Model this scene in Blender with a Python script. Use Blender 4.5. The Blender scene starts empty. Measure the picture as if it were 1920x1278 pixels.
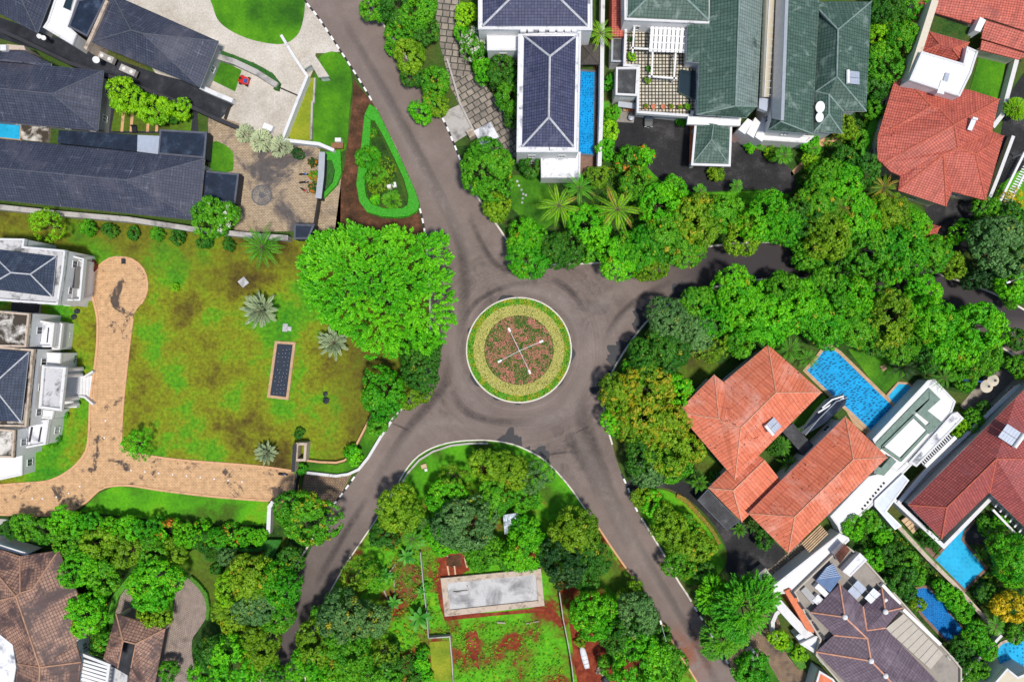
import bpy, bmesh, math, random
import numpy as np
from mathutils import Vector, Matrix
from mathutils.geometry import tessellate_polygon
random.seed(7); RG = np.random.default_rng(11)
S = bpy.context.scene; COL = S.collection
CAMZ = 130.0
def P(px, py, z=0.0):            # photo position of a point at height z -> metres in the place
    k = 0.1*(CAMZ-z)/CAMZ
    return Vector(((px-960)*k, (639-py)*k, z))
def G(px, py): return Vector(((px-960)*.1, (639-py)*.1, 0))
# ------------------------------------------------------------------ materials
MATS = {}
def lin(c):
    return tuple(((v/255)/12.92 if v/255 <= .04045 else ((v/255+.055)/1.055)**2.4) for v in c)
def newmat(name):
    m = bpy.data.materials.new(name); m.use_nodes = True
    nt = m.node_tree; nt.nodes.clear()
    out = nt.nodes.new('ShaderNodeOutputMaterial'); b = nt.nodes.new('ShaderNodeBsdfPrincipled')
    nt.links.new(b.outputs[0], out.inputs[0]); MATS[name] = m
    return m, nt, b, out
def N(nt, t, **kw):
    n = nt.nodes.new('ShaderNode'+t)
    for k, v in kw.items():
        if k in n.inputs: n.inputs[k].default_value = v
        else: setattr(n, k, v)
    return n
def mathn(nt, op, a, b=None, c=None):
    n = nt.nodes.new('ShaderNodeMath'); n.operation = op
    for i, v in enumerate((a, b, c)):
        if v is None: continue
        if isinstance(v, (int, float)): n.inputs[i].default_value = v
        else: nt.links.new(v, n.inputs[i])
    return n.outputs[0]
def ramp(nt, fac, stops):
    r = nt.nodes.new('ShaderNodeValToRGB'); e = r.color_ramp.elements
    while len(e) < len(stops): e.new(.5)
    for i, (p, c) in enumerate(stops):
        e[i].position = p; e[i].color = (*c, 1) if not isinstance(c, float) else (c, c, c, 1)
    nt.links.new(fac, r.inputs[0]); return r.outputs[0]
def mixc(nt, fac, a, b, mode='MIX'):
    n = nt.nodes.new('ShaderNodeMix'); n.data_type = 'RGBA'; n.blend_type = mode
    for s, v in ((n.inputs[0], fac), (n.inputs[6], a), (n.inputs[7], b)):
        if isinstance(v, (int, float)): s.default_value = v
        elif isinstance(v, tuple): s.default_value = (*v, 1)
        else: nt.links.new(v, s)
    return n.outputs[2]
def noise(nt, vec, scale, detail=5, rough=.6, dist=0):
    n = N(nt, 'TexNoise', Scale=scale, Detail=detail, Roughness=rough, Distortion=dist)
    if vec is not None: nt.links.new(vec, n.inputs['Vector'])
    return n.outputs[0]
def pos(nt, rot=0, sc=(1, 1, 1), loc=(0, 0, 0)):
    g = nt.nodes.new('ShaderNodeNewGeometry'); m = nt.nodes.new('ShaderNodeMapping')
    m.inputs['Location'].default_value = loc; m.inputs['Rotation'].default_value = (0, 0, rot); m.inputs['Scale'].default_value = sc
    nt.links.new(g.outputs['Position'], m.inputs[0]); return m.outputs[0]
def fine_mul(nt, col, vec, scale, amt):
    f = noise(nt, vec, scale, 3, .7)
    v = ramp(nt, f, [(.25, 1-amt), (.75, 1+amt)])
    # ramp clamps nothing above 1: use float range through mapping
    mr = N(nt, 'MapRange'); mr.inputs[1].default_value = .25; mr.inputs[2].default_value = .75
    mr.inputs[3].default_value = 1-amt; mr.inputs[4].default_value = 1+amt
    nt.links.new(f, mr.inputs[0]); nt.nodes.remove(v.node)
    return mixc(nt, 1.0, col, mr.outputs[0], 'MULTIPLY')
def bump(nt, b, h, strength, dist=.05):
    n = N(nt, 'Bump', Strength=strength, Distance=dist); nt.links.new(h, n.inputs['Height']); nt.links.new(n.outputs[0], b.inputs['Normal'])
def nmat(name, stops, scale=.2, detail=6, rough=.9, fine=(3, .2), bmp=0, dist=0, spec=.3, nr=.6):
    m, nt, b, o = newmat(name); v = pos(nt)
    c = ramp(nt, noise(nt, v, scale, detail, nr, dist), stops)
    if fine: c = fine_mul(nt, c, v, fine[0], fine[1])
    nt.links.new(c, b.inputs['Base Color']); b.inputs['Roughness'].default_value = rough; b.inputs['Specular IOR Level'].default_value = spec
    if bmp: bump(nt, b, noise(nt, v, fine[0] if fine else 4, 3), bmp)
    return m
def plain(name, c, rough=.6, var=.12, metal=0, scale=1.2, spec=.4):
    m, nt, b, o = newmat(name); v = pos(nt)
    col = fine_mul(nt, mixc(nt, 0, c, c), v, scale, var)
    nt.links.new(col, b.inputs['Base Color']); b.inputs['Roughness'].default_value = rough; b.inputs['Metallic'].default_value = metal
    b.inputs['Specular IOR Level'].default_value = spec
    return m
def stained(name, c, stain, lo=.56, hi=.66, scale=.5, rough=.8, fine=.08):
    return nmat(name, [(0, c), (lo, c), (hi, stain)], scale, 8, rough, (2.5, fine), 0, .4, .3, .65)
def pmat(name, c1, c2, mortar, w=.5, h=.5, rot=0, ms=.03, stain=None, slo=.55, shi=.7, sscale=.15, rough=.85, offset=.5, bmp=.3):
    m, nt, b, o = newmat(name); v = pos(nt, rot)
    t = N(nt, 'TexBrick', Scale=1.0); t.offset = offset
    t.inputs['Color1'].default_value = (*c1, 1); t.inputs['Color2'].default_value = (*c2, 1); t.inputs['Mortar'].default_value = (*mortar, 1)
    t.inputs['Mortar Size'].default_value = ms; t.inputs['Brick Width'].default_value = w; t.inputs['Row Height'].default_value = h
    nt.links.new(v, t.inputs['Vector']); c = t.outputs['Color']
    p0 = pos(nt)
    if stain: c = mixc(nt, ramp(nt, noise(nt, p0, sscale, 9, .68, .5), [(slo, 0.0), (shi, 1.0)]), c, stain)
    c = fine_mul(nt, c, p0, 1.1, .28)
    nt.links.new(c, b.inputs['Base Color']); b.inputs['Roughness'].default_value = rough; b.inputs['Specular IOR Level'].default_value = .3
    if bmp: bump(nt, b, t.outputs['Fac'], -bmp, .02)
    return m
def tilemat(name, c1, c2, gap, stain, w=.42, h=.42, slo=.6, shi=.72, sscale=.25, gridc=None, rough=.62, streak=.2, fleck=None):
    m, nt, b, o = newmat(name); uv = nt.nodes.new('ShaderNodeUVMap').outputs[0]
    t = N(nt, 'TexBrick', Scale=1.0); t.offset = 0.0
    t.inputs['Color1'].default_value = (*c1, 1); t.inputs['Color2'].default_value = (*c2, 1); t.inputs['Mortar'].default_value = (*gap, 1)
    t.inputs['Mortar Size'].default_value = .05; t.inputs['Mortar Smooth'].default_value = .4
    t.inputs['Brick Width'].default_value = w; t.inputs['Row Height'].default_value = h
    nt.links.new(uv, t.inputs['Vector']); c = t.outputs['Color']; p0 = pos(nt)
    c = mixc(nt, ramp(nt, noise(nt, p0, sscale, 8, .7, .6), [(slo, 0.0), (shi, 1.0)]), c, stain)
    mp = nt.nodes.new('ShaderNodeMapping'); mp.inputs['Scale'].default_value = (1.6, .18, 1); nt.links.new(uv, mp.inputs[0])
    mr = N(nt, 'MapRange'); nt.links.new(noise(nt, mp.outputs[0], 1.0, 4, .6), mr.inputs[0])
    mr.inputs[1].default_value = .3; mr.inputs[2].default_value = .7; mr.inputs[3].default_value = 1-streak; mr.inputs[4].default_value = 1+streak
    c = mixc(nt, 1.0, c, mr.outputs[0], 'MULTIPLY')
    if gridc:                                     # pale lime bloom along the sheet joints
        g = N(nt, 'TexBrick', Scale=1.0); g.offset = 0.0; g.inputs['Mortar Size'].default_value = .07; g.inputs['Mortar Smooth'].default_value = .6
        g.inputs['Brick Width'].default_value = 1.9; g.inputs['Row Height'].default_value = 1.9; nt.links.new(uv, g.inputs['Vector'])
        msk = mathn(nt, 'MULTIPLY', g.outputs['Fac'], ramp(nt, noise(nt, p0, .35, 6, .8), [(.52, 0.0), (.74, .75)]))
        c = mixc(nt, msk, c, gridc)
    if fleck:                                     # lichen and slipped tiles
        fk = mathn(nt, 'MULTIPLY', ramp(nt, noise(nt, p0, 1.9, 3, .6), [(.62, 0.0), (.66, 1.0)]), ramp(nt, noise(nt, p0, .16, 3), [(.44, 0.0), (.56, 1.0)]))
        c = mixc(nt, fk, c, fleck)
    c = fine_mul(nt, c, p0, 2.2, .16)
    nt.links.new(c, b.inputs['Base Color']); b.inputs['Roughness'].default_value = rough; b.inputs['Specular IOR Level'].default_value = .35
    bump(nt, b, t.outputs['Fac'], -.5, .05)
    return m
# ------------------------------------------------------------------ mesh builder
def area2(p): return sum(p[i][0]*p[(i+1) % len(p)][1]-p[(i+1) % len(p)][0]*p[i][1] for i in range(len(p)))/2
def ccw(p): return list(p) if area2(p) > 0 else list(reversed(p))
class MB:
    def __init__(s): s.v = []; s.f = []; s.m = []; s.un = {}
    def add(s, vs, fs, mi=0):
        o = len(s.v); s.v += [tuple(v) for v in vs]
        for f in fs: s.f.append(tuple(i+o for i in f)); s.m.append(mi)
        return s
    def prism(s, poly, z0, z1, mi=0, top=None):          # world xy polygon extruded
        p = ccw([(q[0], q[1]) for q in poly]); n = len(p)
        tris = tessellate_polygon([[Vector((x, y, 0)) for x, y in p]])
        vs = [(x, y, z0) for x, y in p]+[(x, y, z1) for x, y in p]
        up = []
        for a, b, c in tris:
            ar = (p[b][0]-p[a][0])*(p[c][1]-p[a][1])-(p[c][0]-p[a][0])*(p[b][1]-p[a][1])
            up.append((a, b, c) if ar > 0 else (a, c, b))
        s.add(vs, [(i, (i+1) % n, n+(i+1) % n, n+i) for i in range(n)]+[tuple(reversed(t)) for t in up], mi)
        s.add([(x, y, z1) for x, y in p], up, mi if top is None else top)
        return s
    def slab(s, pp, zt, zb, mi=0, top=None):             # polygon traced in the photo at its top height
        return s.prism([P(x, y, zt) for x, y in pp], zb, zt, mi, top)
    def box(s, c, sx, sy, sz, rz=0, mi=0):
        ca, sa = math.cos(rz), math.sin(rz)
        q = [(c[0]+x*ca-y*sa, c[1]+x*sa+y*ca) for x, y in ((-sx/2, -sy/2), (sx/2, -sy/2), (sx/2, sy/2), (-sx/2, sy/2))]
        return s.prism(q, c[2], c[2]+sz, mi)
    def sheet(s, pp, z, mi=0):
        p = ccw([(q[0], q[1]) for q in pp])
        tris = tessellate_polygon([[Vector((x, y, 0)) for x, y in p]]); up = []
        for a, b, c in tris:
            ar = (p[b][0]-p[a][0])*(p[c][1]-p[a][1])-(p[c][0]-p[a][0])*(p[b][1]-p[a][1])
            up.append((a, b, c) if ar > 0 else (a, c, b))
        return s.add([(x, y, z) for x, y in p], up, mi)
    def strip(s, pts, w, z0, z1, mi=0, closed=False, alt=None):   # wall or kerb along world xy points
        n = len(pts); L = []; R = []
        for i in range(n):
            a = Vector(pts[i-1][:2]) if (i > 0 or closed) else Vector(pts[i][:2])
            c = Vector(pts[(i+1) % n][:2]) if (i < n-1 or closed) else Vector(pts[i][:2])
            b = Vector(pts[i][:2]); d1 = (b-a); d2 = (c-b)
            d1 = d1.normalized() if d1.length > 1e-6 else d2.normalized(); d2 = d2.normalized() if d2.length > 1e-6 else d1
            n1 = Vector((-d1.y, d1.x)); n2 = Vector((-d2.y, d2.x)); k = n1+n2
            k = k.normalized() if k.length > 1e-4 else n1
            q = w/2/max(.4, k.dot(n1)); L.append(b+k*q); R.append(b-k*q)
        segs = n if closed else n-1
        for i in range(segs):
            j = (i+1) % n; q = [(R[i].x, R[i].y), (R[j].x, R[j].y), (L[j].x, L[j].y), (L[i].x, L[i].y)]
            vs = [(x, y, z0) for x, y in q]+[(x, y, z1) for x, y in q]
            fs = [(4, 5, 6, 7), (0, 1, 5, 4), (2, 3, 7, 6)]
            if not closed and i == 0: fs.append((3, 0, 4, 7))
            if not closed and i == segs-1: fs.append((1, 2, 6, 5))
            s.add(vs, fs, mi if alt is None or i % 2 == 0 else alt)
        return s
    def tube(s, a, b, r0, r1=None, n=8, mi=0, caps=True):
        a, b = Vector(a), Vector(b); r1 = r0 if r1 is None else r1; d = (b-a).normalized()
        u = d.orthogonal().normalized(); w = d.cross(u)
        vs = []
        for c, r in ((a, r0), (b, r1)):
            for i in range(n):
                t = 2*math.pi*i/n; vs.append(c+(u*math.cos(t)+w*math.sin(t))*r)
        fs = [(i, (i+1) % n, n+(i+1) % n, n+i) for i in range(n)]
        if caps: fs += [tuple(reversed(range(n))), tuple(range(n, 2*n))]
        return s.add(vs, fs, mi)
    def lathe(s, c, prof, n=16, mi=0, axis=None):
        vs = []; c = Vector(c)
        R = Vector((0, 0, 1)).rotation_difference(Vector(axis)).to_matrix() if axis else Matrix.Identity(3)
        for r, z in prof:
            for i in range(n):
                t = 2*math.pi*i/n; vs.append(c+R@Vector((r*math.cos(t), r*math.sin(t), z)))
        k = len(prof); fs = [(j*n+i, j*n+(i+1) % n, (j+1)*n+(i+1) % n, (j+1)*n+i) for j in range(k-1) for i in range(n)]
        if prof[0][0] > 1e-4: fs.append(tuple(reversed(range(n))))
        if prof[-1][0] > 1e-4: fs.append(tuple(range((k-1)*n, k*n)))
        return s.add(vs, fs, mi)
    def build(s, name, mats, parent=None, smooth=False, uv=False):
        o3 = parent_world(parent)
        me = bpy.data.meshes.new(name)
        me.from_pydata([(x-o3[0], y-o3[1], z-o3[2]) for x, y, z in s.v], [], s.f)
        for m in (mats if isinstance(mats, (list, tuple)) else [mats]): me.materials.append(MATS[m] if isinstance(m, str) else m)
        me.polygons.foreach_set('material_index', s.m)
        if smooth: me.polygons.foreach_set('use_smooth', [True]*len(s.f))
        if uv:
            l = me.uv_layers.new(name='UVMap'); vv = [Vector(v) for v in s.v]
            for pl in me.polygons:
                nn = s.un.get(pl.index, pl.normal)
                if abs(nn.z) > .999: u = Vector((1, 0, 0))
                else: u = Vector((0, 0, 1)).cross(nn).normalized()
                w = nn.cross(u)
                for li in pl.loop_indices:
                    q = vv[me.loops[li].vertex_index]; l.data[li].uv = (q.dot(u), q.dot(w))
        me.update(); return link(name, me, parent)
def parent_world(p):
    w = Vector((0, 0, 0))
    while p is not None: w += p.location; p = p.parent
    return w
def link(name, me, parent=None):
    o = bpy.data.objects.new(name, me); COL.objects.link(o)
    if parent is not None: o.parent = parent
    return o
def tag(o, label, cat, group=None, kind=None):
    o['label'] = label
    if cat: o['category'] = cat
    if group: o['group'] = group
    if kind: o['kind'] = kind
    return o
def thing(name, label, cat, loc, group=None, rz=0):
    o = bpy.data.objects.new(name, None); COL.objects.link(o); o.empty_display_size = .3
    o.location = loc; o.rotation_euler = (0, 0, rz); return tag(o, label, cat, group)
def dup(root, loc, rz=0, label=None, group=None, sc=None):
    r = root.copy(); COL.objects.link(r); r.location = loc; r.rotation_euler = (0, 0, rz)
    if label: r['label'] = label
    if group: r['group'] = group
    if sc: r.scale = (sc, sc, sc)
    for ch in list(root.children):
        c = ch.copy(); COL.objects.link(c); c.parent = r
        for g in list(ch.children):
            d = g.copy(); COL.objects.link(d); d.parent = c
    return r
def sm(pts, k=4, closed=False):        # Catmull-Rom
    n = len(pts); out = []
    rng = range(n if closed else n-1)
    for i in rng:
        p0, p1, p2, p3 = (Vector(pts[(i+j) % n] if closed else pts[max(0, min(n-1, i+j))]) for j in (-1, 0, 1, 2))
        for t in (q/k for q in range(k)):
            out.append(tuple(.5*((2*p1)+(p2-p0)*t+(2*p0-5*p1+4*p2-p3)*t*t+(3*p1-p0-3*p2+p3)*t**3)))
    if not closed: out.append(tuple(pts[-1]))
    return out
def resample(pts, step):
    pts = [Vector(p[:2]) for p in pts]; out = [pts[0]]; acc = 0
    for a, b in zip(pts, pts[1:]):
        d = (b-a).length; t = step-acc
        while t <= d: out.append(a+(b-a)*t/d); t += step
        acc = (acc+d) % step
    return out
_lay = [0]
def ground_sheet(name, pp, mat, z, label, kind='structure', cat=None):
    mb = MB(); mb.sheet([G(x, y) for x, y in pp], z)
    o = mb.build(name, mat); o['label'] = label; o['kind'] = kind; o['category'] = cat or name.replace('_', ' ')
    return o
# ------------------------------------------------------------------ materials of the place
nmat('ground', [(.3, (.03, .06, .008)), (.5, (.05, .10, .012)), (.7, (.09, .09, .02))], .12, 6, fine=(2.5, .35))
nmat('lawn_olive', [(.35, (.055, .036, .007)), (.42, (.105, .085, .007)), (.47, (.165, .175, .006)), (.52, (.17, .225, .006)), (.56, (.09, .26, .004)), (.64, (.035, .20, .004))], .055, 10, fine=(1.5, .5), nr=.66)
nmat('lawn_dark', [(.3, (.06, .055, .010)), (.5, (.075, .12, .008)), (.7, (.09, .22, .006))], .14, 7, fine=(1.8, .35))
nmat('lawn_bright', [(.36, (.05, .11, .005)), (.46, (.06, .24, .004)), (.58, (.09, .34, .004)), (.68, (.17, .30, .006))], .11, 7, fine=(2, .3))
nmat('lawn_deep', [(.3, (.02, .09, .004)), (.5, (.045, .17, .004)), (.68, (.09, .26, .006))], .16, 6, fine=(2, .3))
nmat('lawn_mound', [(.36, (.022, .10, .003)), (.47, (.05, .19, .003)), (.58, (.09, .28, .004)), (.68, (.22, .22, .01))], .09, 6, fine=(2.2, .25))
nmat('lawn_yellow', [(.3, (.13, .20, .01)), (.5, (.24, .28, .015)), (.7, (.32, .30, .025))], .2, 6, fine=(2.5, .25))
nmat('soil_lawn', [(.40, (.20, .026, .008)), (.45, (.13, .09, .010)), (.49, (.10, .22, .006)), (.58, (.08, .36, .005)), (.68, (.22, .32, .01))], .13, 9, fine=(1.6, .38), nr=.7)
nmat('red_soil', [(.35, (.10, .012, .005)), (.52, (.21, .035, .012)), (.66, (.30, .075, .03))], .45, 8, fine=(2.5, .35), nr=.7)
nmat('brown_soil', [(.35, (.035, .017, .008)), (.52, (.09, .04, .018)), (.68, (.22, .08, .045))], .35, 8, fine=(3, .35), nr=.72)
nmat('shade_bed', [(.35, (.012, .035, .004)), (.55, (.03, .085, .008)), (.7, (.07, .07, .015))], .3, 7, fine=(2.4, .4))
nmat('gravel', [(.3, (.34, .29, .23)), (.5, (.50, .45, .38)), (.7, (.62, .57, .50))], .12, 9, fine=(3.2, .26), nr=.75)
pmat('court_paver', (.46, .35, .23), (.38, .28, .18), (.20, .15, .10), .55, .3, .05, .04, (.10, .085, .08), .50, .60, .10)
pmat('sett_grey', (.20, .17, .15), (.26, .22, .18), (.10, .09, .08), .5, .3, .3, .05, (.36, .30, .23), .5, .65, .08)
pmat('orange_paver', (.60, .37, .195), (.54, .33, .17), (.38, .22, .11), .6, .3, .0, .03, (.09, .065, .05), .56, .61, .20)
pmat('brown_paver', (.30, .20, .12), (.23, .15, .09), (.10, .07, .05), .6, .35, .9, .05, (.07, .055, .05), .52, .62, .12)
pmat('slab_paver', (.32, .27, .22), (.20, .17, .145), (.06, .06, .045), 1.35, 1.2, .12, .11, (.09, .08, .07), .55, .7, .12, offset=0.15)
pmat('slab_paver_turned', (.32, .27, .22), (.20, .17, .145), (.06, .06, .045), 1.35, 1.2, -.55, .11, (.10, .09, .08), .55, .7, .12, offset=0.4)
nmat('black_paving', [(.32, (.008, .008, .009)), (.52, (.022, .021, .022)), (.7, (.085, .078, .078))], .14, 9, rough=.8, fine=(3, .45), nr=.74)
nmat('dark_slate', [(.35, (.012, .013, .017)), (.6, (.03, .032, .04)), (.72, (.07, .07, .075))], .4, 8, rough=.6, fine=(3, .25))
nmat('brick_red_ground', [(.35, (.06, .022, .014)), (.55, (.13, .045, .03)), (.7, (.2, .08, .05))], .5, 7, fine=(4, .35))
pmat('checker_paver', (.60, .53, .42), (.48, .42, .33), (.030, .034, .022), .62, .62, .0, .10, (.25, .18, .06), .58, .68, .2, offset=0)
pmat('loop_paver', (.36, .28, .23), (.30, .235, .195), (.16, .125, .105), .45, .3, .5, .05, (.09, .075, .07), .5, .62, .1)
pmat('rubble_stone', (.42, .33, .22), (.28, .22, .15), (.10, .08, .06), .7, .5, .7, .08, (.16, .12, .09), .5, .65, .4)
def asphalt():
    m, nt, b, o = newmat('asphalt'); v = pos(nt)
    c = ramp(nt, noise(nt, v, .10, 9, .7, .3), [(.3, (.148, .110, .094)), (.5, (.184, .141, .121)), (.7, (.235, .182, .158))])
    # tyre-polished lanes running round the island
    d = N(nt, 'VectorMath', operation='DISTANCE'); nt.links.new(v, d.inputs[0]); d.inputs[1].default_value = (1.3, -1.7, 0)
    r = mathn(nt, 'ADD', d.outputs['Value'], mathn(nt, 'MULTIPLY', noise(nt, v, .06, 3), 2.5))
    cv = nt.nodes.new('ShaderNodeCombineXYZ'); nt.links.new(r, cv.inputs[0])
    n2 = noise(nt, cv.outputs[0], .9, 5, .75)
    near = ramp(nt, mathn(nt, 'DIVIDE', d.outputs['Value'], 30), [(.55, 1.0), (.95, 0.0)])
    mr = N(nt, 'MapRange'); nt.links.new(n2, mr.inputs[0]); mr.inputs[1].default_value = .3; mr.inputs[2].default_value = .7; mr.inputs[3].default_value = .74; mr.inputs[4].default_value = 1.22
    c2 = mixc(nt, 1, c, mr.outputs[0], 'MULTIPLY'); c = mixc(nt, near, c, c2)
    # worn patches where the splitter islands once stood
    sp = None
    for x, y, rr in ((905, 520, 5.5), (1108, 560, 5.5), (838, 745, 5), (1078, 838, 6.5), (1010, 520, 3), (915, 560, 3), (1085, 545, 3)):
        dd = N(nt, 'VectorMath', operation='DISTANCE'); nt.links.new(v, dd.inputs[0]); dd.inputs[1].default_value = tuple(G(x, y))
        q = ramp(nt, mathn(nt, 'DIVIDE', dd.outputs['Value'], rr*1.6), [(.15, 1.0), (1.0, 0.0)])
        sp = q if sp is None else mathn(nt, 'MAXIMUM', sp, q)
    st = ramp(nt, noise(nt, v, .42, 9, .74, .8), [(.46, 0.0), (.66, .7)])
    c = mixc(nt, mathn(nt, 'MULTIPLY', sp, st), c, (.045, .038, .036))
    # darker asphalt on the east road and at the foot of the west road
    sx = nt.nodes.new('ShaderNodeSeparateXYZ'); nt.links.new(v, sx.inputs[0])
    w = mathn(nt, 'ADD', sx.outputs[0], mathn(nt, 'MULTIPLY', noise(nt, v, .2, 5), 5))
    east = ramp(nt, mathn(nt, 'DIVIDE', mathn(nt, 'SUBTRACT', w, 27), 12), [(0, 0.0), (1, .86)])
    up = ramp(nt, mathn(nt, 'DIVIDE', mathn(nt, 'ADD', sx.outputs[1], 6), 12), [(.2, 0.0), (.9, 1.0)])
    c = mixc(nt, mathn(nt, 'MULTIPLY', east, up), c, (.020, .019, .024))
    sw = ramp(nt, mathn(nt, 'DIVIDE', mathn(nt, 'SUBTRACT', -26, sx.outputs[1]), 30), [(0, 0.0), (1, .7)])
    lf = ramp(nt, mathn(nt, 'DIVIDE', mathn(nt, 'SUBTRACT', -12, sx.outputs[0]), 8), [(0, 0.0), (1, 1.0)])
    c = mixc(nt, mathn(nt, 'MULTIPLY', sw, lf), c, (.05, .044, .046))
    # washed-down earth beside the south-east kerb
    rs = N(nt, 'VectorMath', operation='DISTANCE'); nt.links.new(v, rs.inputs[0]); rs.inputs[1].default_value = tuple(G(1283, 1225))
    q = mathn(nt, 'MULTIPLY', ramp(nt, mathn(nt, 'DIVIDE', rs.outputs['Value'], 7), [(.1, .9), (1, 0.0)]), ramp(nt, noise(nt, v, .5, 7, .7), [(.4, 0.0), (.55, 1.0)]))
    c = mixc(nt, q, c, (.24, .075, .035))
    c = fine_mul(nt, c, v, 3.5, .13)
    nt.links.new(c, b.inputs['Base Color']); b.inputs['Roughness'].default_value = .85; b.inputs['Specular IOR Level'].default_value = .3
    bump(nt, b, noise(nt, v, 9, 3), .15, .02)
asphalt()
m_ = MATS['lawn_olive']; nt_ = m_.node_tree; b_ = [n for n in nt_.nodes if n.type == 'BSDF_PRINCIPLED'][0]; l_ = b_.inputs['Base Color'].links[0].from_socket; v_ = pos(nt_); s_ = nt_.nodes.new('ShaderNodeSeparateXYZ'); nt_.links.new(v_, s_.inputs[0])
# darker olive turf towards the top wall and the big tree
e_ = mathn(nt_, 'ADD', mathn(nt_, 'DIVIDE', mathn(nt_, 'SUBTRACT', s_.outputs[1], 9), 14), mathn(nt_, 'MULTIPLY', mathn(nt_, 'SUBTRACT', noise(nt_, v_, .12, 6), .5), 2.4))
f_ = mathn(nt_, 'DIVIDE', mathn(nt_, 'ADD', s_.outputs[0], 38), 12); g_ = mathn(nt_, 'MAXIMUM', e_, mathn(nt_, 'ADD', f_, mathn(nt_, 'MULTIPLY', mathn(nt_, 'SUBTRACT', noise(nt_, v_, .15, 5), .5), 2.2)))
nt_.links.new(mixc(nt_, ramp(nt_, g_, [(.1, 0.0), (1.0, .72)]), l_, fine_mul(nt_, ramp(nt_, noise(nt_, v_, .3, 8, .7), [(.38, (.055, .042, .006)), (.52, (.11, .10, .008)), (.62, (.11, .15, .006))]), v_, 1.6, .4)), b_.inputs['Base Color'])
stained('kerb_white', (.66, .60, .52), (.28, .25, .2), .56, .7, .7)
plain('kerb_paint_white', (.78, .76, .74), .7, .1); plain('kerb_paint_black', (.02, .02, .022), .7, .2)
stained('kerb_tan', (.60, .34, .18), (.25, .16, .1), .55, .7, .8)
stained('concrete', (.42, .39, .36), (.16, .15, .14), .5, .68, .35)
stained('concrete_light', (.50, .49, .48), (.22, .21, .21), .46, .66, .3)
nmat('earth_bed', [(.38, (.19, .045, .018)), (.48, (.15, .07, .02)), (.55, (.10, .15, .01)), (.66, (.07, .24, .006))], .35, 8, fine=(2, .4), nr=.7)
plain('damp_shade_asphalt', (.016, .017, .022), .6, .3)  # also colours the tree shade painted along two kerbs
# ------------------------------------------------------------------ ground, road, kerbs
mb = MB(); mb.sheet([(-1500, -1500), (1500, -1500), (1500, 1500), (-1500, 1500)], -.06)
o = mb.build('ground', 'ground'); o['label'] = 'grassy ground of the neighbourhood reaching the horizon'; o['kind'] = 'structure'
W_N = sm([(540, -60), (571, 0), (593, 28), (615, 60), (640, 98), (663, 133), (688, 173), (700, 195), (720, 235), (743, 280), (760, 320), (775, 353), (785, 383), (793, 415), (797, 440), (803, 500), (806, 560), (806, 620), (800, 680), (782, 730), (757, 762), (733, 788), (713, 820), (688, 860), (665, 893), (643, 923), (620, 953), (597, 990), (573, 1031), (550, 1073), (522, 1150), (505, 1198), (494, 1240), (485, 1290), (475, 1340)])
S_L = sm([(560, 1340), (570, 1290), (577, 1230), (588, 1185), (600, 1151), (615, 1116), (648, 1058), (675, 1018), (710, 966), (740, 918), (758, 885), (780, 858), (808, 840), (843, 829), (880, 825), (918, 825), (960, 832), (990, 844), (1018, 860), (1043, 883), (1068, 912), (1090, 943), (1103, 962), (1120, 985), (1145, 1023), (1175, 1066), (1198, 1098), (1225, 1143), (1248, 1178), (1270, 1218), (1295, 1258), (1308, 1280), (1340, 1340)])
S_E = sm([(1425, 1340), (1386, 1278), (1350, 1218), (1330, 1183), (1303, 1138), (1290, 1116), (1270, 1086), (1253, 1053), (1223, 1003), (1195, 958), (1183, 928), (1173, 905), (1160, 873), (1148, 833), (1138, 798), (1132, 760), (1139, 718), (1150, 693), (1160, 675), (1183, 640), (1215, 600), (1255, 570), (1310, 546), (1380, 530), (1450, 522), (1520, 522), (1600, 535), (1680, 555), (1740, 577), (1800, 605), (1860, 640), (1920, 680), (1980, 730)])
N_E = sm([(1990, 630), (1935, 590), (1875, 556), (1840, 541), (1790, 524), (1750, 510), (1680, 483), (1600, 465), (1500, 455), (1467, 454), (1400, 455), (1345, 460), (1313, 465), (1260, 477), (1200, 487), (1135, 492), (1072, 495), (1030, 495), (990, 483), (960, 462), (936, 428), (900, 376), (880, 345), (863, 300), (843, 250), (825, 213), (790, 155), (757, 100), (720, 48), (690, 0), (655, -60)])
o = ground_sheet('road', W_N+S_L+S_E+N_E, 'asphalt', -.02, 'brown grey asphalt roads meeting at the flower roundabout')
def cut(pts, y0=None, y1=None, x0=None, x1=None):
    return [p for p in pts if (y0 is None or p[1] >= y0) and (y1 is None or p[1] <= y1) and (x0 is None or p[0] >= x0) and (x1 is None or p[0] <= x1)]
def kerb(pts, label, painted=False, mat='kerb_white', w=.32, h=.14):
    pts = resample([G(*p) for p in pts], .95 if painted else 1.4); mb = MB()
    if painted:
        mb.strip(pts, w, -.05, h, 0, alt=1); o = mb.build('kerb', ['kerb_paint_white', 'kerb_paint_black'])
    else:
        mb.strip(pts, w, -.05, h); o = mb.build('kerb', mat)
    o['label'] = label; o['kind'] = 'structure'; o['category'] = 'kerb'
kerb(cut(W_N, y1=197), 'black and white kerb beside the pale gravel court', True)
kerb(cut(W_N, y0=203, y1=385), 'white kerb along the clipped triangular hedge')
kerb(cut(W_N, y0=388, y1=445), 'black and white kerb beside the brown brick forecourt', True)
kerb(cut(W_N, y0=450, y1=888), 'pale kerb under the huge lime tree')
kerb(cut(W_N, y0=892, y1=960), 'black and white kerb across the orange driveway entrance', True)
kerb(cut(W_N, y0=965), 'pale kerb beneath the trees at the bottom')
kerb(cut(S_L, x1=1110), 'white kerb curving round the south garden plot', w=.25)
kerb(cut(S_L, x0=1112), 'tan kerb stained by red earth', mat='kerb_tan')
kerb(cut(S_E[:24], y0=1130), 'black and white kerb at the brown paved entrance', True)
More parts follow.
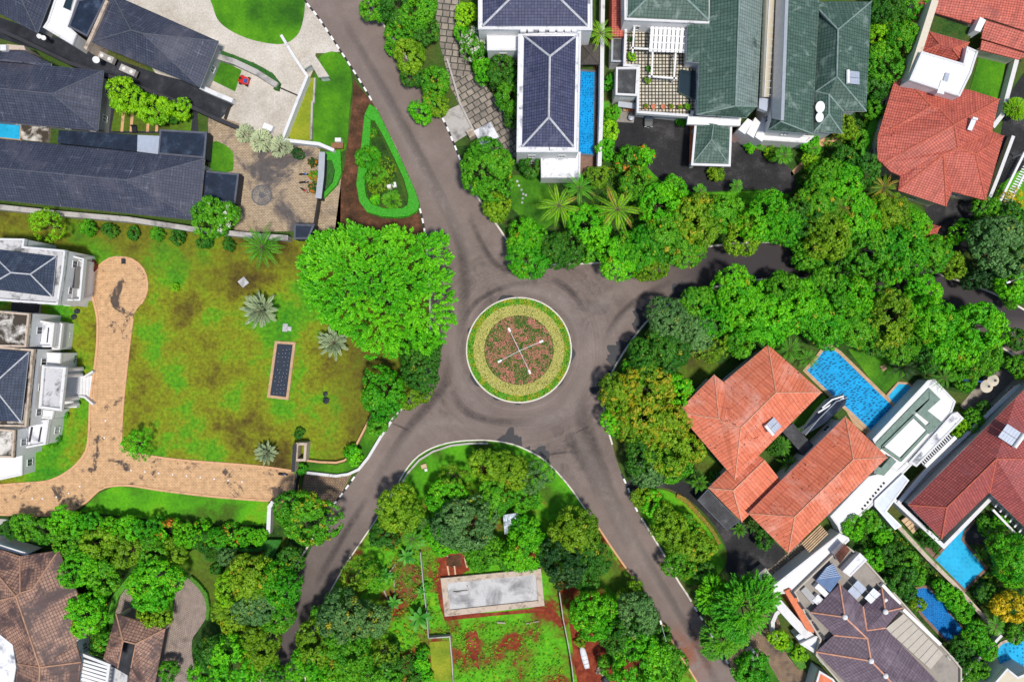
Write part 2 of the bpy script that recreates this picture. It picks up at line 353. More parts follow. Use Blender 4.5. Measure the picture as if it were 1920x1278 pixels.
kerb(cut(S_E[:48], y0=965, y1=1127), 'white kerb beside the lawn with olive trees')
kerb(cut(S_E[:48], y0=868, y1=962), 'black and white kerb at the black driveway mouth', True)
kerb(S_E[52:], 'white kerb on the outer side of the east road bend')
kerb(N_E[:72], 'pale kerb under the grove of the east road')
kerb(cut(N_E[72:], y0=308), 'white kerb below the round dark tree')
kerb(cut(N_E[72:], y1=304, y0=206), 'black and white kerb by the stone slab drive', True)
kerb(cut(N_E[72:], y1=203), 'pale kerb under the roadside trees at the top')
# ------------------------------------------------------------------ sheets of ground cover
Z0, Z1, Z2, Z3 = 0.0, .012, .024, .036
gs = ground_sheet
gs('lawn', [(-40, 395), (110, 402), (240, 418), (365, 432), (545, 446), (720, 440), (797, 445), (806, 560), (800, 680), (757, 762), (700, 775), (663, 845), (655, 860), (630, 867), (575, 862), (550, 886), (480, 878), (270, 858), (40, 910), (-40, 925)], 'lawn_olive', Z0, 'large patchy olive lawn round the orange driveway', cat='lawn')
gs('lawn', [(575, 866), (630, 872), (660, 862), (700, 778), (733, 790), (688, 858), (665, 886), (640, 892), (575, 888)], 'lawn_deep', Z0, 'narrow green verge outside the tan garden wall')
gs('lawn', [(150, 958), (185, 924), (215, 911), (262, 914), (505, 941), (502, 985), (300, 975)], 'lawn_bright', Z1, 'bright green grass strip below the orange driveway')
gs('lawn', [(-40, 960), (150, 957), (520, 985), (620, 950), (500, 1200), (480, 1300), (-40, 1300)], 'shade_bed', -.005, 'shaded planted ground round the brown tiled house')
gs('lawn', [(365, 1030), (480, 1030), (545, 1000), (520, 1080), (430, 1180), (390, 1150), (385, 1100), (350, 1070), (300, 1060), (330, 1035)], 'lawn_dark', Z1, 'dull green lawn inside the trees near the loop drive')
gs('garden_plot', [p for p in S_L if p[1] < 1345], 'soil_lawn', Z0, 'rough green plot with red soil patches below the roundabout', cat='plot')
gs('lawn', cut(S_L, y1=1000)+[(1090, 1000), (1040, 960), (980, 890), (900, 870), (800, 930), (735, 985)], 'lawn_bright', Z1, 'bright grass rim of the south plot along the kerb')
gs('lawn', [(1110, 985), (1182, 1092), (1205, 1130), (1172, 1130), (1120, 1080), (1090, 1020)], 'lawn_dark', Z2, 'grass verge with a brown bald spot beside the south road')
gs('soil', sm([(826, 1042), (866, 1036), (876, 1050), (880, 1068), (850, 1080), (826, 1084), (822, 1060)], 2, True), 'red_soil', Z2, 'red earth round the dug pit')
gs('soil', [(817, 1084), (828, 1084), (836, 1150), (920, 1148), (1022, 1138), (1040, 1142), (1058, 1170), (1050, 1176), (1022, 1146), (930, 1153), (834, 1163), (823, 1130)], 'red_soil', Z3, 'thin red earth strip along the concrete foundation')
gs('soil', sm([(742, 1042), (762, 1056), (786, 1060), (790, 1085), (782, 1120), (760, 1128), (740, 1108), (736, 1080), (732, 1060)], 2, True), 'earth_bed', Z2, 'red earth bed with fallen banana stems')
gs('soil', [(1065, 1150), (1100, 1180), (1160, 1190), (1200, 1240), (1190, 1300), (1085, 1300)], 'red_soil', Z2, 'red earth yard beside the slatted fence')
gs('soil', sm([(873, 1185), (893, 1182), (898, 1210), (896, 1240), (900, 1256), (890, 1245), (880, 1225), (874, 1205)], 3, True), 'red_soil', Z2, 'long red dug patch in the bright grass')
gs('lawn', [(805, 1203), (843, 1200), (849, 1275), (812, 1275)], 'lawn_yellow', Z2, 'small fenced square of yellowing grass')
gs('lawn', [(905, 1165), (1000, 1160), (1040, 1200), (1056, 1240), (1060, 1290), (905, 1290), (895, 1220)], 'soil_lawn', Z1, 'bright weedy grass with red bare spots')
# north-west estate
gs('gravel_court', [(262, -30), (552, -30), (575, 4), (640, 97), (615, 100), (592, 100), (588, 130), (531, 262), (470, 262), (430, 235), (340, 190), (300, 150), (200, 0)], 'gravel', Z0, 'pale gravel forecourt beside the top road', cat='forecourt')
gs('lawn', sm([(398, -20), (400, 15), (412, 42), (440, 62), (480, 77), (528, 83), (556, 68), (568, 40), (572, 0), (566, -25), (480, -50)], 4, True), 'lawn_mound', Z2, 'rounded green lawn island in the gravel court')
gs('lawn', sm([(597, 110), (612, 99), (632, 98), (652, 117), (660, 148), (659, 175), (654, 220), (651, 268), (640, 285), (604, 270), (583, 264), (588, 200), (590, 146)], 2, True), 'lawn_mound', Z1, 'bright lawn behind the top road kerb')
gs('lawn', [(576, 146), (590, 146), (587, 195), (583, 264), (533, 261)], 'lawn_yellow', Z2, 'yellow green wedge of lawn beside the white wall')
gs('soil', [(663, 150), (690, 182), (700, 196), (684, 215), (679, 265), (672, 330), (660, 345), (642, 335), (652, 270), (660, 200)], 'brown_soil', Z1, 'brown leaf-strewn strip beside the clipped hedge')
gs('forecourt', [(642, 320), (672, 335), (676, 378), (690, 400), (720, 410), (760, 410), (786, 396), (797, 445), (700, 455), (628, 430)], 'brown_soil', Z2, 'brown brick apron in front of the clipped hedge', cat='forecourt')
gs('flower_bed_soil', [(700, 225), (730, 290), (765, 385), (700, 385), (680, 350), (690, 280)], 'shade_bed', Z3, 'dark planting bed inside the clipped hedge', cat='bed')
gs('courtyard', [(390, 215), (440, 228), (500, 255), (560, 262), (600, 280), (600, 432), (440, 436), (440, 330), (390, 318)], 'court_paver', Z1, 'beige paved courtyard with damp dark stains', cat='courtyard')
gs('courtyard', [(602, 350), (640, 330), (638, 430), (598, 432)], 'court_paver', Z2, 'beige paved ramp outside the dark gate', cat='courtyard')
gs('lawn', sm([(398, 268), (418, 270), (436, 285), (438, 310), (432, 322), (394, 320)], 3, True), 'lawn_deep', Z3, 'small rounded grass bed beside the long dark roof')
gs('driveway', [(-40, 20), (80, 60), (170, 95), (300, 140), (380, 160), (440, 195), (415, 222), (350, 200), (250, 160), (120, 110), (-40, 60)], 'dark_slate', Z2, 'dark service lane between the grey roofed houses')
gs('courtyard', [(150, 118), (260, 160), (370, 205), (372, 250), (190, 250), (190, 150)], 'dark_slate', Z1, 'dark courtyard between the slate roofs', cat='courtyard')
gs('lawn', [(215, 205), (300, 208), (362, 212), (358, 246), (208, 246)], 'lawn_dark', Z2, 'gridded lawn court under the lime trees')
for q in range(4):
    x = 226+q*17+(q > 1)*14
    gs('path', [(x+3, 205), (x+9, 205), (x+5, 247), (x, 247)], 'kerb_tan', Z3, ['first', 'second', 'third', 'fourth'][q]+' narrow tan paving strip in the gridded lawn court')
gs('lawn', [(402, 112), (425, 118), (453, 132), (441, 172), (400, 152)], 'lawn_deep', Z2, 'dark green square lawn next to the white ramp')
# orange drive
drive = sm([(560, 940), (505, 938), (400, 930), (300, 918), (250, 910), (212, 910), (186, 918), (160, 942), (120, 962), (50, 965), (-40, 962)], 4)+sm([(-40, 915), (10, 908), (51, 905), (95, 900), (135, 878), (162, 845), (168, 800), (170, 750), (178, 690), (183, 640), (183, 595), (174, 556), (173, 527), (183, 503), (203, 486), (225, 482), (250, 487), (270, 506), (277, 535), (270, 562), (252, 588), (245, 630), (238, 690), (231, 760), (228, 820), (232, 845), (268, 852), (340, 862), (480, 873), (560, 884)], 4)
gs('driveway', drive, 'orange_paver', Z3, 'orange paved keyhole driveway with dark moss stains')
for part, lab in ((drive[:41], 'lower tan edging of the orange driveway'), (drive[41:120], 'tan edging along the white house side of the driveway'), (drive[122:], 'tan edging along the big lawn side of the driveway')):
    kerb(part, lab, mat='kerb_tan', w=.4, h=.16)
gs('driveway', [(572, 886), (640, 893), (660, 888), (640, 925), (618, 952), (560, 942)], 'brown_paver', Z2, 'worn brown paved ramp between gate and road')
gs('path', [(-40, 948), (0, 972), (95, 980), (95, 990), (-40, 980)], 'concrete', .05, 'concrete strip below the orange driveway corner')
# north middle
gs('driveway', sm([(812, -30), (820, 60), (832, 110), (850, 170), (880, 240), (905, 270)], 3)+sm([(985, 270), (970, 240), (935, 190), (890, 140), (870, 80), (860, -30)], 3), 'slab_paver', Z1, 'grey stone slab driveway with grass joints')
gs('driveway', [(838, 150), (890, 138), (935, 190), (972, 242), (985, 300), (935, 290), (898, 260), (870, 215)], 'slab_paver_turned', Z2, 'turned lower part of the stone slab driveway')
gs('courtyard', [(826, 213), (862, 196), (888, 245), (852, 268), (840, 240)], 'concrete', Z3, 'concrete slab apron at the road end of the slab driveway', cat='courtyard')
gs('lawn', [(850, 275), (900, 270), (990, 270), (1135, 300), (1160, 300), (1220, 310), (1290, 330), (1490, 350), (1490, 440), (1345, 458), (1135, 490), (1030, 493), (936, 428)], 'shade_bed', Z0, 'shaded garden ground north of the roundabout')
gs('lawn', [(955, 330), (1010, 325), (1060, 400), (1010, 440), (960, 390)], 'lawn_deep', Z1, 'dark lawn with stepping stones behind the roundabout')
gs('driveway', sm([(1148, 225), (1160, 218), (1305, 222), (1400, 250), (1450, 290), (1485, 320), (1492, 350), (1470, 362), (1420, 354), (1360, 357), (1280, 358), (1235, 335), (1200, 300), (1160, 290), (1146, 260)], 3, True), 'black_paving', Z2, 'black paved forecourt in front of the green roofs')
gs('lawn', sm([(1195, 305), (1220, 308), (1245, 336), (1285, 360), (1420, 358), (1480, 366), (1440, 380), (1300, 385), (1230, 365)], 3, True), 'lawn_bright', Z1, 'grass rim below the black forecourt')
gs('lawn', [(1380, 250), (1560, 240), (1650, 100), (1660, 0), (1760, -20), (1680, 250), (1640, 420), (1500, 470), (1490, 330)], 'shade_bed', Z0, 'shaded garden between green and red roofs')
gs('path', [(1533, 262), (1570, 254), (1572, 262), (1540, 275), (1498, 322), (1484, 330), (1482, 324), (1510, 295)], 'kerb_tan', Z2, 'stepped stone path beside the green roofed house')
gs('driveway', [(1690, 360), (1850, 380), (1875, 260), (1890, 180), (1925, 130), (1940, 300), (1870, 350), (1840, 430), (1790, 500), (1745, 420), (1730, 380)], 'black_paving', Z1, 'dark brick drive beside the red roofed house')
gs('lawn', sm([(1680, 378), (1715, 384), (1740, 405), (1745, 420), (1700, 420), (1660, 400)], 3, True), 'lawn_deep', Z2, 'small curved lawn below the red roof')
gs('lawn', [(1838, 98), (1886, 112), (1874, 186), (1818, 170)], 'lawn_mound', Z2, 'square bright lawn among the red roofs')
gs('lawn', [(1890, 320), (1930, 260), (1930, 440), (1830, 440)], 'lawn_bright', Z0, 'grass strip at the picture edge beside the striped canopy')
# east
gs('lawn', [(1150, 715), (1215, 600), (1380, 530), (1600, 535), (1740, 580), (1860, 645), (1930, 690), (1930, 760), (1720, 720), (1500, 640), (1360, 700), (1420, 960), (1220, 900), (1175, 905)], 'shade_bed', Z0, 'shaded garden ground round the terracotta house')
gs('lawn', [(1590, 655), (1660, 640), (1700, 700), (1656, 738), (1640, 722)], 'lawn_deep', Z2, 'small lawn beside the blue pool')
gs('lawn', [(1250, 650), (1330, 640), (1350, 690), (1290, 735)], 'lawn_dark', Z1, 'dim lawn left of the terracotta roof')
gs('lawn', [(1300, 830), (1370, 890), (1330, 920), (1280, 880)], 'lawn_dark', Z1, 'dim lawn below the terracotta roof corner')
gs('lawn', [(1480, 800), (1545, 740), (1560, 760), (1500, 815)], 'lawn_deep', Z1, 'little lawn between the two terracotta roofs')
gs('driveway', sm([(1178, 900), (1230, 893), (1270, 898), (1330, 930), (1400, 985), (1470, 1030), (1462, 1062), (1430, 1082), (1395, 1085), (1362, 1072), (1364, 1035), (1340, 985), (1290, 935), (1240, 913), (1190, 925)], 3, True), 'black_paving', Z1, 'black curved driveway below the terracotta house')
gs('lawn', sm([(1190, 930), (1235, 916), (1285, 938), (1332, 985), (1360, 1030), (1354, 1068), (1330, 1085), (1290, 1095), (1262, 1055), (1228, 1000)], 3, True), 'lawn_bright', Z2, 'lawn island between black driveway and road')
gs('courtyard', [(1355, 1225), (1400, 1170), (1410, 1120), (1450, 1135), (1462, 1165), (1470, 1210), (1530, 1285), (1385, 1290)], 'brown_paver', Z1, 'brown paved yard at the purple roofed house', cat='courtyard')
gs('lawn', [(1375, 1235), (1400, 1215), (1440, 1240), (1475, 1300), (1400, 1300)], 'lawn_deep', Z2, 'small planted corner beside the brown yard')
gs('lawn', [(1575, 1000), (1640, 940), (1760, 1045), (1880, 1190), (1800, 1300), (1760, 1280)], 'shade_bed', Z0, 'shaded garden strip behind the purple roofed house')
gs('lawn', [(1760, 1045), (1840, 960), (1930, 960), (1930, 1230), (1890, 1200), (1830, 1120)], 'shade_bed', Z0, 'shaded garden round the small right-hand pools')
gs('courtyard', [(1800, 760), (1850, 700), (1900, 690), (1925, 700), (1920, 730), (1860, 790), (1820, 780)], 'sett_grey', Z2, 'dark cobbled corner with two straw parasols', cat='courtyard')
gs('courtyard', [(1800, 1000), (1840, 975), (1870, 990), (1840, 1020), (1815, 1020)], 'dark_slate', Z2, 'dark slate deck beside the right-hand pool', cat='courtyard')
# south-west loop
gs('driveway', sm([(203, 1185), (208, 1140), (228, 1105), (262, 1082), (310, 1070), (350, 1082), (378, 1108), (388, 1150), (372, 1180), (360, 1200), (362, 1240), (372, 1290), (300, 1300), (250, 1290), (280, 1200), (240, 1190)], 3, True), 'loop_paver', Z2, 'grey brown paved loop drive at the brown tiled house')
gs('lawn', sm([(262, 1095), (320, 1085), (325, 1150), (315, 1172), (290, 1178), (262, 1160)], 3, True), 'lawn_deep', Z3, 'planted island inside the loop drive')
gs('terrace', [(-20, 1000), (70, 1030), (30, 1050), (-20, 1040)], 'kerb_tan', Z2, 'tan terrace behind the brown tiled house', cat='terrace')
# damp fringe round the roundabout kerb
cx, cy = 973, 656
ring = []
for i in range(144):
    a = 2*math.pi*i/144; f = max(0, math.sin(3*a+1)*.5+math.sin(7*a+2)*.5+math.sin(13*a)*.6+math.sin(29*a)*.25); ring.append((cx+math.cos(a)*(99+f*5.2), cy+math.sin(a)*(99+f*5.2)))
gs('damp_shade_patch', ring, 'damp_shade_asphalt', -.008, 'dark damp stains hugging the roundabout kerb', cat='stain')
o = MB(); pts = [G(cx+math.cos(2*math.pi*i/90)*98, cy+math.sin(2*math.pi*i/90)*98) for i in range(90)]
o.strip(pts, .26, -.05, .2, closed=True); o = o.build('kerb', 'kerb_white'); o['label'] = 'white ring kerb of the flower roundabout'; o['kind'] = 'structure'
gs('soil', [(cx+math.cos(2*math.pi*i/64)*96.5, cy+math.sin(2*math.pi*i/64)*96.5) for i in range(64)], 'shade_bed', .05, 'soil of the round flower bed')
# soft-edged wheel tracks worn into the asphalt
def trackmat(name, col, amt):
    m, nt, b, out = newmat(name); uv = nt.nodes.new('ShaderNodeUVMap').outputs[0]; sx = nt.nodes.new('ShaderNodeSeparateXYZ'); nt.links.new(uv, sx.inputs[0])
    bell = mathn(nt, 'POWER', mathn(nt, 'MULTIPLY', mathn(nt, 'MULTIPLY', sx.outputs[1], mathn(nt, 'SUBTRACT', 1, sx.outputs[1])), 4), 1.5)
    ends = mathn(nt, 'MULTIPLY', mathn(nt, 'MULTIPLY', sx.outputs[0], mathn(nt, 'SUBTRACT', 1, sx.outputs[0])), 4)
    g = ramp(nt, noise(nt, pos(nt), .8, 8, .72), [(.3, .25), (.65, 1.0)])
    f = mathn(nt, 'MULTIPLY', mathn(nt, 'MULTIPLY', mathn(nt, 'MULTIPLY', bell, ends), g), amt)
    b.inputs['Base Color'].default_value = (*col, 1); b.inputs['Roughness'].default_value = .85
    t = N(nt, 'BsdfTransparent'); mx = N(nt, 'MixShader'); nt.links.new(f, mx.inputs[0]); nt.links.new(t.outputs[0], mx.inputs[1]); nt.links.new(b.outputs[0], mx.inputs[2]); nt.links.new(mx.outputs[0], out.inputs[0])
trackmat('track_dark', (.055, .045, .042), .6); trackmat('track_pale', (.34, .275, .24), .6)
TR = [('d', 14, [(690, 110), (765, 250), (820, 360), (858, 440), (872, 520), (866, 610), (858, 690)]), ('d', 8, [(878, 400), (900, 450), (930, 495), (975, 512), (1020, 512)]), ('d', 7, [(868, 610), (885, 575), (915, 552), (955, 535), (1010, 528)]),
 ('d', 12, [(846, 660), (836, 712), (806, 756), (774, 792), (738, 846), (690, 920)]), ('d', 10, [(846, 728), (868, 766), (908, 785), (955, 792), (1010, 790)]), ('d', 20, [(1090, 720), (1095, 790), (1114, 850), (1150, 950), (1190, 1030)]), ('d', 16, [(1060, 810), (1082, 842), (1105, 880), (1128, 930)]),
 ('d', 9, [(1128, 660), (1150, 610), (1178, 575), (1215, 550), (1262, 526)]), ('d', 9, [(1035, 522), (1068, 545), (1100, 588)]), ('d', 10, [(640, 30), (720, 170), (790, 300), (835, 380)]), ('d', 10, [(1180, 990), (1235, 1085), (1300, 1195), (1350, 1290)]), ('d', 9, [(690, 930), (640, 1010), (590, 1100)]),
 ('d', 2.5, [(732, 792), (752, 800), (776, 811)]), ('d', 2.5, [(1070, 815), (1090, 806), (1106, 799)]), ('d', 2.5, [(1003, 700+160), (1040, 850), (1075, 846)]), ('p', 20, [(620, 20), (700, 150), (770, 280), (830, 380), (880, 470), (895, 540)]), ('p', 16, [(900, 470), (945, 530), (1000, 545), (1050, 560), (1085, 610), (1098, 660)]), ('p', 18, [(1098, 598), (1125, 570), (1160, 545), (1200, 520)]), ('p', 16, [(860, 560), (850, 640), (862, 710), (890, 755), (940, 782)]),
 ('p', 18, [(700, 900), (760, 830), (820, 790), (890, 800), (960, 805)]), ('p', 20, [(950, 800), (1010, 790), (1060, 770), (1088, 720), (1098, 660)]), ('p', 20, [(1075, 800), (1110, 870), (1160, 970), (1230, 1090), (1310, 1220)]), ('p', 14, [(1120, 690), (1140, 640), (1180, 590), (1230, 555)])]
for i, (k, w, pp) in enumerate(TR):
    q = [G(*p) for p in sm(pp, 8)]; n_ = len(q); L = []; R = []
    for j, c_ in enumerate(q):
        d = q[min(j+1, n_-1)]-q[max(j-1, 0)]; nn = Vector((-d.y, d.x, 0)).normalized()*w*.1; L.append(c_+nn); R.append(c_-nn)
    z = -.015+.0002*i; me = bpy.data.meshes.new('wheel_track'); me.from_pydata([(v.x, v.y, z) for v in R+L], [], [(j, j+1, n_+j+1, n_+j) for j in range(n_-1)]); l = me.uv_layers.new(name='UVMap')
    for pl in me.polygons:
        for li in pl.loop_indices: vi = me.loops[li].vertex_index; l.data[li].uv = ((vi % n_)/(n_-1), float(vi >= n_))
    me.materials.append(MATS['track_dark' if k == 'd' else 'track_pale']); o = link('wheel_track', me); o['label'] = ('dark' if k == 'd' else 'pale')+' wheel track worn into the asphalt'; o['kind'] = 'structure'
# tree shadows painted as dark strips along the east bend and south plot kerbs
for pts, lab in ((S_E[60:90], 'painted dark tree shadow along the east bend kerb'), (S_L[61:75], 'painted dark tree shadow along the south plot kerb')):
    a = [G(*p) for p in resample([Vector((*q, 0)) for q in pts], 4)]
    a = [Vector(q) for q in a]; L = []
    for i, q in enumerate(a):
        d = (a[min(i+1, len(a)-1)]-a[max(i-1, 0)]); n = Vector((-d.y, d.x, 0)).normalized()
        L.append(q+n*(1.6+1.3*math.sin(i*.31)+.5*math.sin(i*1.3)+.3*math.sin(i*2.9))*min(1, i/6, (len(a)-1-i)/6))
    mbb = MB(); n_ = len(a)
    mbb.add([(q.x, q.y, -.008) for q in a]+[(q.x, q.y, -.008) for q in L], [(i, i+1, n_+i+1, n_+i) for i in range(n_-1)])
    oo = mbb.build('damp_shade_patch', 'damp_shade_asphalt'); oo['label'] = lab; oo['kind'] = 'structure'
# ------------------------------------------------------------------ building materials
tilemat('slate_roof', (.044, .051, .080), (.058, .065, .098), (.020, .023, .036), (.10, .095, .12), .5, .5, .52, .75, .12, (.34, .35, .42))
tilemat('slate_blue', (.034, .048, .082), (.050, .066, .105), (.012, .016, .028), (.09, .11, .16), .5, .5, .55, .75, .2)
tilemat('navy_tile', (.052, .058, .115), (.080, .085, .15), (.016, .017, .035), (.12, .12, .17), .55, .5, .55, .75, .2)
tilemat('green_tile', (.055, .105, .080), (.075, .13, .10), (.016, .038, .028), (.19, .25, .215), .6, .55, .54, .68, .35)
tilemat('green_pale', (.17, .22, .20), (.20, .25, .23), (.07, .11, .095), (.05, .08, .065), .6, .55, .55, .66, .22)
tilemat('red_tile', (.48, .105, .068), (.56, .14, .092), (.19, .028, .02), (.26, .055, .045), .5, .42, .56, .74, .3, streak=.24, fleck=(.14, .025, .02))
tilemat('terracotta', (.62, .165, .085), (.68, .20, .11), (.40, .075, .035), (.74, .33, .24), .62, 2.4, .50, .70, .16, fleck=(.12, .035, .025))
tilemat('maroon_tile', (.34, .075, .065), (.42, .105, .09), (.12, .022, .02), (.22, .07, .075), .5, .42, .54, .74, .3)
tilemat('purple_tile', (.135, .095, .122), (.17, .122, .15), (.07, .05, .062), (.24, .19, .22), .6, .5, .55, .75, .2)
tilemat('brown_tile', (.27, .148, .104), (.37, .215, .15), (.06, .03, .02), (.085, .052, .047), .6, .5, .46, .56, .24)
for a, b in (('white_wall', (.66, .65, .64)), ('cream_wall', (.62, .55, .43)), ('grey_wall', (.36, .35, .34)), ('dark_wall', (.035, .035, .04))): stained(a, b, tuple(v*.55 for v in b), .58, .78, .3, .75)
stained('white_slab', (.70, .70, .72), (.20, .21, .23), .52, .64, .33, .7); plain('white_clean', (.72, .71, .69), .6, .06)
stained('parapet_white', (.64, .63, .62), (.22, .2, .18), .58, .72, .8); stained('parapet_tan', (.50, .40, .31), (.18, .13, .09), .5, .7, .8)
stained('slab_stained', (.62, .58, .52), (.055, .042, .03), .40, .54, .35); stained('slab_grey', (.52, .51, .51), (.10, .10, .10), .5, .64, .4)
nmat('dark_roof', [(.3, (.007, .012, .024)), (.55, (.014, .024, .046)), (.7, (.05, .07, .11))], .5, 8, .5, (3, .3)); nmat('asphalt_roof', [(.3, (.03, .03, .03)), (.55, (.06, .06, .062)), (.7, (.12, .12, .12))], .4, 8, .8, (3, .3))
stained('taupe_deck', (.30, .265, .225), (.18, .16, .14), .5, .75, .3); plain('taupe_panel', (.44, .39, .32), .7, .1)
plain('beige_glass', (.56, .49, .36), .35, .08); plain('ridge_pale', (.46, .46, .48), .8, .3); plain('ridge_red', (.50, .12, .07), .8, .3)
plain('ridge_dark', (.085, .09, .115), .8, .3); plain('ridge_tan', (.62, .30, .19), .8, .3); plain('ridge_green', (.20, .27, .24), .8, .3); plain('ridge_brown', (.40, .22, .14), .8, .3)
plain('metal_grey', (.42, .44, .47), .4, .1, .3); plain('metal_blue_grey', (.40, .44, .52), .45, .1, .2); plain('black_metal', (.015, .015, .018), .45, .15); plain('steel_green', (.14, .21, .17), .6, .3)
plain('window_frame', (.70, .70, .69), .5, .05); plain('window_glass', (.02, .03, .04), .08, .05, 0, 1, .6); plain('glass_dark', (.02, .035, .045), .1, .1); plain('wood', (.24, .11, .05), .7, .3); plain('wood_pale', (.55, .38, .22), .7, .25)
plain('thatch', (.09, .075, .065), .95, .4, 0, 3); plain('orange_tile', (.62, .17, .07), .7, .25); plain('terracotta_pot', (.48, .17, .08), .8, .2)
# ------------------------------------------------------------------ shared window and door
def window_protos():
    mb = MB()
    for x0, x1, z0, z1 in ((-.65, .65, -.75, -.66), (-.65, .65, .66, .75), (-.65, -.56, -.66, .66), (.56, .65, -.66, .66), (-.03, .03, -.66, .66)):
        mb.add([(x0, -.06, z0), (x1, -.06, z0), (x1, .08, z0), (x0, .08, z0), (x0, -.06, z1), (x1, -.06, z1), (x1, .08, z1), (x0, .08, z1)], [(0, 1, 5, 4), (1, 2, 6, 5), (2, 3, 7, 6), (3, 0, 4, 7), (4, 5, 6, 7), (3, 2, 1, 0)])
    f = mb.build('window', 'window_frame'); p = MB(); p.add([(-.56, .03, -.66), (.56, .03, -.66), (.56, .03, .66), (-.56, .03, .66)], [(0, 1, 2, 3)]); p = p.build('pane', 'window_glass', f)
    return f, p
WF, WP = window_protos(); WIN = (WF.data, WP.data); bpy.data.objects.remove(WP); bpy.data.objects.remove(WF)
def inset(poly, d):
    p = ccw(poly); n = len(p); out = []
    for i in range(n):
        a, b, c = Vector(p[i-1][:2]), Vector(p[i][:2]), Vector(p[(i+1) % n][:2])
        d1 = (b-a).normalized(); d2 = (c-b).normalized(); n1 = Vector((-d1.y, d1.x)); n2 = Vector((-d2.y, d2.x)); k = n1+n2
        if k.length < .2: out.append(b+n1*d); continue
        k.normalize(); out.append(b+k*d/max(.45, k.dot(n1)))
    return out
class House:
    def __init__(s, name, label, px, py, cat='house'):
        s.o = thing(name, label, cat, G(px, py))
    def roof(s, V, F, mat, ridge=(), rmat='ridge_pale', wall='white_wall', ins=.75, thick=.22, fascia='white_wall', rr=.13, base=-.2, windows=True, wz=None):
        keys = list(V); pts = [P(*V[k]) for k in keys]; ix = {k: i for i, k in enumerate(keys)}
        faces = []; mb = MB()
        for gp in F:
            sub_ = gp.split('|'); nn = Vector((0, 0, 0)); n0 = len(faces)
            for f in sub_:
                q = [ix[k] for k in f]
                if area2([pts[i] for i in q]) < 0: q.reverse()
                for t in tessellate_polygon([[Vector((pts[i].x, pts[i].y, 0)) for i in q]]):
                    t = [q[j] for j in t]
                    if area2([pts[i] for i in t]) < 0: t.reverse()
                    faces.append(t); nn += (pts[t[1]]-pts[t[0]]).cross(pts[t[2]]-pts[t[0]])
            nn.normalize()
            for i in range(n0, len(faces)): mb.un[i] = nn
        mb.add(pts, faces, 0); n = len(pts)
        cnt = {}
        for q in faces:
            for a, b in zip(q, q[1:]+q[:1]): cnt[(a, b)] = 1
        bd = [(a, b) for a, b in cnt if (b, a) not in cnt]
        low = [(p.x, p.y, p.z-thick) for p in pts]
        mb.add(list(pts)+low, [tuple(i+n for i in reversed(q)) for q in faces]+[(a+n, b+n, b, a) for a, b in bd], 1)
        o = mb.build('roof', [mat, fascia], s.o, uv=True)
        if ridge:
            gs_ = []
            for e in ridge:
                hit = [q for q in gs_ if set(q[0]) & set(e)]; new = (set(e), [e])
                for q in hit: new[0].update(q[0]); new[1].extend(q[1]); gs_.remove(q)
                gs_.append(new)
            for _, es in gs_:
                r = MB()
                for a, b in es:
                    A, B = pts[ix[a]], pts[ix[b]]; r.tube(A+Vector((0, 0, .03)), B+Vector((0, 0, .03)), rr, n=6)
                r.build('ridge_cap', rmat, o)
        nx = dict(bd); st = bd[0][0]; loop = [st]
        while nx.get(loop[-1], st) != st and len(loop) < 99: loop.append(nx[loop[-1]])
        lp = [pts[i] for i in loop]; zm = min(p.z for p in lp)
        if wall: s.walls(inset([(p.x, p.y) for p in lp], ins), (wz or zm)-thick+.02 if wz is None else wz, wall, base, windows)
        return o
    def walls(s, foot, top, mat, base=-.2, windows=True):
        mb = MB(); mb.prism(foot, base, top); w = mb.build('wall', mat, s.o)
        if windows: s.windows(foot, top, max(base, 0), w)
    def windows(s, foot, top, base=0, w=None, step=4.2, groundfloor=True):
        n = len(foot); org = parent_world(s.o)
        for i in range(n):
            a, b = Vector(foot[i][:2]), Vector(foot[(i+1) % n][:2]); d = b-a; L = d.length
            if L < 3: continue
            mid = (a+b)/2; u = d/L; nn = Vector((u.y, -u.x))
            if abs(mid.x) > 97 or abs(mid.y) > 65: continue
            if nn.dot(-mid) < 0: continue
            k = max(1, int(L/step)); fl = max(1, int((top-base)/3.0))
            for q in range(k):
                for h in range(fl):
                    z = base+1.6+h*(top-base)/fl
                    if z+.9 > top: continue
                    c = a+u*(L*(q+.5)/k)+nn*.03
                    f = bpy.data.objects.new('window', WIN[0]); COL.objects.link(f); f.parent = s.o
                    f.location = Vector((c.x, c.y, z))-org; f.rotation_euler = (0, 0, math.atan2(u.y, u.x))
                    p = bpy.data.objects.new('pane', WIN[1]); COL.objects.link(p); p.parent = f
    def slab(s, name, pp, zt, zb, mat, top=None, uv=False):
        mb = MB(); mb.slab(pp, zt, zb, 0, 1 if top else None); return mb.build(name, [mat]+([top] if top else []), s.o, uv=uv)
    def block(s, pp, zt, mat='white_wall', topm='white_slab', par=None, pm='parapet_white', pw=.35, ph=.5, base=-.2, windows=True, name='roof_slab'):
        f = [(P(x, y, zt).x, P(x, y, zt).y) for x, y in pp]
        s.walls(ccw(f), zt-.25, mat, base, windows)
        MB().prism(inset(f, -.06), zt-.249, zt, 0).build(name, topm, s.o)
        if par is not False:
            fi = inset(f, pw/2-.05); MB().strip(fi, pw, zt-.02, zt+ph, closed=True).build('parapet', pm, s.o)
    def part(s, name, mb, mat, **k): return mb.build(name, mat, s.o, **k)
def hip(x, z0, z1, ridge):   # V, F for a four-cornered hip: corners A B C D in order, ridge ends R (between A and D) and Q (between B and C)
    V = dict(zip('ABCD', [(*c, z0) for c in x])); V['R'] = (*ridge[0], z1); V['Q'] = (*ridge[1], z1)
    return V, ['ABQR', 'BCQ', 'CDRQ', 'DAR']
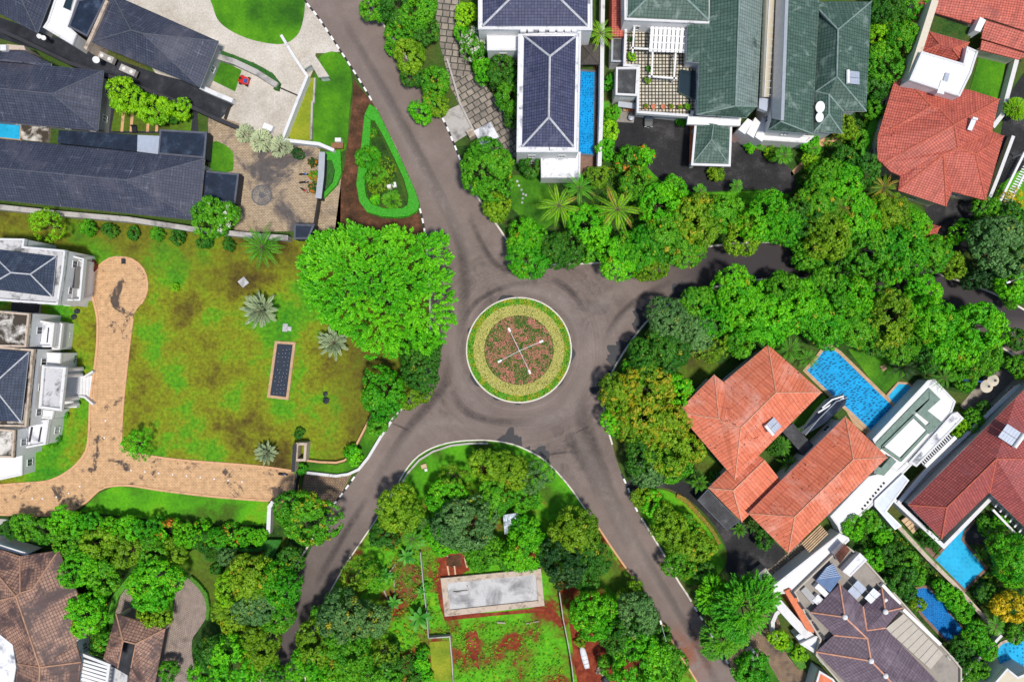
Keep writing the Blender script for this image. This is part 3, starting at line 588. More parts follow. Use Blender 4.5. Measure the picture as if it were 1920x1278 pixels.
HIPR = ['RQ', 'AR', 'DR', 'BQ', 'CQ']
# ================================================================== north-west slate roofed compound
h = House('house', 'slate roofed house cut by the upper left corner of the photo', 20, 0)
V, F = hip([(-110, -30), (70, 62), (112, -45), (-60, -150)], 4.5, 7.3, [(-50, -60), (42, 2)]); h.roof(V, F, 'slate_roof', HIPR, 'ridge_dark', 'grey_wall', fascia='metal_grey')
h = House('house', 'white flat roofed link building between two slate roofs', 120, 40)
h.block([(90, 40), (110, -20), (150, -20), (129, 50), (144, 64), (136, 84), (82, 52)], 4.2, topm='white_clean', ph=.15, windows=False)
h.slab('skylight', [(118, 14), (126, -8), (139, -8), (132, 20)], 4.6, 4.1, 'white_wall', 'glass_dark')
h.block([(147, 0), (200, -10), (196, 4), (164, 69), (128, 50)], 4.6, 'dark_wall', 'dark_roof', ph=.06, pm='ridge_dark', windows=False)
h.slab('gutter', [(198, 0), (203, 2), (162, 94), (157, 90)], 5.2, -.1, 'parapet_tan')
h = House('house', 'slate hip roof standing clear of the gravel court', 290, 80)
V, F = hip([(170, 79), (210, -11), (410, 78), (375, 164)], 4.6, 7.9, [(246, 57), (268, 63)])
V = {k: V[k] for k in V}; F = ['ABR', 'BCQR', 'CDQ', 'DARQ']; h.roof(V, F, 'slate_roof', ['RQ', 'AR', 'BR', 'CQ', 'DQ'], 'ridge_dark', 'grey_wall', fascia='metal_grey')
h = House('house', 'slate hip roof beside the three round lime green trees', 90, 170)
V, F = hip([(-120, 102), (194, 133), (183, 245), (-120, 218)], 4.6, 7.7, [(-60, 160), (98, 176)]); h.roof(V, F, 'slate_roof', HIPR, 'ridge_dark', 'grey_wall', fascia='metal_grey')
h = House('house', 'long slate hip roof above the lawn with the keyhole driveway', 190, 330)
V, F = hip([(-140, 246), (384, 298), (373, 414), (-140, 361)], 4.6, 7.9, [(-80, 308), (236, 338)]); h.roof(V, F, 'slate_roof', HIPR, 'ridge_dark', 'grey_wall', fascia='parapet_tan')
h.block([(384, 320), (448, 326), (441, 381), (380, 376)], 2.6, 'dark_wall', 'dark_roof', ph=.06, pm='ridge_dark', windows=False)
h.block([(300, 243), (388, 248), (384, 297), (296, 289)], 2.8, 'dark_wall', 'dark_roof', ph=.06, pm='ridge_dark', windows=False)
h.slab('terrace_floor', [(258, 253), (299, 255), (296, 289), (257, 284)], 3.0, -.1, 'grey_wall', 'metal_blue_grey')
h.slab('terrace_floor', [(110, 244), (258, 253), (257, 284), (108, 268)], 2.6, -.1, 'dark_wall', 'dark_roof')
h.slab('terrace_floor', [(40, 234), (92, 239), (90, 267), (38, 262)], .5, -.1, 'parapet_tan', 'slab_stained')
h = House('house', 'small white gabled house between the slate roofs at the photo edge', 45, 105)
V = dict(a=(-40, 92, 4), b=(44, 95, 4.3), c=(96, 119, 4), d=(96, 128, 4), e=(-40, 116, 4), r=(43, 117, 5.6), q=(-40, 110, 5.6))
h.roof(V, ['abrq', 'bcdr', 'qrde'], 'slate_roof', ['rq'], 'ridge_dark'); h.slab('chimney', [(0, 84), (11, 84), (11, 95), (0, 95)], 5.2, 3, 'white_wall')
h.slab('terrace_floor', [(12, 83), (45, 86), (48, 94), (12, 93)], 4.4, 0, 'parapet_tan')
# gatehouse walls
def wallthing(name, label, pts, w, z1, mat, cat='wall', z0=-.2, closed=False, cap=None):
    o = thing(name, label, cat, G(*pts[0]))
    p = [P(x, y, z1) for x, y in pts]
    MB().strip(p, w, z0, z1, closed=closed).build('wall' if name.endswith('wall') else 'panel', mat, o)
    if cap: MB().strip(p, w+.12, z1, z1+.07, closed=closed).build('coping', cap, o)
    return o
wt = wallthing
wt('boundary_wall', 'long beige wall between slate roof and big lawn', [(-20, 386), (110, 400), (240, 411), (365, 430), (470, 441), (540, 446)], .8, 2.6, 'concrete', cap='concrete')
wt('boundary_wall', 'dark wall with yellow cap along the slate roof lane', [(0, 57), (35, 72), (130, 118), (220, 148), (300, 178), (358, 200), (405, 222), (448, 240)], .55, 2.2, 'dark_wall', cap='dark_wall')
wt('boundary_wall', 'thin white wall slanting between gravel court and lawn', [(527, 66), (551, 106), (576, 143), (553, 200), (529, 262)], .4, 1.8, 'white_wall', cap='white_wall')
wt('boundary_wall', 'stepped low stone edge dividing the two lawn colours', [(590, 146), (588, 190), (585, 192), (583, 262)], .35, .7, 'concrete')
wt('boundary_wall', 'white wall above the dark motorbike yard', [(526, 262), (598, 270), (626, 282)], .5, 2.0, 'white_wall', cap='white_wall')
wt('boundary_wall', 'dark grey wall beside the parked motorbikes', [(604, 285), (602, 330), (597, 372)], 1.0, 2.4, 'dark_wall', cap='metal_grey')
wt('gate', 'black sliding gate of the beige paved courtyard', [(596, 374), (588, 424)], .25, 2.0, 'black_metal', 'gate')
wt('boundary_wall', 'curved white ramp wall next to the slate hip roof', [(376, 163), (400, 174), (436, 189)], .7, 1.6, 'white_wall', cap='white_wall')
wt('boundary_wall', 'grey stone wall inside the narrow clipped hedge', [(402, 104), (440, 116), (480, 135), (519, 160)], .9, 1.4, 'concrete', cap='concrete')
wt('railing', 'thin dark drain grate across the gravel court', [(519, 162), (560, 180)], .25, .06, 'black_metal', 'grate')
wt('railing', 'thin dark pole barrier beside the lane mouth', [(430, 194), (420, 222)], .15, 1.0, 'black_metal', 'barrier')
h = House('gatehouse', 'tan slab roofed gatehouse between gravel court and lawn', 590, 120, 'gatehouse')
h.slab('roof_slab', [(560, 115), (588, 100), (617, 143), (597, 145), (584, 121), (570, 129)], 3, 2.6, 'parapet_white', 'gravel')
h.walls(ccw([tuple(P(x, y, 2.6)[:2]) for x, y in [(563, 116), (588, 102), (613, 141), (598, 143), (585, 119), (571, 127)]]), 2.59, 'white_wall')
h = House('guard_post', 'dark flat roofed guard post beside the huge lime tree', 570, 432, 'guard post')
h.block([(552, 420), (590, 421), (578, 448), (551, 448)], 3, 'dark_wall', 'dark_roof', ph=.06, pm='ridge_dark', windows=False)
# ================================================================== west white villa
h = House('villa', 'white villa with blue slate roofs beside the orange driveway', 40, 640, 'villa')
V, F = hip([(-27, 465), (105, 481), (98, 556), (-30, 540)], 8.5, 11, [(21, 511), (57, 514)]); h.roof(V, F, 'slate_blue', HIPR, 'ridge_pale', None)
h.block([(-40, 447), (50, 449), (48, 463), (126, 470), (121, 515), (112, 571), (-40, 560)], 8.0, topm='slab_grey', ph=.6)
h.slab('balcony', [(123, 478), (140, 482), (136, 560), (115, 560)], 5.2, -.1, 'white_wall', 'slab_grey')
h.slab('balcony', [(138, 484), (156, 488), (149, 562), (134, 560)], 3.9, -.1, 'white_wall', 'white_slab')
MB().strip([P(x, y, 6.1) for x, y in [(124, 477), (156, 486), (149, 562), (117, 562)]], .3, 5.2, 6.1).build('parapet', 'parapet_white', h.o)
h.slab('balcony', [(137, 498), (142, 499), (139, 540), (134, 540)], 5.4, 3.9, 'grey_wall', 'dark_wall')
V, F = hip([(-60, 648), (54, 660), (39, 790), (-70, 786)], 8.5, 11.2, [(-35, 715), (-15, 722)]); h.roof(V, F, 'slate_blue', HIPR, 'ridge_pale', None)
h.block([(-60, 645), (67, 655), (53, 799), (-70, 796)], 7.8, topm='slab_stained', pm='parapet_tan', ph=.6)
h.block([(-60, 578), (58, 588), (52, 650), (-60, 648)], 8.2, topm='slab_stained', pm='parapet_tan', ph=.5)
h.block([(57, 597), (106, 606), (101, 650), (52, 650)], 5.0, topm='white_slab', ph=.6)
h.block([(104, 603), (117, 606), (112, 655), (100, 655)], 3.4, topm='white_slab', ph=.4, windows=False)
h.block([(66, 660), (115, 662), (113, 690), (64, 690)], 4.6, topm='white_clean', ph=.2, windows=False)
h.block([(60, 765), (102, 770), (98, 785), (56, 782)], 4.2, topm='white_clean', ph=.2, windows=False)
h.block([(52, 790), (95, 786), (88, 832), (34, 842)], 3.9, topm='white_slab', ph=.5)
h.block([(-70, 798), (30, 806), (27, 857), (-70, 855)], 7.2, topm='slab_stained', pm='parapet_tan', ph=.4)
h.block([(-60, 862), (42, 850), (41, 890), (-60, 912)], 3.6, topm='white_clean', ph=.1)
h.slab('skylight', [(38, 802), (46, 802), (43, 824), (35, 824)], 4.3, 3.8, 'window_frame', 'glass_dark')
for i in range(3): h.slab('louvre', [(58, 614+i*9), (70, 616+i*9), (69, 620+i*9), (57, 618+i*9)], 5.06, 4.9, 'dark_wall'); h.slab('louvre', [(30+i*.5, 812+i*9-20), (42, 814+i*9-20), (41, 818+i*9-20), (29, 816+i*9-20)], 4.4, 3.9, 'steel_green')
for pp_, z_ in (([(76, 612), (79, 612), (76, 640), (73, 640)], 5.06), ([(90, 614), (92, 614), (89, 642), (87, 642)], 5.06), ([(108, 616), (110, 616), (107, 645), (105, 645)], 3.46), ([(58, 800), (62, 800), (57, 828), (53, 828)], 3.96), ([(76, 800), (79, 800), (74, 828), (71, 828)], 3.96)): h.slab('louvre', pp_, z_, z_-.2, 'dark_wall')
MB().strip([P(x, y, 4.6) for x, y in [(140, 486), (155, 490), (149, 560), (136, 558)]], .2, 3.9, 4.6).build('balcony_rail', 'white_wall', h.o); MB().strip([P(x, y, 4.0) for x, y in [(104, 604), (116, 607), (111, 654), (101, 653)]], .2, 3.4, 4.0).build('balcony_rail', 'white_wall', h.o)
# portico
h.slab('portico_roof', [(79, 684), (126, 687), (117, 771), (72, 765)], 6.4, 6.0, 'white_wall')
h.slab('portico_roof', [(83, 690), (117, 692), (110, 763), (77, 759)], 6.5, 6.3, 'white_wall', 'slab_grey')
MB().strip([P(x, y, 6.9) for x, y in [(82, 688), (122, 690), (114, 767), (76, 762)]], .3, 6.3, 6.9, closed=True).build('parapet', 'parapet_white', h.o)
for x, y in ((120, 693), (112, 762), (119, 705), (113, 750)):
    c = MB(); c.tube((*P(x, y, 6)[:2], .8), (*P(x, y, 6)[:2], 6.05), .36, .3, 12); c.build('column', 'white_wall', h.o)
for i in range(6):
    x = 137+i*6; t = .9-.15*i
    MB().slab([(x-14 if i == 0 else x, 711-i*1.2), (x+6, 710-i*1.3), (x+5, 740+i*1.6), (x-16 if i == 0 else x-1, 739+i*1.4)], t, -.1).build('step', 'white_wall', h.o)
for y, lab in (((708, 700), 'u'), ((742, 752), 'd')):
    MB().strip([P(140, y[0], 1), P(158, y[0]-(2 if lab == 'u' else -2), 1), P(174, y[1]-(4 if lab == 'u' else -6), 1)], .35, -.1, 1.0).build('balustrade', 'parapet_white', h.o)
h.slab('porch_floor', [(118, 687), (150, 690), (146, 712), (140, 740), (144, 764), (112, 764)], .95, -.1, 'white_wall')
h.slab('courtyard_floor', [(22, 563), (75, 567), (72, 590), (20, 585)], .6, -.1, 'concrete', 'dark_slate')
# ================================================================== south-west brown tiled house
h = House('house', 'brown tiled house with branching roofs in the lower left corner', 70, 1160)
V = dict(a=(-60, 1010, 4.6), b=(38, 1042, 4.6), c=(110, 1031, 4.6), d=(175, 1178, 4.6), e=(140, 1193, 4.6), f=(152, 1240, 4.6), q=(140, 1320, 4.6), o=(25, 1320, 4.6), n=(33, 1243, 4.6), m=(22, 1196, 4.6), l=(-60, 1140, 4.6), g=(38, 1111, 7.4), p=(62, 1103, 7.4), h=(30, 1117, 7.8), j=(75, 1250, 7.6), t=(72, 1320, 7.6))
h.roof(V, ['abgh', 'bcpg', 'cdp|pdh|hdj|dej|efj|gph', 'ahl', 'lhjnm', 'fqtj', 'njto'], 'brown_tile', ['hg', 'gp', 'pc', 'ha', 'hj', 'jf', 'jn', 'jt', 'gb', 'hl'], 'ridge_brown', 'white_wall', fascia='wood', rr=.16)
V = dict(A=(218, 1150, 4.2), B=(310, 1178, 4.2), C=(283, 1320, 4.2), D=(226, 1320, 4.2), E=(246, 1250, 4.2), Z=(193, 1235, 4.2), Y=(221, 1251, 4.3), R=(231, 1200, 6.2), Q=(255, 1206, 6.2), T=(254, 1320, 6.2), U=(240, 1250, 4.5))
h.roof(dict((k, V[k]) for k in 'ABRQ'), ['ABQR'], 'brown_tile', ['AR', 'BQ', 'RQ'], 'ridge_brown', None, fascia='wood', rr=.16)
h.roof(dict((k, V[k]) for k in 'ARYZ'), ['ARYZ'], 'brown_tile', ['RY'], 'ridge_brown', None, fascia='wood', rr=.12)
h.roof(dict((k, V[k]) for k in 'BQECD'), ['BQEDC'], 'brown_tile', ['QE'], 'ridge_brown', None, fascia='wood', rr=.12)
for x, y in ((222, 1156), (304, 1180), (200, 1234), (284, 1270)): MB().box((*P(x, y, 4)[:2], -.1), .5, .5, 4.2).build('porch_pillar', 'cream_wall', h.o)
h.slab('porch_floor', [(222, 1160), (300, 1182), (280, 1290), (205, 1245)], .3, -.1, 'concrete', 'dark_slate')
h = House('pergola', 'white slatted canopy between the brown roofs', 175, 1250, 'canopy')
m = MB()
for i in range(7): m.slab([(152+i*1.0-i*.5, 1234+i*7), (203-i*.4, 1249+i*7), (202-i*.4, 1253.5+i*7), (151-i*.5, 1238.5+i*7)], 3.4, 3.2)
m.build('slats', 'white_clean', h.o)
m = MB(); m.strip([P(152, 1226, 3.5), P(204, 1246, 3.5), P(197, 1300, 3.5), P(146, 1300, 3.5)], .5, 3.15, 3.5, closed=True); m.build('frame', 'white_wall', h.o)
m = MB()
for x, y in ((154, 1229), (202, 1247), (196, 1298), (148, 1298)): m.tube((*P(x, y, 3.2)[:2], -.1), (*P(x, y, 3.2)[:2], 3.2), .12)
m.build('posts', 'white_wall', h.o)
h.slab('terrace_floor', [(146, 1228), (206, 1248), (240, 1256), (236, 1300), (140, 1300)], .25, -.1, 'concrete', 'slab_grey')
h = House('shed', 'white corrugated roof beside the brown tiles at the photo edge', 10, 1240, 'shed')
h.roof(dict(a=(-40, 1170, 4), b=(3, 1188, 4), c=(22, 1198, 4), d=(30, 1250, 3.6), e=(20, 1310, 3.6), f=(-40, 1310, 3.6)), ['abcdef'], 'white_slab', (), wall='white_wall', ins=.4, windows=False)
h = House('shed', 'white walled lean-to at the top of the brown tiled house', 30, 1028, 'lean-to')
h.slab('roof_slab', [(-30, 1011), (54, 1037), (48, 1041), (-30, 1020)], 3.6, -.1, 'white_wall', 'white_clean')
# ================================================================== north navy roofed villa
h = House('villa', 'navy tiled villa with white eaves beside the long narrow pool', 1030, 170, 'villa')
h.block([(897, -60), (1110, -60), (1110, 57), (897, 55)], 9, topm='white_slab', ph=.15)
V = dict(A=(905, 49, 9.25), B=(1102, 49, 9.25), C=(1102, -150, 9.25), D=(905, -150, 9.25), R=(1003, -48, 13)); h.roof(V, ['ABR', 'BCR', 'CDR', 'DAR'], 'navy_tile', ['AR', 'BR'], 'ridge_pale', None, fascia='metal_grey', rr=.2)
h.block([(972, 65), (1089, 60), (1084, 285), (969, 285)], 8.5, topm='white_slab', ph=.15)
V, F = hip([(983, 68), (979, 275), (1076, 276), (1080, 68)], 8.75, 11.6, [(1031, 106), (1029, 220)]); F = ['ABQR', 'BCQ', 'CDRQ', 'DAR']; h.roof(V, F, 'navy_tile', HIPR, 'ridge_pale', None, fascia='metal_grey', rr=.2)
h.block([(1014, 286), (1088, 286), (1087, 333), (1015, 333)], 4.2, topm='white_slab', ph=.2, windows=False)
h.block([(913, 58), (972, 58), (972, 95), (914, 95)], 6.5, topm='white_clean', ph=.2)
h.slab('roof_vent', [(1031, 276), (1038, 276), (1038, 281), (1031, 281)], 9.2, 8.5, 'white_clean')
# ================================================================== north green roofed mansion
h = House('mansion', 'large mansion with several green tiled roofs and a paved roof terrace', 1400, 120, 'mansion')
h.block([(1170, -60), (1333, -60), (1330, 45), (1171, 38)], 8.4, topm='slab_grey', ph=.2)
V, F = hip([(1180, -70), (1178, 32), (1329, 39), (1329, -70)], 8.7, 11, [(1254, -50), (1250, -38)]); h.roof(V, ['ABQR', 'BCQ', 'CDRQ'], 'green_tile', ['BQ', 'CQ'], 'ridge_green', None, fascia='steel_green', rr=.2)
V = dict(a=(1332, -60, 8.8), b=(1331, 45, 8.8), c=(1289, 45, 7.6), d=(1287, 115, 7.6), e=(1311, 118, 8.2), f=(1307, 215, 8.2), g=(1400, 221, 8.2), i=(1420, 200, 8.2), j=(1433, -60, 8.2), k=(1388, -60, 11.2), l=(1379, 199, 10.9))
h.roof(dict((q, V[q]) for q in 'abcdeflk'), ['abcdeflk'], 'green_tile', ['kl', 'lf'], 'ridge_green', None, fascia='white_wall', rr=.14)
h.roof(dict((q, V[q]) for q in 'kljigf'), ['klij'], 'green_pale', (), 'ridge_green', None, fascia='white_wall')
h.roof(dict((q, V[q]) for q in 'lfgi'), ['lfgi'], 'green_tile', ['li'], 'ridge_green', None, fascia='white_wall', rr=.12)
h.walls(ccw([tuple(P(x, y, 8)[:2]) for x, y in [(1326, -55), (1325, 50), (1294, 51), (1293, 110), (1316, 112), (1313, 207), (1398, 213), (1414, 196), (1428, -55)]]), 7.4, 'white_wall')
m = MB(); n_ = 8
for i in range(n_):
    a, b = i/n_, (i+1)/n_
    f = lambda t: (1-(2*t-1)**2)*1.2+8.3
    q = [P(1433+23*a, -40, f(a)), P(1433+23*b, -40, f(b)), P(1424+18*b, 182, f(b)), P(1424+18*a, 182, f(a))]; m.add(q, [(3, 2, 1, 0)])
m.build('glass_vault', 'beige_glass', h.o)
m = MB()
for i in range(17):
    y = -30+i*13; x0 = 1433-9*(y+40)/222; m.tube(P(x0, y, 8.45), P(x0+11.5, y, 9.6), .05, n=4); m.tube(P(x0+11.5, y, 9.6), P(x0+21, y, 8.45), .05, n=4)
m.tube(P(1444, -40, 9.6), P(1433, 182, 9.6), .06, n=4); m.build('vault_ribs', 'white_wall', h.o)
h.slab('skylight', [(1424, 182), (1442, 186), (1438, 209), (1423, 203)], 7.6, 6.5, 'metal_grey', 'metal_blue_grey')
V = dict(A=(1456, -60, 8.4), B=(1475, -60, 11), C=(1536, -60, 8.4), D=(1536, 19, 8.4), E=(1523, 251, 8.4), Fv=(1440, 244, 8.4), G=(1464, 228, 11), Hh=(1446, 226, 8.4)); V = {k[0]: v for k, v in V.items()}
h.roof(V, ['ABGH', 'BCDEG', 'GEF', 'HGF'], 'green_tile', ['GE', 'GF'], 'ridge_green', None, fascia='white_wall', rr=.12)
m = MB(); m.add([P(1474, -40, 11.15), P(1456, -40, 9.0), P(1447, 222, 9.0), P(1464, 226, 11.15)], [(0, 1, 2, 3)]); m.add([P(1474, -40, 11.18), P(1480, -40, 10.9), P(1470, 226, 10.9), P(1464, 226, 11.18)], [(3, 2, 1, 0)]); m.build('ridge_sheet', 'metal_grey', h.o)
h.walls(ccw([tuple(P(x, y, 8)[:2]) for x, y in [(1454, -55), (1530, -55), (1518, 246), (1446, 240)]]), 8.1, 'white_wall')
V = dict(A=(1521, 3, 7.4), B=(1634, 3, 7.4), C=(1624, 209, 7.4), D=(1581, 209, 7.4), E=(1579, 250, 7.4), F=(1526, 247, 7.4), G=(1529, 172, 7.4), H=(1535, 22, 7.4), R=(1571, 56, 10.2), Q=(1569, 144, 10.2), S=(1554, 177, 8.8), T=(1554, 214, 8.8))
h.roof(V, ['ABR', 'BCQR', 'CDSQ', 'HARQG', 'GQS', 'GSTF', 'SDET', 'TEF'], 'green_tile', ['AR', 'BR', 'RQ', 'QC', 'QG', 'ST', 'SD', 'SG', 'TE', 'TF'], 'ridge_green', 'white_wall', fascia='white_wall', rr=.14)
h.block([(1422, 247), (1525, 256), (1512, 268), (1418, 262)], 3.6, topm='white_clean', ph=.2, windows=False)
for q in range(3): h.slab('sloping_wing', [(1384+q*16, 243+q*7), (1402+q*14, 222-q*2), (1412+q*14, 228+q*2), (1397+q*16, 252+q*7)], 5.8-q*.5, -.1, 'white_wall', 'white_clean')
V, F = hip([(1308, 230), (1300, 305), (1366, 307), (1369, 234)], 4.4, 5.6, [(1342, 232), (1338, 285)]); V['R'] = (1338, 233, 5.7); V['Q'] = (1334, 262, 5.9)
h.roof(V, F, 'green_tile', ['AR', 'BQ', 'CQ', 'RQ'], 'ridge_green', None, fascia='white_wall', rr=.1)
MB().strip([P(x, y, 4.5) for x, y in [(1305, 228), (1298, 308), (1368, 310), (1371, 233)]], .4, 4.1, 4.5, closed=True).build('gutter', 'white_wall', h.o)
for x, y in ((1305, 302), (1363, 304), (1310, 236), (1364, 240)): MB().box((*P(x, y, 4)[:2], -.1), .6, .6, 4.2).build('porch_pillar', 'white_wall', h.o)
h.slab('porch_floor', [(1294, 236), (1372, 238), (1368, 312), (1292, 310)], .12, -.1, 'orange_tile')
h.slab('balcony', [(1290, 218), (1390, 222), (1388, 236), (1288, 233)], 5.4, 4.8, 'white_wall', 'white_clean')
# roof terrace
h.slab('terrace_floor', [(1174, 38), (1290, 45), (1288, 118), (1312, 120), (1306, 216), (1196, 206), (1198, 124), (1172, 122)], 4.0, -.1, 'white_wall', 'checker_paver')
m = MB(); m.strip([P(x, y, 4.9) for x, y in [(1174, 42), (1171, 122), (1198, 124), (1196, 210), (1297, 217), (1299, 208)]], .45, 3.9, 4.9); m.build('parapet', 'parapet_white', h.o)
m = MB()
for i in range(9): m.slab([(1221+i*8, 42+i*.3), (1227.5+i*8, 42+i*.3), (1223.5+i*8, 97+i*.3), (1217+i*8, 97+i*.3)], 6.4, 6.3)
for i in range(4): m.slab([(1219, 52+i*13), (1290, 55+i*13), (1290, 57+i*13), (1219, 54+i*13)], 6.55, 6.4)
m.build('louvre_roof', 'white_clean', h.o)
m = MB()
for x0, y0, x1, y1 in ((1184, 46, 1220, 50), (1183, 90, 1218, 92), (1190, 46, 1186, 100), (1224, 97, 1222, 145), (1267, 100, 1264, 148), (1216, 143, 1270, 147), (1216, 92, 1270, 97)): m.strip([P(x0, y0, 6.2), P(x1, y1, 6.2)], .3, 6.0, 6.22)
for x, y in ((1188, 47), (1186, 98), (1222, 98), (1266, 101), (1219, 145), (1263, 148)): m.tube((*P(x, y, 6)[:2], 3.9), (*P(x, y, 6)[:2], 6.05), .12, n=6)
m.build('pergola_frame', 'white_clean', h.o)
MB().slab([(1276, 130), (1304, 135), (1302, 186), (1273, 172)], 4.9, 4.0, 0, 1).build('light_well', ['steel_green', 'glass_dark'], h.o)
h.block([(1155, 128), (1196, 128), (1193, 181), (1154, 179)], 4.6, topm='asphalt_roof', pm='parapet_white', ph=.4, windows=False)
h.block([(1147, 70), (1170, 70), (1168, 117), (1146, 116)], 3.4, topm='asphalt_roof', ph=.1, pm='metal_grey', windows=False)
h.slab('tiled_deck', [(1148, -20), (1171, -20), (1170, 68), (1147, 68)], 4.4, -.1, 'red_tile', uv=True)
h.slab('service_yard', [(1155, 182), (1196, 184), (1188, 230), (1152, 228)], .4, -.1, 'concrete', 'taupe_deck')
h.slab('corrugated_roof', [(1160, 190), (1192, 194), (1190, 204), (1158, 200)], 2.6, 2.45, 'metal_grey')
# ================================================================== red roofed house, upper right
h = House('house', 'red tiled house with a white flat roof section and many hips', 1770, 250)
V = dict(a=(1678, 148, 4.8), b=(1645, 258, 4.8), c=(1645, 299, 4.8), d=(1670, 322, 4.8), e=(1688, 330, 4.8), f=(1684, 357, 4.8), g=(1774, 387, 4.8), h=(1785, 359, 4.8), i=(1848, 376, 4.8), j=(1882, 255, 4.8), k=(1860, 246, 4.8), l=(1874, 186, 4.8), m=(1820, 169, 4.8), n=(1698, 148, 5.2), o=(1669, 243, 5.2), p=(1746, 199, 7), q=(1762, 205, 7.2), r=(1789, 234, 8.4), s=(1796, 278, 7.8), t=(1829, 289, 7.2), u=(1769, 290, 7.4), w=(1655, 306, 5.0), x=(1718, 314, 6.0))
h.roof(V, ['nmlrqp', 'anpob', 'opqrwcb', 'lksr', 'kjts', 'wrsux', 'cwxd', 'dxe', 'exuf', 'fug', 'guh', 'ustih', 'tji'], 'red_tile', ['np', 'po', 'qr', 'rl', 'rw', 'rs', 'sk', 'st', 'tj', 'ti', 'ug', 'uf', 'ux', 'qp', 'su'], 'ridge_red', 'cream_wall', fascia='red_tile', rr=.13)
h.block([(1728, 97), (1806, 120), (1813, 88), (1833, 97), (1820, 138), (1799, 181), (1705, 150)], 8.2, topm='white_clean', ph=.12, windows=False)
h.slab('skylight', [(1774, 136), (1781, 138), (1777, 153), (1769, 151)], 8.5, 8.1, 'white_wall', 'metal_blue_grey')
h.slab('roof_slab', [(1765, 150), (1773, 153), (1770, 177), (1757, 174)], 8.35, 7.9, 'white_clean')
V, F = hip([(1730, 97), (1742, 59), (1817, 80), (1806, 118)], 6.6, 8.2, [(1760, 80), (1778, 84)]); V['R'] = (1762, 83, 8.2); V['Q'] = (1786, 92, 8.2)
h.roof(V, ['ABR', 'BCQR', 'CDQ', 'DARQ'], 'red_tile', ['AR', 'BR', 'CQ', 'DQ'], 'ridge_red', 'cream_wall', fascia='red_tile', windows=False)
V = dict(a=(1756, -40, 7), b=(1753, 24, 5.4), c=(1830, 47, 5.4), d=(1846, 33, 5.6), e=(1960, 70, 5.6), f=(1960, -40, 7)); h.roof(V, ['abcdef'], 'red_tile', (), wall='cream_wall', fascia='red_tile')
V = dict(a=(1848, 38, 5.4), b=(1960, 72, 5.4), c=(1960, 108, 4.6), d=(1840, 72, 4.6)); h.roof(V, ['abcd'], 'red_tile', (), wall=None, fascia='red_tile')
V = dict(a=(1841, 76, 4), b=(1930, 100, 4), c=(1912, 112, 3.4), d=(1838, 94, 3.4)); h.roof(V, ['abcd'], 'red_tile', (), wall='cream_wall', ins=.5, fascia='red_tile', windows=False)
V = dict(a=(1735, -40, 4.6), b=(1750, -40, 4.6), c=(1706, 148, 4.6), d=(1678, 148, 4), e=(1703, 62, 4)); h.roof(V, ['abcde'], 'red_tile', (), wall='cream_wall', ins=.5, fascia='red_tile', windows=False)
m = MB(); m.strip([P(1754, 0, 7.4), P(1708, 145, 7.4)], 1.2, 4.3, 7.4); m.build('side_wall', 'cream_wall', h.o)
h.slab('terrace_floor', [(1747, 27), (1826, 54), (1816, 79), (1742, 58)], 5.0, 0, 'cream_wall', 'shade_bed')
h.slab('roof_slab', [(1838, 32), (1849, 38), (1838, 60), (1827, 57)], 7, 4.5, 'white_clean')
h = House('guard_post', 'small red hipped guard hut poking out of the trees', 1740, 435, 'guard hut')
V = dict(a=(1722, 440, 3), b=(1736, 416, 3), c=(1763, 425, 3), d=(1750, 455, 3), r=(1742, 433, 4.4)); h.roof(V, ['abr', 'bcr', 'cdr', 'dar'], 'red_tile', ['ar', 'br', 'cr', 'dr'], 'ridge_red', 'cream_wall', ins=.4, fascia='cream_wall')
# ================================================================== terracotta house
h = House('villa', 'terracotta roofed villa beside the large blue pool', 1450, 850, 'villa')
V = dict(A=(1440, 646, 5.5), B=(1541, 735, 5.5), C=(1378, 898, 5.5), D=(1270, 772, 5.5), E=(1339, 702, 5.5), F=(1357, 716, 5.5), R=(1455, 736, 9.5), Q=(1389, 801, 9.5), G=(1348, 785, 8.2), H=(1366, 799, 8.8))
h.roof(V, ['FARQH', 'ABR', 'BCQR', 'CDGHQ', 'EDG', 'EGHF'], 'terracotta', ['RQ', 'AR', 'BR', 'CQ', 'GE', 'GD', 'GH', 'HQ'], 'ridge_tan', 'white_wall', fascia='white_wall', rr=.1)
V = dict(A=(1585, 780, 5.5), B=(1664, 857, 5.5), C=(1478, 1037, 5.5), D=(1403, 962, 5.5), R=(1600, 861, 9.2), Q=(1490, 968, 9.2))
h.roof(V, ['ABR', 'BCQR', 'CDQ', 'DARQ'], 'terracotta', ['RQ', 'AR', 'BR', 'CQ', 'DQ'], 'ridge_tan', 'white_wall', fascia='white_wall', rr=.1)
V = dict(A=(1328, 914, 4), B=(1391, 978, 4), C=(1466, 903, 4), D=(1404, 840, 4), R=(1375, 919, 6), Q=(1434, 862, 6)); h.roof(V, ['ABR', 'BCQR', 'CDQ', 'DARQ'], 'terracotta', ['RQ', 'AR', 'BR'], 'ridge_tan', 'white_wall', fascia='white_wall', windows=False)
h.block([(1308, 937), (1327, 917), (1386, 976), (1363, 993)], 3.2, 'dark_wall', 'asphalt_roof', ph=.05, pm='ridge_dark', pw=.15, windows=False)
h.slab('dark_deck', [(1466, 808), (1487, 793), (1528, 838), (1508, 855)], 3.0, -.1, 'dark_wall', 'asphalt_roof')
h = House('pavilion', 'curved dark roofed pavilion at the pool edge between terracotta roofs', 1560, 765, 'pavilion')
V = dict(a=(1540, 762, 3.2), b=(1558, 744, 3.4), c=(1580, 739, 3.4), d=(1588, 745, 3.4), e=(1585, 758, 3.2), f=(1552, 790, 3.0), g=(1510, 815, 3.0), h=(1502, 810, 3.0), r=(1568, 752, 4.0), q=(1535, 785, 3.6))
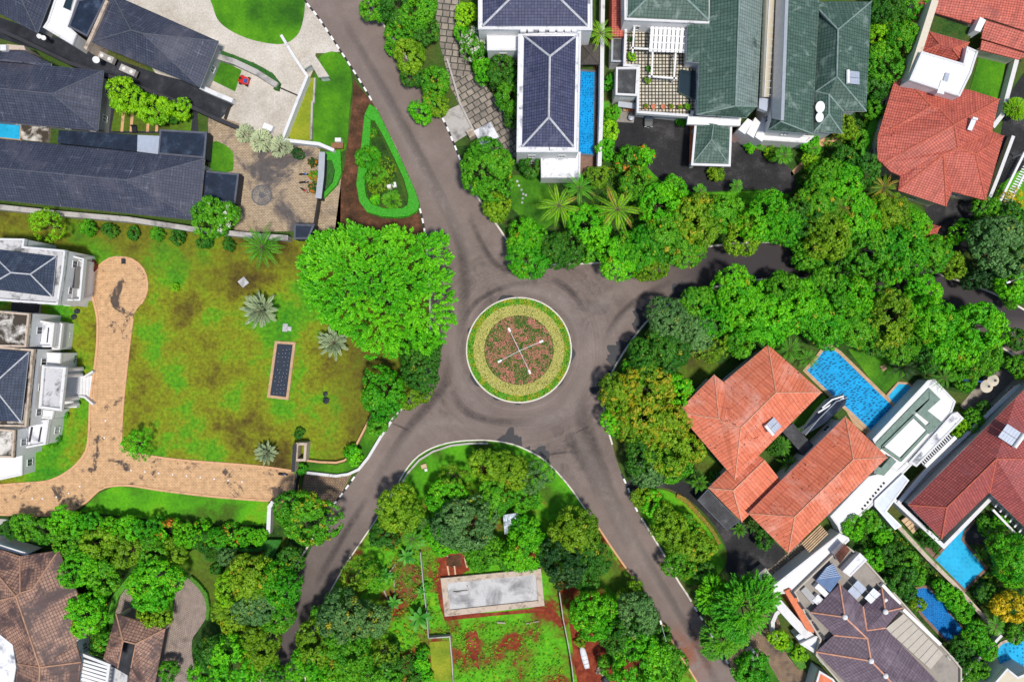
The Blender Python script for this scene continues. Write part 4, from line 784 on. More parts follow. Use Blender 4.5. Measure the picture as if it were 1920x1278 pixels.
h.roof(V, ['abcdr', 'def', 'rdfq', 'qfg', 'qgh', 'qhar'], 'dark_roof', ['dr', 'rq', 'qg'], 'metal_grey', 'white_wall', ins=.8, fascia='white_wall', windows=False, rr=.1)
for q in range(2): MB().strip([P(1541-q*8, 764+q*9, 3.5), P(1560-q*2, 749+q*9, 3.7), P(1582, 742+q*4, 3.7)], .25, 3.2, 3.75).build('white_rim', 'white_clean', h.o)
# ================================================================== white pavilion row
h = House('pool_house', 'long white flat roofed building with green gutters beside the pool', 1690, 850, 'pool house')
h.block([(1636, 823), (1739, 713), (1752, 711), (1791, 752), (1783, 775), (1700, 868), (1684, 884), (1662, 872)], 3.2, topm='white_clean', ph=.12, windows=False)
m = MB(); m.strip([P(x, y, 3.5) for x, y in [(1646, 838), (1743, 738), (1753, 748), (1728, 770), (1756, 792), (1738, 808)]], 1.5, 3.2, 3.42); m.build('green_gutter', 'steel_green', h.o)
m = MB(); m.strip([P(x, y, 3.5) for x, y in [(1654, 838), (1713, 780), (1740, 806), (1688, 862), (1654, 838)]], .5, 3.2, 3.75); m.build('gutter_frame', 'steel_green', h.o)
h.slab('roof_panel', [(1659, 837), (1713, 784), (1736, 806), (1687, 857)], 3.8, 3.2, 'white_clean')
m = MB(); m.strip([P(x, y, 4.5) for x, y in [(1640, 880), (1655, 884), (1676, 860)]], 1.3, 3.0, 4.5); m.build('green_gutter', 'steel_green', h.o)
h.block([(1557, 967), (1628, 893), (1656, 886), (1690, 864), (1712, 868), (1640, 942), (1602, 977), (1577, 1002), (1570, 985)], 2.8, topm='white_clean', ph=.1, windows=False)
h.block([(1784, 776), (1794, 772), (1806, 784), (1718, 874), (1704, 866)], 3.6, topm='white_slab', ph=.12, windows=False)
h.block([(1640, 938), (1692, 888), (1704, 900), (1662, 958), (1690, 985), (1678, 992), (1640, 948)], 3.2, 'grey_wall', 'metal_blue_grey', ph=.06, pm='metal_grey', windows=False)
m = MB()
for i in range(16): m.strip([P(1722+i*3.5, 859-i*3.3, 3.4), P(1733+i*3.5, 871-i*3.3, 3.4)], .17, 3.25, 3.4)
m.strip([P(1735, 874, 3.5), P(1792, 819, 3.5)], .7, 2.8, 3.55); m.build('striped_pergola', 'white_clean', h.o)
m = MB(); m.sheet([G(x, y) for x, y in [(1722, 858), (1776, 806), (1788, 818), (1734, 870)]], .3); m.build('pergola_floor', 'metal_blue_grey', h.o)
for i in range(9): h.slab('roof_vent', [(1655-i*5, 905+i*6), (1658-i*5, 903+i*6), (1660-i*5, 906+i*6), (1657-i*5, 908+i*6)], 2.95, 2.7, 'dark_wall')
h = House('carport', 'long white slab roof running down to the rubble stone yard', 1510, 1055, 'carport')
h.block([(1440, 1105), (1574, 999), (1590, 1007), (1592, 1012), (1487, 1110), (1450, 1113)], 3.4, topm='white_clean', ph=.12, windows=False)
h = House('pergola', 'bamboo pergola tucked beside the white slab roof', 1520, 1008, 'pergola')
m = MB()
for i in range(6): m.tube(P(1503+i*2.6, 1019+i*3.0, 2.9), P(1539+i*2.6, 984+i*3.0, 2.9), .14, n=6)
m.build('bamboo_poles', 'wood_pale', h.o); MB().slab([(1502, 1018), (1538, 984), (1548, 996), (1514, 1030)], 2.7, 2.55).build('frame', 'wood', h.o)
gs('courtyard', [(1415, 1080), (1450, 1060), (1505, 1010), (1530, 1020), (1450, 1095), (1430, 1105)], 'rubble_stone', Z3, 'tan rubble stone strip beside the long white slab', cat='courtyard')
h = House('gate_wall', 'white gate wall piece with brown shutter at the black driveway end', 1428, 1090, 'gate')
h.slab('panel', [(1412, 1082), (1436, 1064), (1446, 1078), (1424, 1096)], 2.6, -.1, 'parapet_tan', 'concrete')
# ================================================================== maroon roof, right edge
h = House('house', 'maroon tiled house beside the right edge with two solar panels', 1800, 880)
V = dict(A=(1703, 946, 6), B=(1905, 745, 6), b=(1990, 660, 6), R=(1868, 860, 9.2), r=(1990, 860, 9.2), Q=(1775, 951, 9.2), C=(1765, 1010, 6), D=(1855, 923, 6), E=(1990, 1055, 6))
h.roof(V, ['ABRQ', 'BbrR', 'AQC', 'CQRD', 'DRrE'], 'maroon_tile', ['QR', 'Rr', 'QA', 'QC', 'RD'], 'ridge_red', 'grey_wall', fascia='metal_grey')
m = MB(); m.strip([P(1675, 935, 3), P(1770, 1024, 3), P(1862, 930, 3)], .7, -.1, 3.0); m.build('eave_beam', 'white_wall', h.o)
m = MB(); m.strip([P(x, y, 3.2) for x, y in [(1684, 944), (1740, 880), (1808, 818), (1905, 728), (1915, 722)]], .7, 2.9, 3.2); m.build('trellis_beam', 'white_wall', h.o)
m = MB()
for i in range(11): m.strip([P(1697+i*19, 932-i*18.5, 3.0), P(1712+i*19, 946-i*18.5, 3.0)], .22, 2.8, 3.0)
m.strip([P(1706, 925, 3), P(1900, 742, 3)], .16, 2.82, 2.98); m.build('trellis', 'grey_wall', h.o)
h.slab('walkway', [(1690, 948), (1905, 735), (1922, 750), (1706, 962)], .2, -.1, 'dark_slate')
m = MB()
for i in range(8): m.strip([P(1866+i*9, 950+i*9.5, 3.2), P(1874+i*9, 941+i*9.5, 3.2)], .3, 3.05, 3.2)
m.strip([P(1862, 955, 3.3), P(1935, 1032, 3.3)], .4, 3, 3.3); m.strip([P(1872, 938, 3.3), P(1950, 1015, 3.3)], .4, 3, 3.3); m.build('side_pergola', 'white_clean', h.o)
# striped canopy, upper right edge
h = House('canopy', 'white striped canopy strip at the right edge below the red roof', 1900, 345, 'canopy')
m = MB()
for i in range(20): m.strip([P(1918-i*2.6+8, 298+i*4.6, 3.2), P(1932-i*2.6+8, 303+i*4.6, 3.2)], .2, 3.05, 3.2)
m.strip([P(1922, 285, 3.3), P(1872, 385, 3.3)], .4, 3, 3.3); m.strip([P(1940, 290, 3.3), P(1888, 392, 3.3)], .3, 3, 3.3); m.build('slats', 'white_clean', h.o)
m = MB()
for x, y in ((1922, 287), (1940, 292), (1873, 384), (1889, 390)): m.tube((*P(x, y, 3)[:2], -.1), (*P(x, y, 3)[:2], 3.1), .12)
m.build('posts', 'white_wall', h.o)
wt('boundary_wall', 'broken white wall beside the dark brick drive', [(1907, 112), (1893, 165), (1880, 215), (1862, 238)], .8, 1.6, 'parapet_white')
wt('boundary_wall', 'white tan wall edging the striped canopy garden', [(1900, 255), (1872, 330), (1850, 385), (1830, 425)], .5, 1.4, 'parapet_tan', cap='parapet_white')
# ================================================================== purple roof, lower right
h = House('villa', 'purple grey tiled villa with white ridge knobs and a roof terrace', 1620, 1180, 'villa')
V = dict(n=(1574, 1094, 4.8), w=(1520, 1147, 4.8), v=(1563, 1190, 4.8), x=(1530, 1221, 4.8), y=(1615, 1310, 4.8), R=(1584, 1156, 7.2), Q=(1626, 1196, 6.8), T=(1633, 1238, 7.4), U=(1660, 1266, 7.6), W=(1700, 1310, 7.6), a=(1618, 1136, 4.8), b=(1653, 1101, 4.8), c=(1693, 1138, 4.8), d=(1660, 1176, 4.8), e=(1790, 1310, 4.8), S=(1660, 1146, 6.8), Z=(1625, 1181, 6.0))
h.roof(V, ['nRw', 'wvQR', 'vxTQ', 'xyWUT', 'naZQR', 'abSZ', 'bcS', 'cdZS', 'dZQTUWe'], 'purple_tile', ['nR', 'wR', 'RQ', 'vQ', 'QT', 'xT', 'TU', 'UW', 'aZ', 'dZ', 'bS', 'cS'], 'ridge_tan', 'white_wall', fascia='dark_wall', rr=.15, base=0, windows=False)
for k in 'RSTU': p = P(*V[k]); MB().lathe(p, [(.42, -.1), (.5, .1), (.4, .3), (.15, .45), (0, .5)], 12).build('ridge_knob', 'white_clean', h.o)
h.block([(1487, 1108), (1576, 1022), (1586, 1022), (1616, 1044), (1702, 1140), (1775, 1220), (1800, 1250), (1800, 1310), (1600, 1310), (1528, 1226), (1536, 1196), (1508, 1150)], 3.6, topm='taupe_deck', ph=.5, pm='taupe_panel', pw=.28)
V2 = [(1694, 1150), (1769, 1225), (1745, 1254), (1660, 1178)]
m = MB(); m.slab(V2, 4.7, 3.65)
m.build('panel_roof', 'taupe_panel', h.o)
m = MB()
for i in range(1, 8):
    t = i/8; a = P(1694+75*t, 1150+75*t, 4.73); b = P(1660+85*t, 1178+76*t, 4.73); m.tube(a, b, .06, n=4)
m.build('panel_seams', 'grey_wall', h.o)
V = dict(a=(1565, 1040, 5.4), b=(1584, 1019, 5.4), c=(1594, 1030, 5.0), d=(1575, 1056, 5.0)); h.roof(V, ['abcd'], 'brick_red_ground', (), wall='white_wall', ins=.15, fascia='white_wall', windows=False, base=3.4)
h.block([(1580, 1070), (1612, 1036), (1625, 1049), (1594, 1080)][::-1], 5.0, topm='white_slab', ph=.1, base=3.4, windows=False)
m = MB(); m.slab([(1471, 1108), (1482, 1103), (1527, 1174), (1526, 1186), (1514, 1182)], 3.9, -.1); m.build('tiled_ledge', 'orange_tile', h.o)
m = MB(); m.strip([P(x, y, 3.2) for x, y in [(1452, 1122), (1490, 1165), (1520, 1195), (1545, 1222)]], 1.6, -.1, 3.0); m.build('facade', 'white_wall', h.o)
for x, y in ((1484, 1115), (1498, 1136), (1512, 1156), (1526, 1176), (1540, 1196)): h.slab('ledge_block', [(x-2, y-6), (x+2, y-9), (x+11, y+4), (x+6, y+6)], 4.2, 2.5, 'white_wall', 'dark_wall')
h.block([(1500, 1206), (1528, 1192), (1548, 1190), (1553, 1202), (1525, 1222)], 3.3, topm='white_clean', ph=.1, windows=False)
h.block([(1520, 1305), (1535, 1255), (1560, 1270), (1590, 1310)], 3.2, topm='orange_tile', ph=.4, windows=False)
m = MB(); m.strip([P(1655, 1096, 4.4), P(1688, 1132, 4.4)], .6, 3.4, 4.4); m.strip([P(1694, 1142, 4.4), P(1764, 1208, 4.4)], .6, 3.4, 4.4); m.build('white_parapet', 'white_clean', h.o)
h.block([(1755, 1254), (1783, 1228), (1795, 1240), (1768, 1268)], 2.8, 'grey_wall', 'asphalt_roof', ph=.3, windows=False)
h = House('house', 'white roofed house cut by the lower right corner', 1885, 1268)
h.block([(1850, 1290), (1885, 1250), (1905, 1266), (1930, 1255), (1940, 1300)], 4.5, topm='beige_glass', ph=.5, windows=False)
wt('boundary_wall', 'long tan garden wall between the pool gardens lower right', [(1640, 945), (1690, 992), (1738, 1044), (1790, 1095), (1830, 1140), (1875, 1187)], .6, 1.8, 'parapet_tan', cap='parapet_tan')
wt('boundary_wall', 'pale wall from the tan garden wall down to the bottom edge', [(1878, 1190), (1840, 1230), (1785, 1290)], .4, 1.6, 'parapet_white', cap='parapet_white')
wt('boundary_wall', 'tall pale wall beside the long narrow pool', [(1131, -30), (1129, 100), (1128, 200), (1124, 312)], .6, 3.0, 'parapet_white', cap='parapet_white')
wt('boundary_wall', 'thin tan wall curving round the big lawn corner', [(697, 777), (663, 843), (655, 856), (645, 863), (630, 867), (600, 866), (575, 863)], .35, .9, 'kerb_tan')
wt('boundary_wall', 'low white kerb wall outside the green verge', [(733, 790), (714, 818), (690, 858), (672, 880), (652, 889), (630, 892), (575, 886)], .5, .7, 'parapet_white')
wt('boundary_wall', 'low stone border of the south plot behind the white kerb', [(742, 924), (763, 888), (786, 862), (812, 846), (845, 835), (880, 831), (915, 831)], .35, .5, 'concrete')
wt('boundary_wall', 'low stone edging of the slab driveway garden', [(838, 110), (850, 150), (862, 192), (888, 245)], .35, .5, 'concrete')
wt('fence', 'grey wire fence line through the south plot', [(788, 1035), (793, 1090), (800, 1150), (803, 1195)], .16, 1.2, 'grey_wall', 'fence')
wt('fence', 'short fence round the yellowing grass square', [(803, 1196), (843, 1193), (847, 1235), (851, 1300)], .2, 1.2, 'concrete', 'fence')
wt('fence', 'grey board fence leaning beside the red earth yard', [(1049, 1110), (1056, 1160), (1064, 1200), (1072, 1245), (1078, 1300)], .16, 1.8, 'concrete', 'fence')
wt('boundary_wall', 'gate pillar wall below the orange driveway gate', [(512, 940), (505, 950), (503, 1000)], .6, 1.6, 'concrete', cap='parapet_white')
wt('boundary_wall', 'curved white step wall beside the brown yard', [(1468, 1140), (1456, 1150), (1449, 1166), (1450, 1185), (1460, 1202)], .7, 1.2, 'parapet_white')
wt('gate', 'dark steel gate of the orange driveway', [(556, 886), (552, 912), (549, 942)], .3, 1.9, 'black_metal', 'gate')
h = House('gatehouse', 'narrow tan gate structure at the lawn corner by the driveway gate', 560, 860, 'gatehouse')
h.slab('dark_roof', [(549, 833), (556, 833), (553, 884), (546, 884)], 2.8, -.1, 'parapet_tan', 'dark_wall')
MB().strip([P(x, y, 2.4) for x, y in [(557, 832), (573, 832), (571, 862), (555, 862)]], .45, -.1, 2.4, closed=True).build('frame', 'parapet_tan', h.o)
# concrete foundation
h = House('foundation', 'bare concrete foundation with raised tan rim in the red earth', 925, 1110, 'foundation')
fp = [(826, 1083), (1014, 1065), (1021, 1135), (834, 1155)]
h.slab('floor_slab', fp, .5, -.2, 'concrete', 'concrete_light')
MB().strip(inset([tuple(P(x, y, .75)[:2]) for x, y in fp], .55), 1.0, .3, .75, closed=True).build('rim', 'parapet_tan', h.o)
MB().strip([P(850, 1110, .8), P(878, 1107, .8), P(876, 1098, .8)], .2, .48, .8).build('low_wall', 'concrete', h.o)
# ------------------------------------------------------------------ foliage
def leafmat(name, accent=(.40, .36, .015), base=None, vr=.5):
    m, nt, b, out = newmat(name)
    at = N(nt, 'Attribute'); at.attribute_name = 'tint'; ac = N(nt, 'Attribute'); ac.attribute_name = 'accent'
    oi = nt.nodes.new('ShaderNodeObjectInfo')
    if base: col = None
    hs = N(nt, 'HueSaturation')
    if base: hs.inputs['Color'].default_value = (*base, 1)
    else: nt.links.new(oi.outputs['Color'], hs.inputs['Color'])
    mr = N(nt, 'MapRange'); nt.links.new(at.outputs['Fac'], mr.inputs[0]); mr.inputs[3].default_value = 1-vr; mr.inputs[4].default_value = 1+vr; nt.links.new(mr.outputs[0], hs.inputs['Value'])
    mh = N(nt, 'MapRange'); nt.links.new(at.outputs['Fac'], mh.inputs[0]); mh.inputs[3].default_value = .515; mh.inputs[4].default_value = .468; nt.links.new(mh.outputs[0], hs.inputs['Hue'])
    th = mathn(nt, 'LESS_THAN', ac.outputs['Fac'], oi.outputs['Alpha'] if not base else .0)
    c = mixc(nt, th, hs.outputs[0], accent)
    nt.links.new(c, b.inputs['Base Color']); b.inputs['Roughness'].default_value = .5; b.inputs['Specular IOR Level'].default_value = .25
    tr = N(nt, 'BsdfTranslucent'); nt.links.new(c, tr.inputs[0]); mx = N(nt, 'MixShader'); mx.inputs[0].default_value = .08
    nt.links.new(b.outputs[0], mx.inputs[1]); nt.links.new(tr.outputs[0], mx.inputs[2]); nt.links.new(mx.outputs[0], out.inputs[0])
    return m
leafmat('leaf'); leafmat('leaf_white', (.62, .62, .50)); leafmat('leaf_orange', (.55, .19, .02)); leafmat('frond', (.45, .33, .03), vr=.35)
leafmat('flower_red', (.07, .16, .02), vr=.5); nmat('bark', [(.3, (.06, .04, .025)), (.7, (.17, .12, .08))], 3, 5, fine=(8, .3)); plain('twig_pale', (.36, .30, .24), .9, .2)
m_, nt_, b_, o_ = newmat('hedge_core'); oi_ = nt_.nodes.new('ShaderNodeObjectInfo'); nt_.links.new(fine_mul(nt_, oi_.outputs['Color'], pos(nt_), 2.6, .4), b_.inputs['Base Color']); b_.inputs['Roughness'].default_value = .8
def unit(v): return v/np.maximum(np.linalg.norm(v, axis=1, keepdims=True), 1e-6)
def leaf_mesh(name, c, nrm, size, aspect, tint, acc, mats, direc=None):
    n = len(c); r = RG.normal(size=(n, 3)) if direc is None else direc
    u = unit(np.cross(nrm, r)) if direc is None else unit(direc)
    w = unit(np.cross(nrm, u)); s = np.asarray(size).reshape(-1, 1)*np.ones((n, 1))
    V = np.empty((n, 4, 3)); V[:, 0] = c-u*s; V[:, 1] = c+w*s*aspect-nrm*s*.12; V[:, 2] = c+u*s; V[:, 3] = c-w*s*aspect-nrm*s*.12
    me = bpy.data.meshes.new(name); me.vertices.add(n*4); me.loops.add(n*4); me.polygons.add(n)
    me.vertices.foreach_set('co', V.reshape(-1).astype(np.float32)); me.loops.foreach_set('vertex_index', np.arange(n*4, dtype=np.int32))
    me.polygons.foreach_set('loop_start', np.arange(0, n*4, 4, dtype=np.int32)); me.polygons.foreach_set('loop_total', np.full(n, 4, dtype=np.int32))
    for k, a in (('tint', tint), ('accent', acc)):
        at = me.attributes.new(k, 'FLOAT', 'FACE'); at.data.foreach_set('value', np.asarray(a, dtype=np.float32))
    for m in mats: me.materials.append(MATS[m])
    me.update(calc_edges=True); return me
def clump_leaves(cc, dirs, rc, nl, ls, tc, ac, spread=.62, up=.35, jit=.55, cone=False):
    n = len(cc); d = RG.normal(size=(n, nl, 3)); d /= np.linalg.norm(d, axis=2, keepdims=True)
    d += dirs[:, None, :]*spread; d[:, :, 2] += up; d /= np.linalg.norm(d, axis=2, keepdims=True)
    rr = (RG.random((n, nl, 1))**.28)*rc.reshape(-1, 1, 1)
    p = cc[:, None, :]+d*rr; nr = d+RG.normal(size=d.shape)*jit*.6; nr /= np.linalg.norm(nr, axis=2, keepdims=True)
    s = ls*(.7+.6*RG.random(n*nl)); t = np.clip(np.repeat(tc, nl)+RG.normal(size=n*nl)*.13, 0, 1)
    return p.reshape(-1, 3), nr.reshape(-1, 3), s, t, np.clip(np.repeat(ac, nl)+RG.normal(size=n*nl)*.06, .0, 1)
def crown_points(R, flat, nlobe, n, lo=-.35, lr=(.42, .62)):
    lc = RG.normal(size=(nlobe, 3)); lc /= np.linalg.norm(lc, axis=1, keepdims=True); lc *= (RG.random((nlobe, 1))*.25+.42); lc[:, 2] = np.abs(lc[:, 2])*.8-.1
    lc = np.vstack([lc, [[0, 0, .1]]]); rad = np.append(lr[0]+(lr[1]-lr[0])*RG.random(nlobe), .62)
    out = []; dr = []; lob = []
    while len(out) < n:
        k = RG.integers(len(lc)); d = RG.normal(size=3); d /= np.linalg.norm(d); p = lc[k]+d*rad[k]
        if p[2] < lo: continue
        q = np.linalg.norm(p-lc, axis=1)-rad; q[k] = 1
        if q.min() < -.07: continue
        out.append(p); dr.append(d); lob.append(k)
    p = np.array(out); p[:, :2] /= np.percentile(np.hypot(p[:, 0], p[:, 1]), 93)*1.04; p = p*R; p[:, 2] *= flat
    return p, np.array(dr), np.array(lob)
def make_crown(R, flat, zc, ncl, rc, nl, ls, nlobe=7, asp=.55, mats=('leaf',), inner=.25, holes=0, seed=0):
    p, d, lob = crown_points(R, flat, nlobe, ncl)
    if holes: keep = RG.random(len(p)) > holes; p, d, lob = p[keep], d[keep], lob[keep]
    lt = RG.random(nlobe+1)*.36; tc = .28+lt[lob]+RG.random(len(p))*.24; ac = np.clip(RG.random(len(p))*.8+RG.random(nlobe+1)[lob]*.3-.05, 0, 1)
    k = int(len(p)*inner); pi = p[:k]*np.array([.72, .72, .72]); p = np.vstack([p, pi]); d = np.vstack([d, d[:k]]); tc = np.append(tc, tc[:k]); ac = np.append(ac, ac[:k]*0+1)
    p[:, 2] += zc; r = rc*(.7+.6*RG.random(len(p)))
    a = clump_leaves(p, d, r, nl, ls, tc, ac)
    return leaf_mesh('crown', a[0], a[1], a[2], asp, a[3], a[4], mats)
def make_feather(R, flat, zc, ncl, L, nl, ls, mats=('leaf',), nlobe=8, asp=.22):
    p, d, lob = crown_points(R, flat, nlobe, ncl); lt = RG.random(nlobe+1)*.4
    out = unit(p*np.array([1, 1, .35])); d = unit(out*.9+d*.6); d[:, 2] = np.abs(d[:, 2])*.5; d = unit(d)
    n = len(p); t = RG.random((n, nl, 1)); base = p[:, None, :]+d[:, None, :]*(t-.45)*L
    side = RG.normal(size=(n, nl, 3)); side /= np.linalg.norm(side, axis=2, keepdims=True)
    q = base+side*(1.05-t)*.3*L*RG.random((n, nl, 1)); dd = d[:, None, :]*1.0+side*.8
    nr = side*.5+np.array([0, 0, 1.0])+d[:, None, :]*.3; nr /= np.linalg.norm(nr, axis=2, keepdims=True)
    q = q.reshape(-1, 3); q[:, 2] += zc; tc = np.clip(np.repeat(.25+lt[lob]+RG.random(n)*.25, nl)+t.reshape(-1)*.12, 0, 1)
    return leaf_mesh('crown', q, nr.reshape(-1, 3), ls*(.7+.6*RG.random(n*nl)), asp, tc, np.repeat(RG.random(n), nl), mats, direc=dd.reshape(-1, 3))
def make_trunk(h, r, R, zc, nlimb=6, name='trunk'):
    mb = MB(); lean = Vector((random.uniform(-.2, .2), random.uniform(-.2, .2), 0)); top = Vector((0, 0, h))+lean*1.2
    mb.tube((0, 0, -.3), Vector((0, 0, h*.5))+lean*.7, r*1.25, r, 9); mb.tube(Vector((0, 0, h*.5))+lean*.7, top, r, r*.8, 9)
    for i in range(nlimb):
        a = 2*math.pi*i/nlimb+random.uniform(-.3, .3); e = Vector((math.cos(a)*R*.55, math.sin(a)*R*.55, zc+random.uniform(-.1, .35)*R)); m = top.lerp(e, .5)+Vector((0, 0, -.06*R))
        mb.tube(top+Vector((0, 0, -.15)), m, r*.55, r*.36, 6); mb.tube(m, e, r*.36, r*.12, 6)
        e2 = m+Vector((math.cos(a+.7)*R*.3, math.sin(a+.7)*R*.3, R*.3)); mb.tube(m, e2, r*.28, r*.08, 5)
    mb.tube(top, (lean.x*2, lean.y*2, zc+.4*R), r*.6, r*.15, 6)
    o = mb.build(name, 'bark', smooth=True); me = o.data; bpy.data.objects.remove(o); return me
PROTO = {}
def proto(key, crowns, trunk): PROTO[key] = (crowns, trunk)
def T(R): return make_trunk(R*.75, .05*R+.04, R, R*1.15)
# key: (base radius, [crown meshes], trunk mesh)
PR = {}
PR['L'] = (4.5, [make_crown(4.5, .72, 5.2, 230, .62, 40, .19, 10) for _ in range(4)], T(4.5))
PR['l'] = (2.6, [make_crown(2.6, .78, 3.0, 105, .48, 36, .165, 7) for _ in range(3)], T(2.6))
PR['F'] = (4.5, [make_crown(4.5, .75, 5.2, 330, .52, 26, .19, 6, .6) for _ in range(3)], T(4.5))
PR['f'] = (2.6, [make_crown(2.6, .8, 3.0, 150, .42, 24, .17, 5, .6) for _ in range(3)], T(2.6))
PR['O'] = (4.0, [make_crown(4.0, .7, 4.8, 150, .55, 24, .19, 8, .5, holes=.3, inner=.1) for _ in range(3)], T(4.0))
PR['C'] = (4.5, [make_feather(4.5, .8, 5.2, 330, 1.6, 30, .30) for _ in range(2)], T(4.5))
PR['S'] = (1.2, [make_crown(1.2, .8, .75, 46, .36, 34, .13, 5) for _ in range(3)], make_trunk(.5, .07, 1.2, .8, 4, 'stem'))
PR['W'] = (4.0, [make_crown(4.0, .72, 4.8, 170, .62, 36, .19, 8, mats=('leaf_white',)) for _ in range(2)], T(4.0))
PR['P'] = (2.0, [make_feather(2.0, .85, 1.7, 260, .7, 26, .13) for _ in range(2)], make_trunk(1.0, .1, 2.0, 1.6, 5, 'stem'))
PR['R'] = (1.2, [make_crown(1.2, .8, .75, 46, .36, 34, .13, 5, mats=('leaf_orange',)) for _ in range(2)], PR['S'][2])
ZC = {'L': 5.2, 'l': 3.0, 'F': 5.2, 'f': 3.0, 'O': 4.8, 'C': 5.2, 'S': .75, 'W': 4.8, 'P': 1.7, 'R': .75}
TINT = dict(v=(.27, .36, .19), b=(.062, .42, .005), l=(.18, .50, .007), m=(.055, .30, .008), d=(.028, .165, .010), g=(.085, .23, .055), y=(.125, .30, .008), s=(.40, .48, .27), k=(.018, .085, .016), e=(.036, .33, .006), o=(.60, .50, .012))
NAMES = dict(L='broadleaf_tree', l='broadleaf_tree', F='round_tree', f='round_tree', O='open_tree', C='feathery_tree', S='shrub', W='flowering_tree', P='puffy_shrub', R='flowering_shrub')
cnt = {}
def plant(x, y, r, ty, ti, acc, label, group):
    if ty == 'L' and r < 34: ty = 'l'
    if ty == 'F' and r < 34: ty = 'f'
    b, cr, tk = PR[ty]; s = r*.1/b
    for _ in range(2): z = ZC[ty]*s; k = (CAMZ-z)/CAMZ; s = r*.1*k/b
    p = P(x, y, z); i = cnt[ty] = cnt.get(ty, -1)+1
    o = thing(NAMES[ty], label, 'shrub' if ty in 'SPR' else 'tree', (p.x, p.y, 0), group, RG.random()*6.28)
    o.scale = (s*(.94+.12*RG.random()), s*(.94+.12*RG.random()), s*(.92+.16*RG.random()))
    c = bpy.data.objects.new('crown', cr[i % len(cr)]); COL.objects.link(c); c.parent = o
    t = np.array(TINT[ti])*(.88+.24*RG.random()); c.color = (*t, acc if acc > .09 else acc*.35)
    q = bpy.data.objects.new('trunk' if ty not in 'SPR' else 'stem', tk); COL.objects.link(q); q.parent = o
    return o
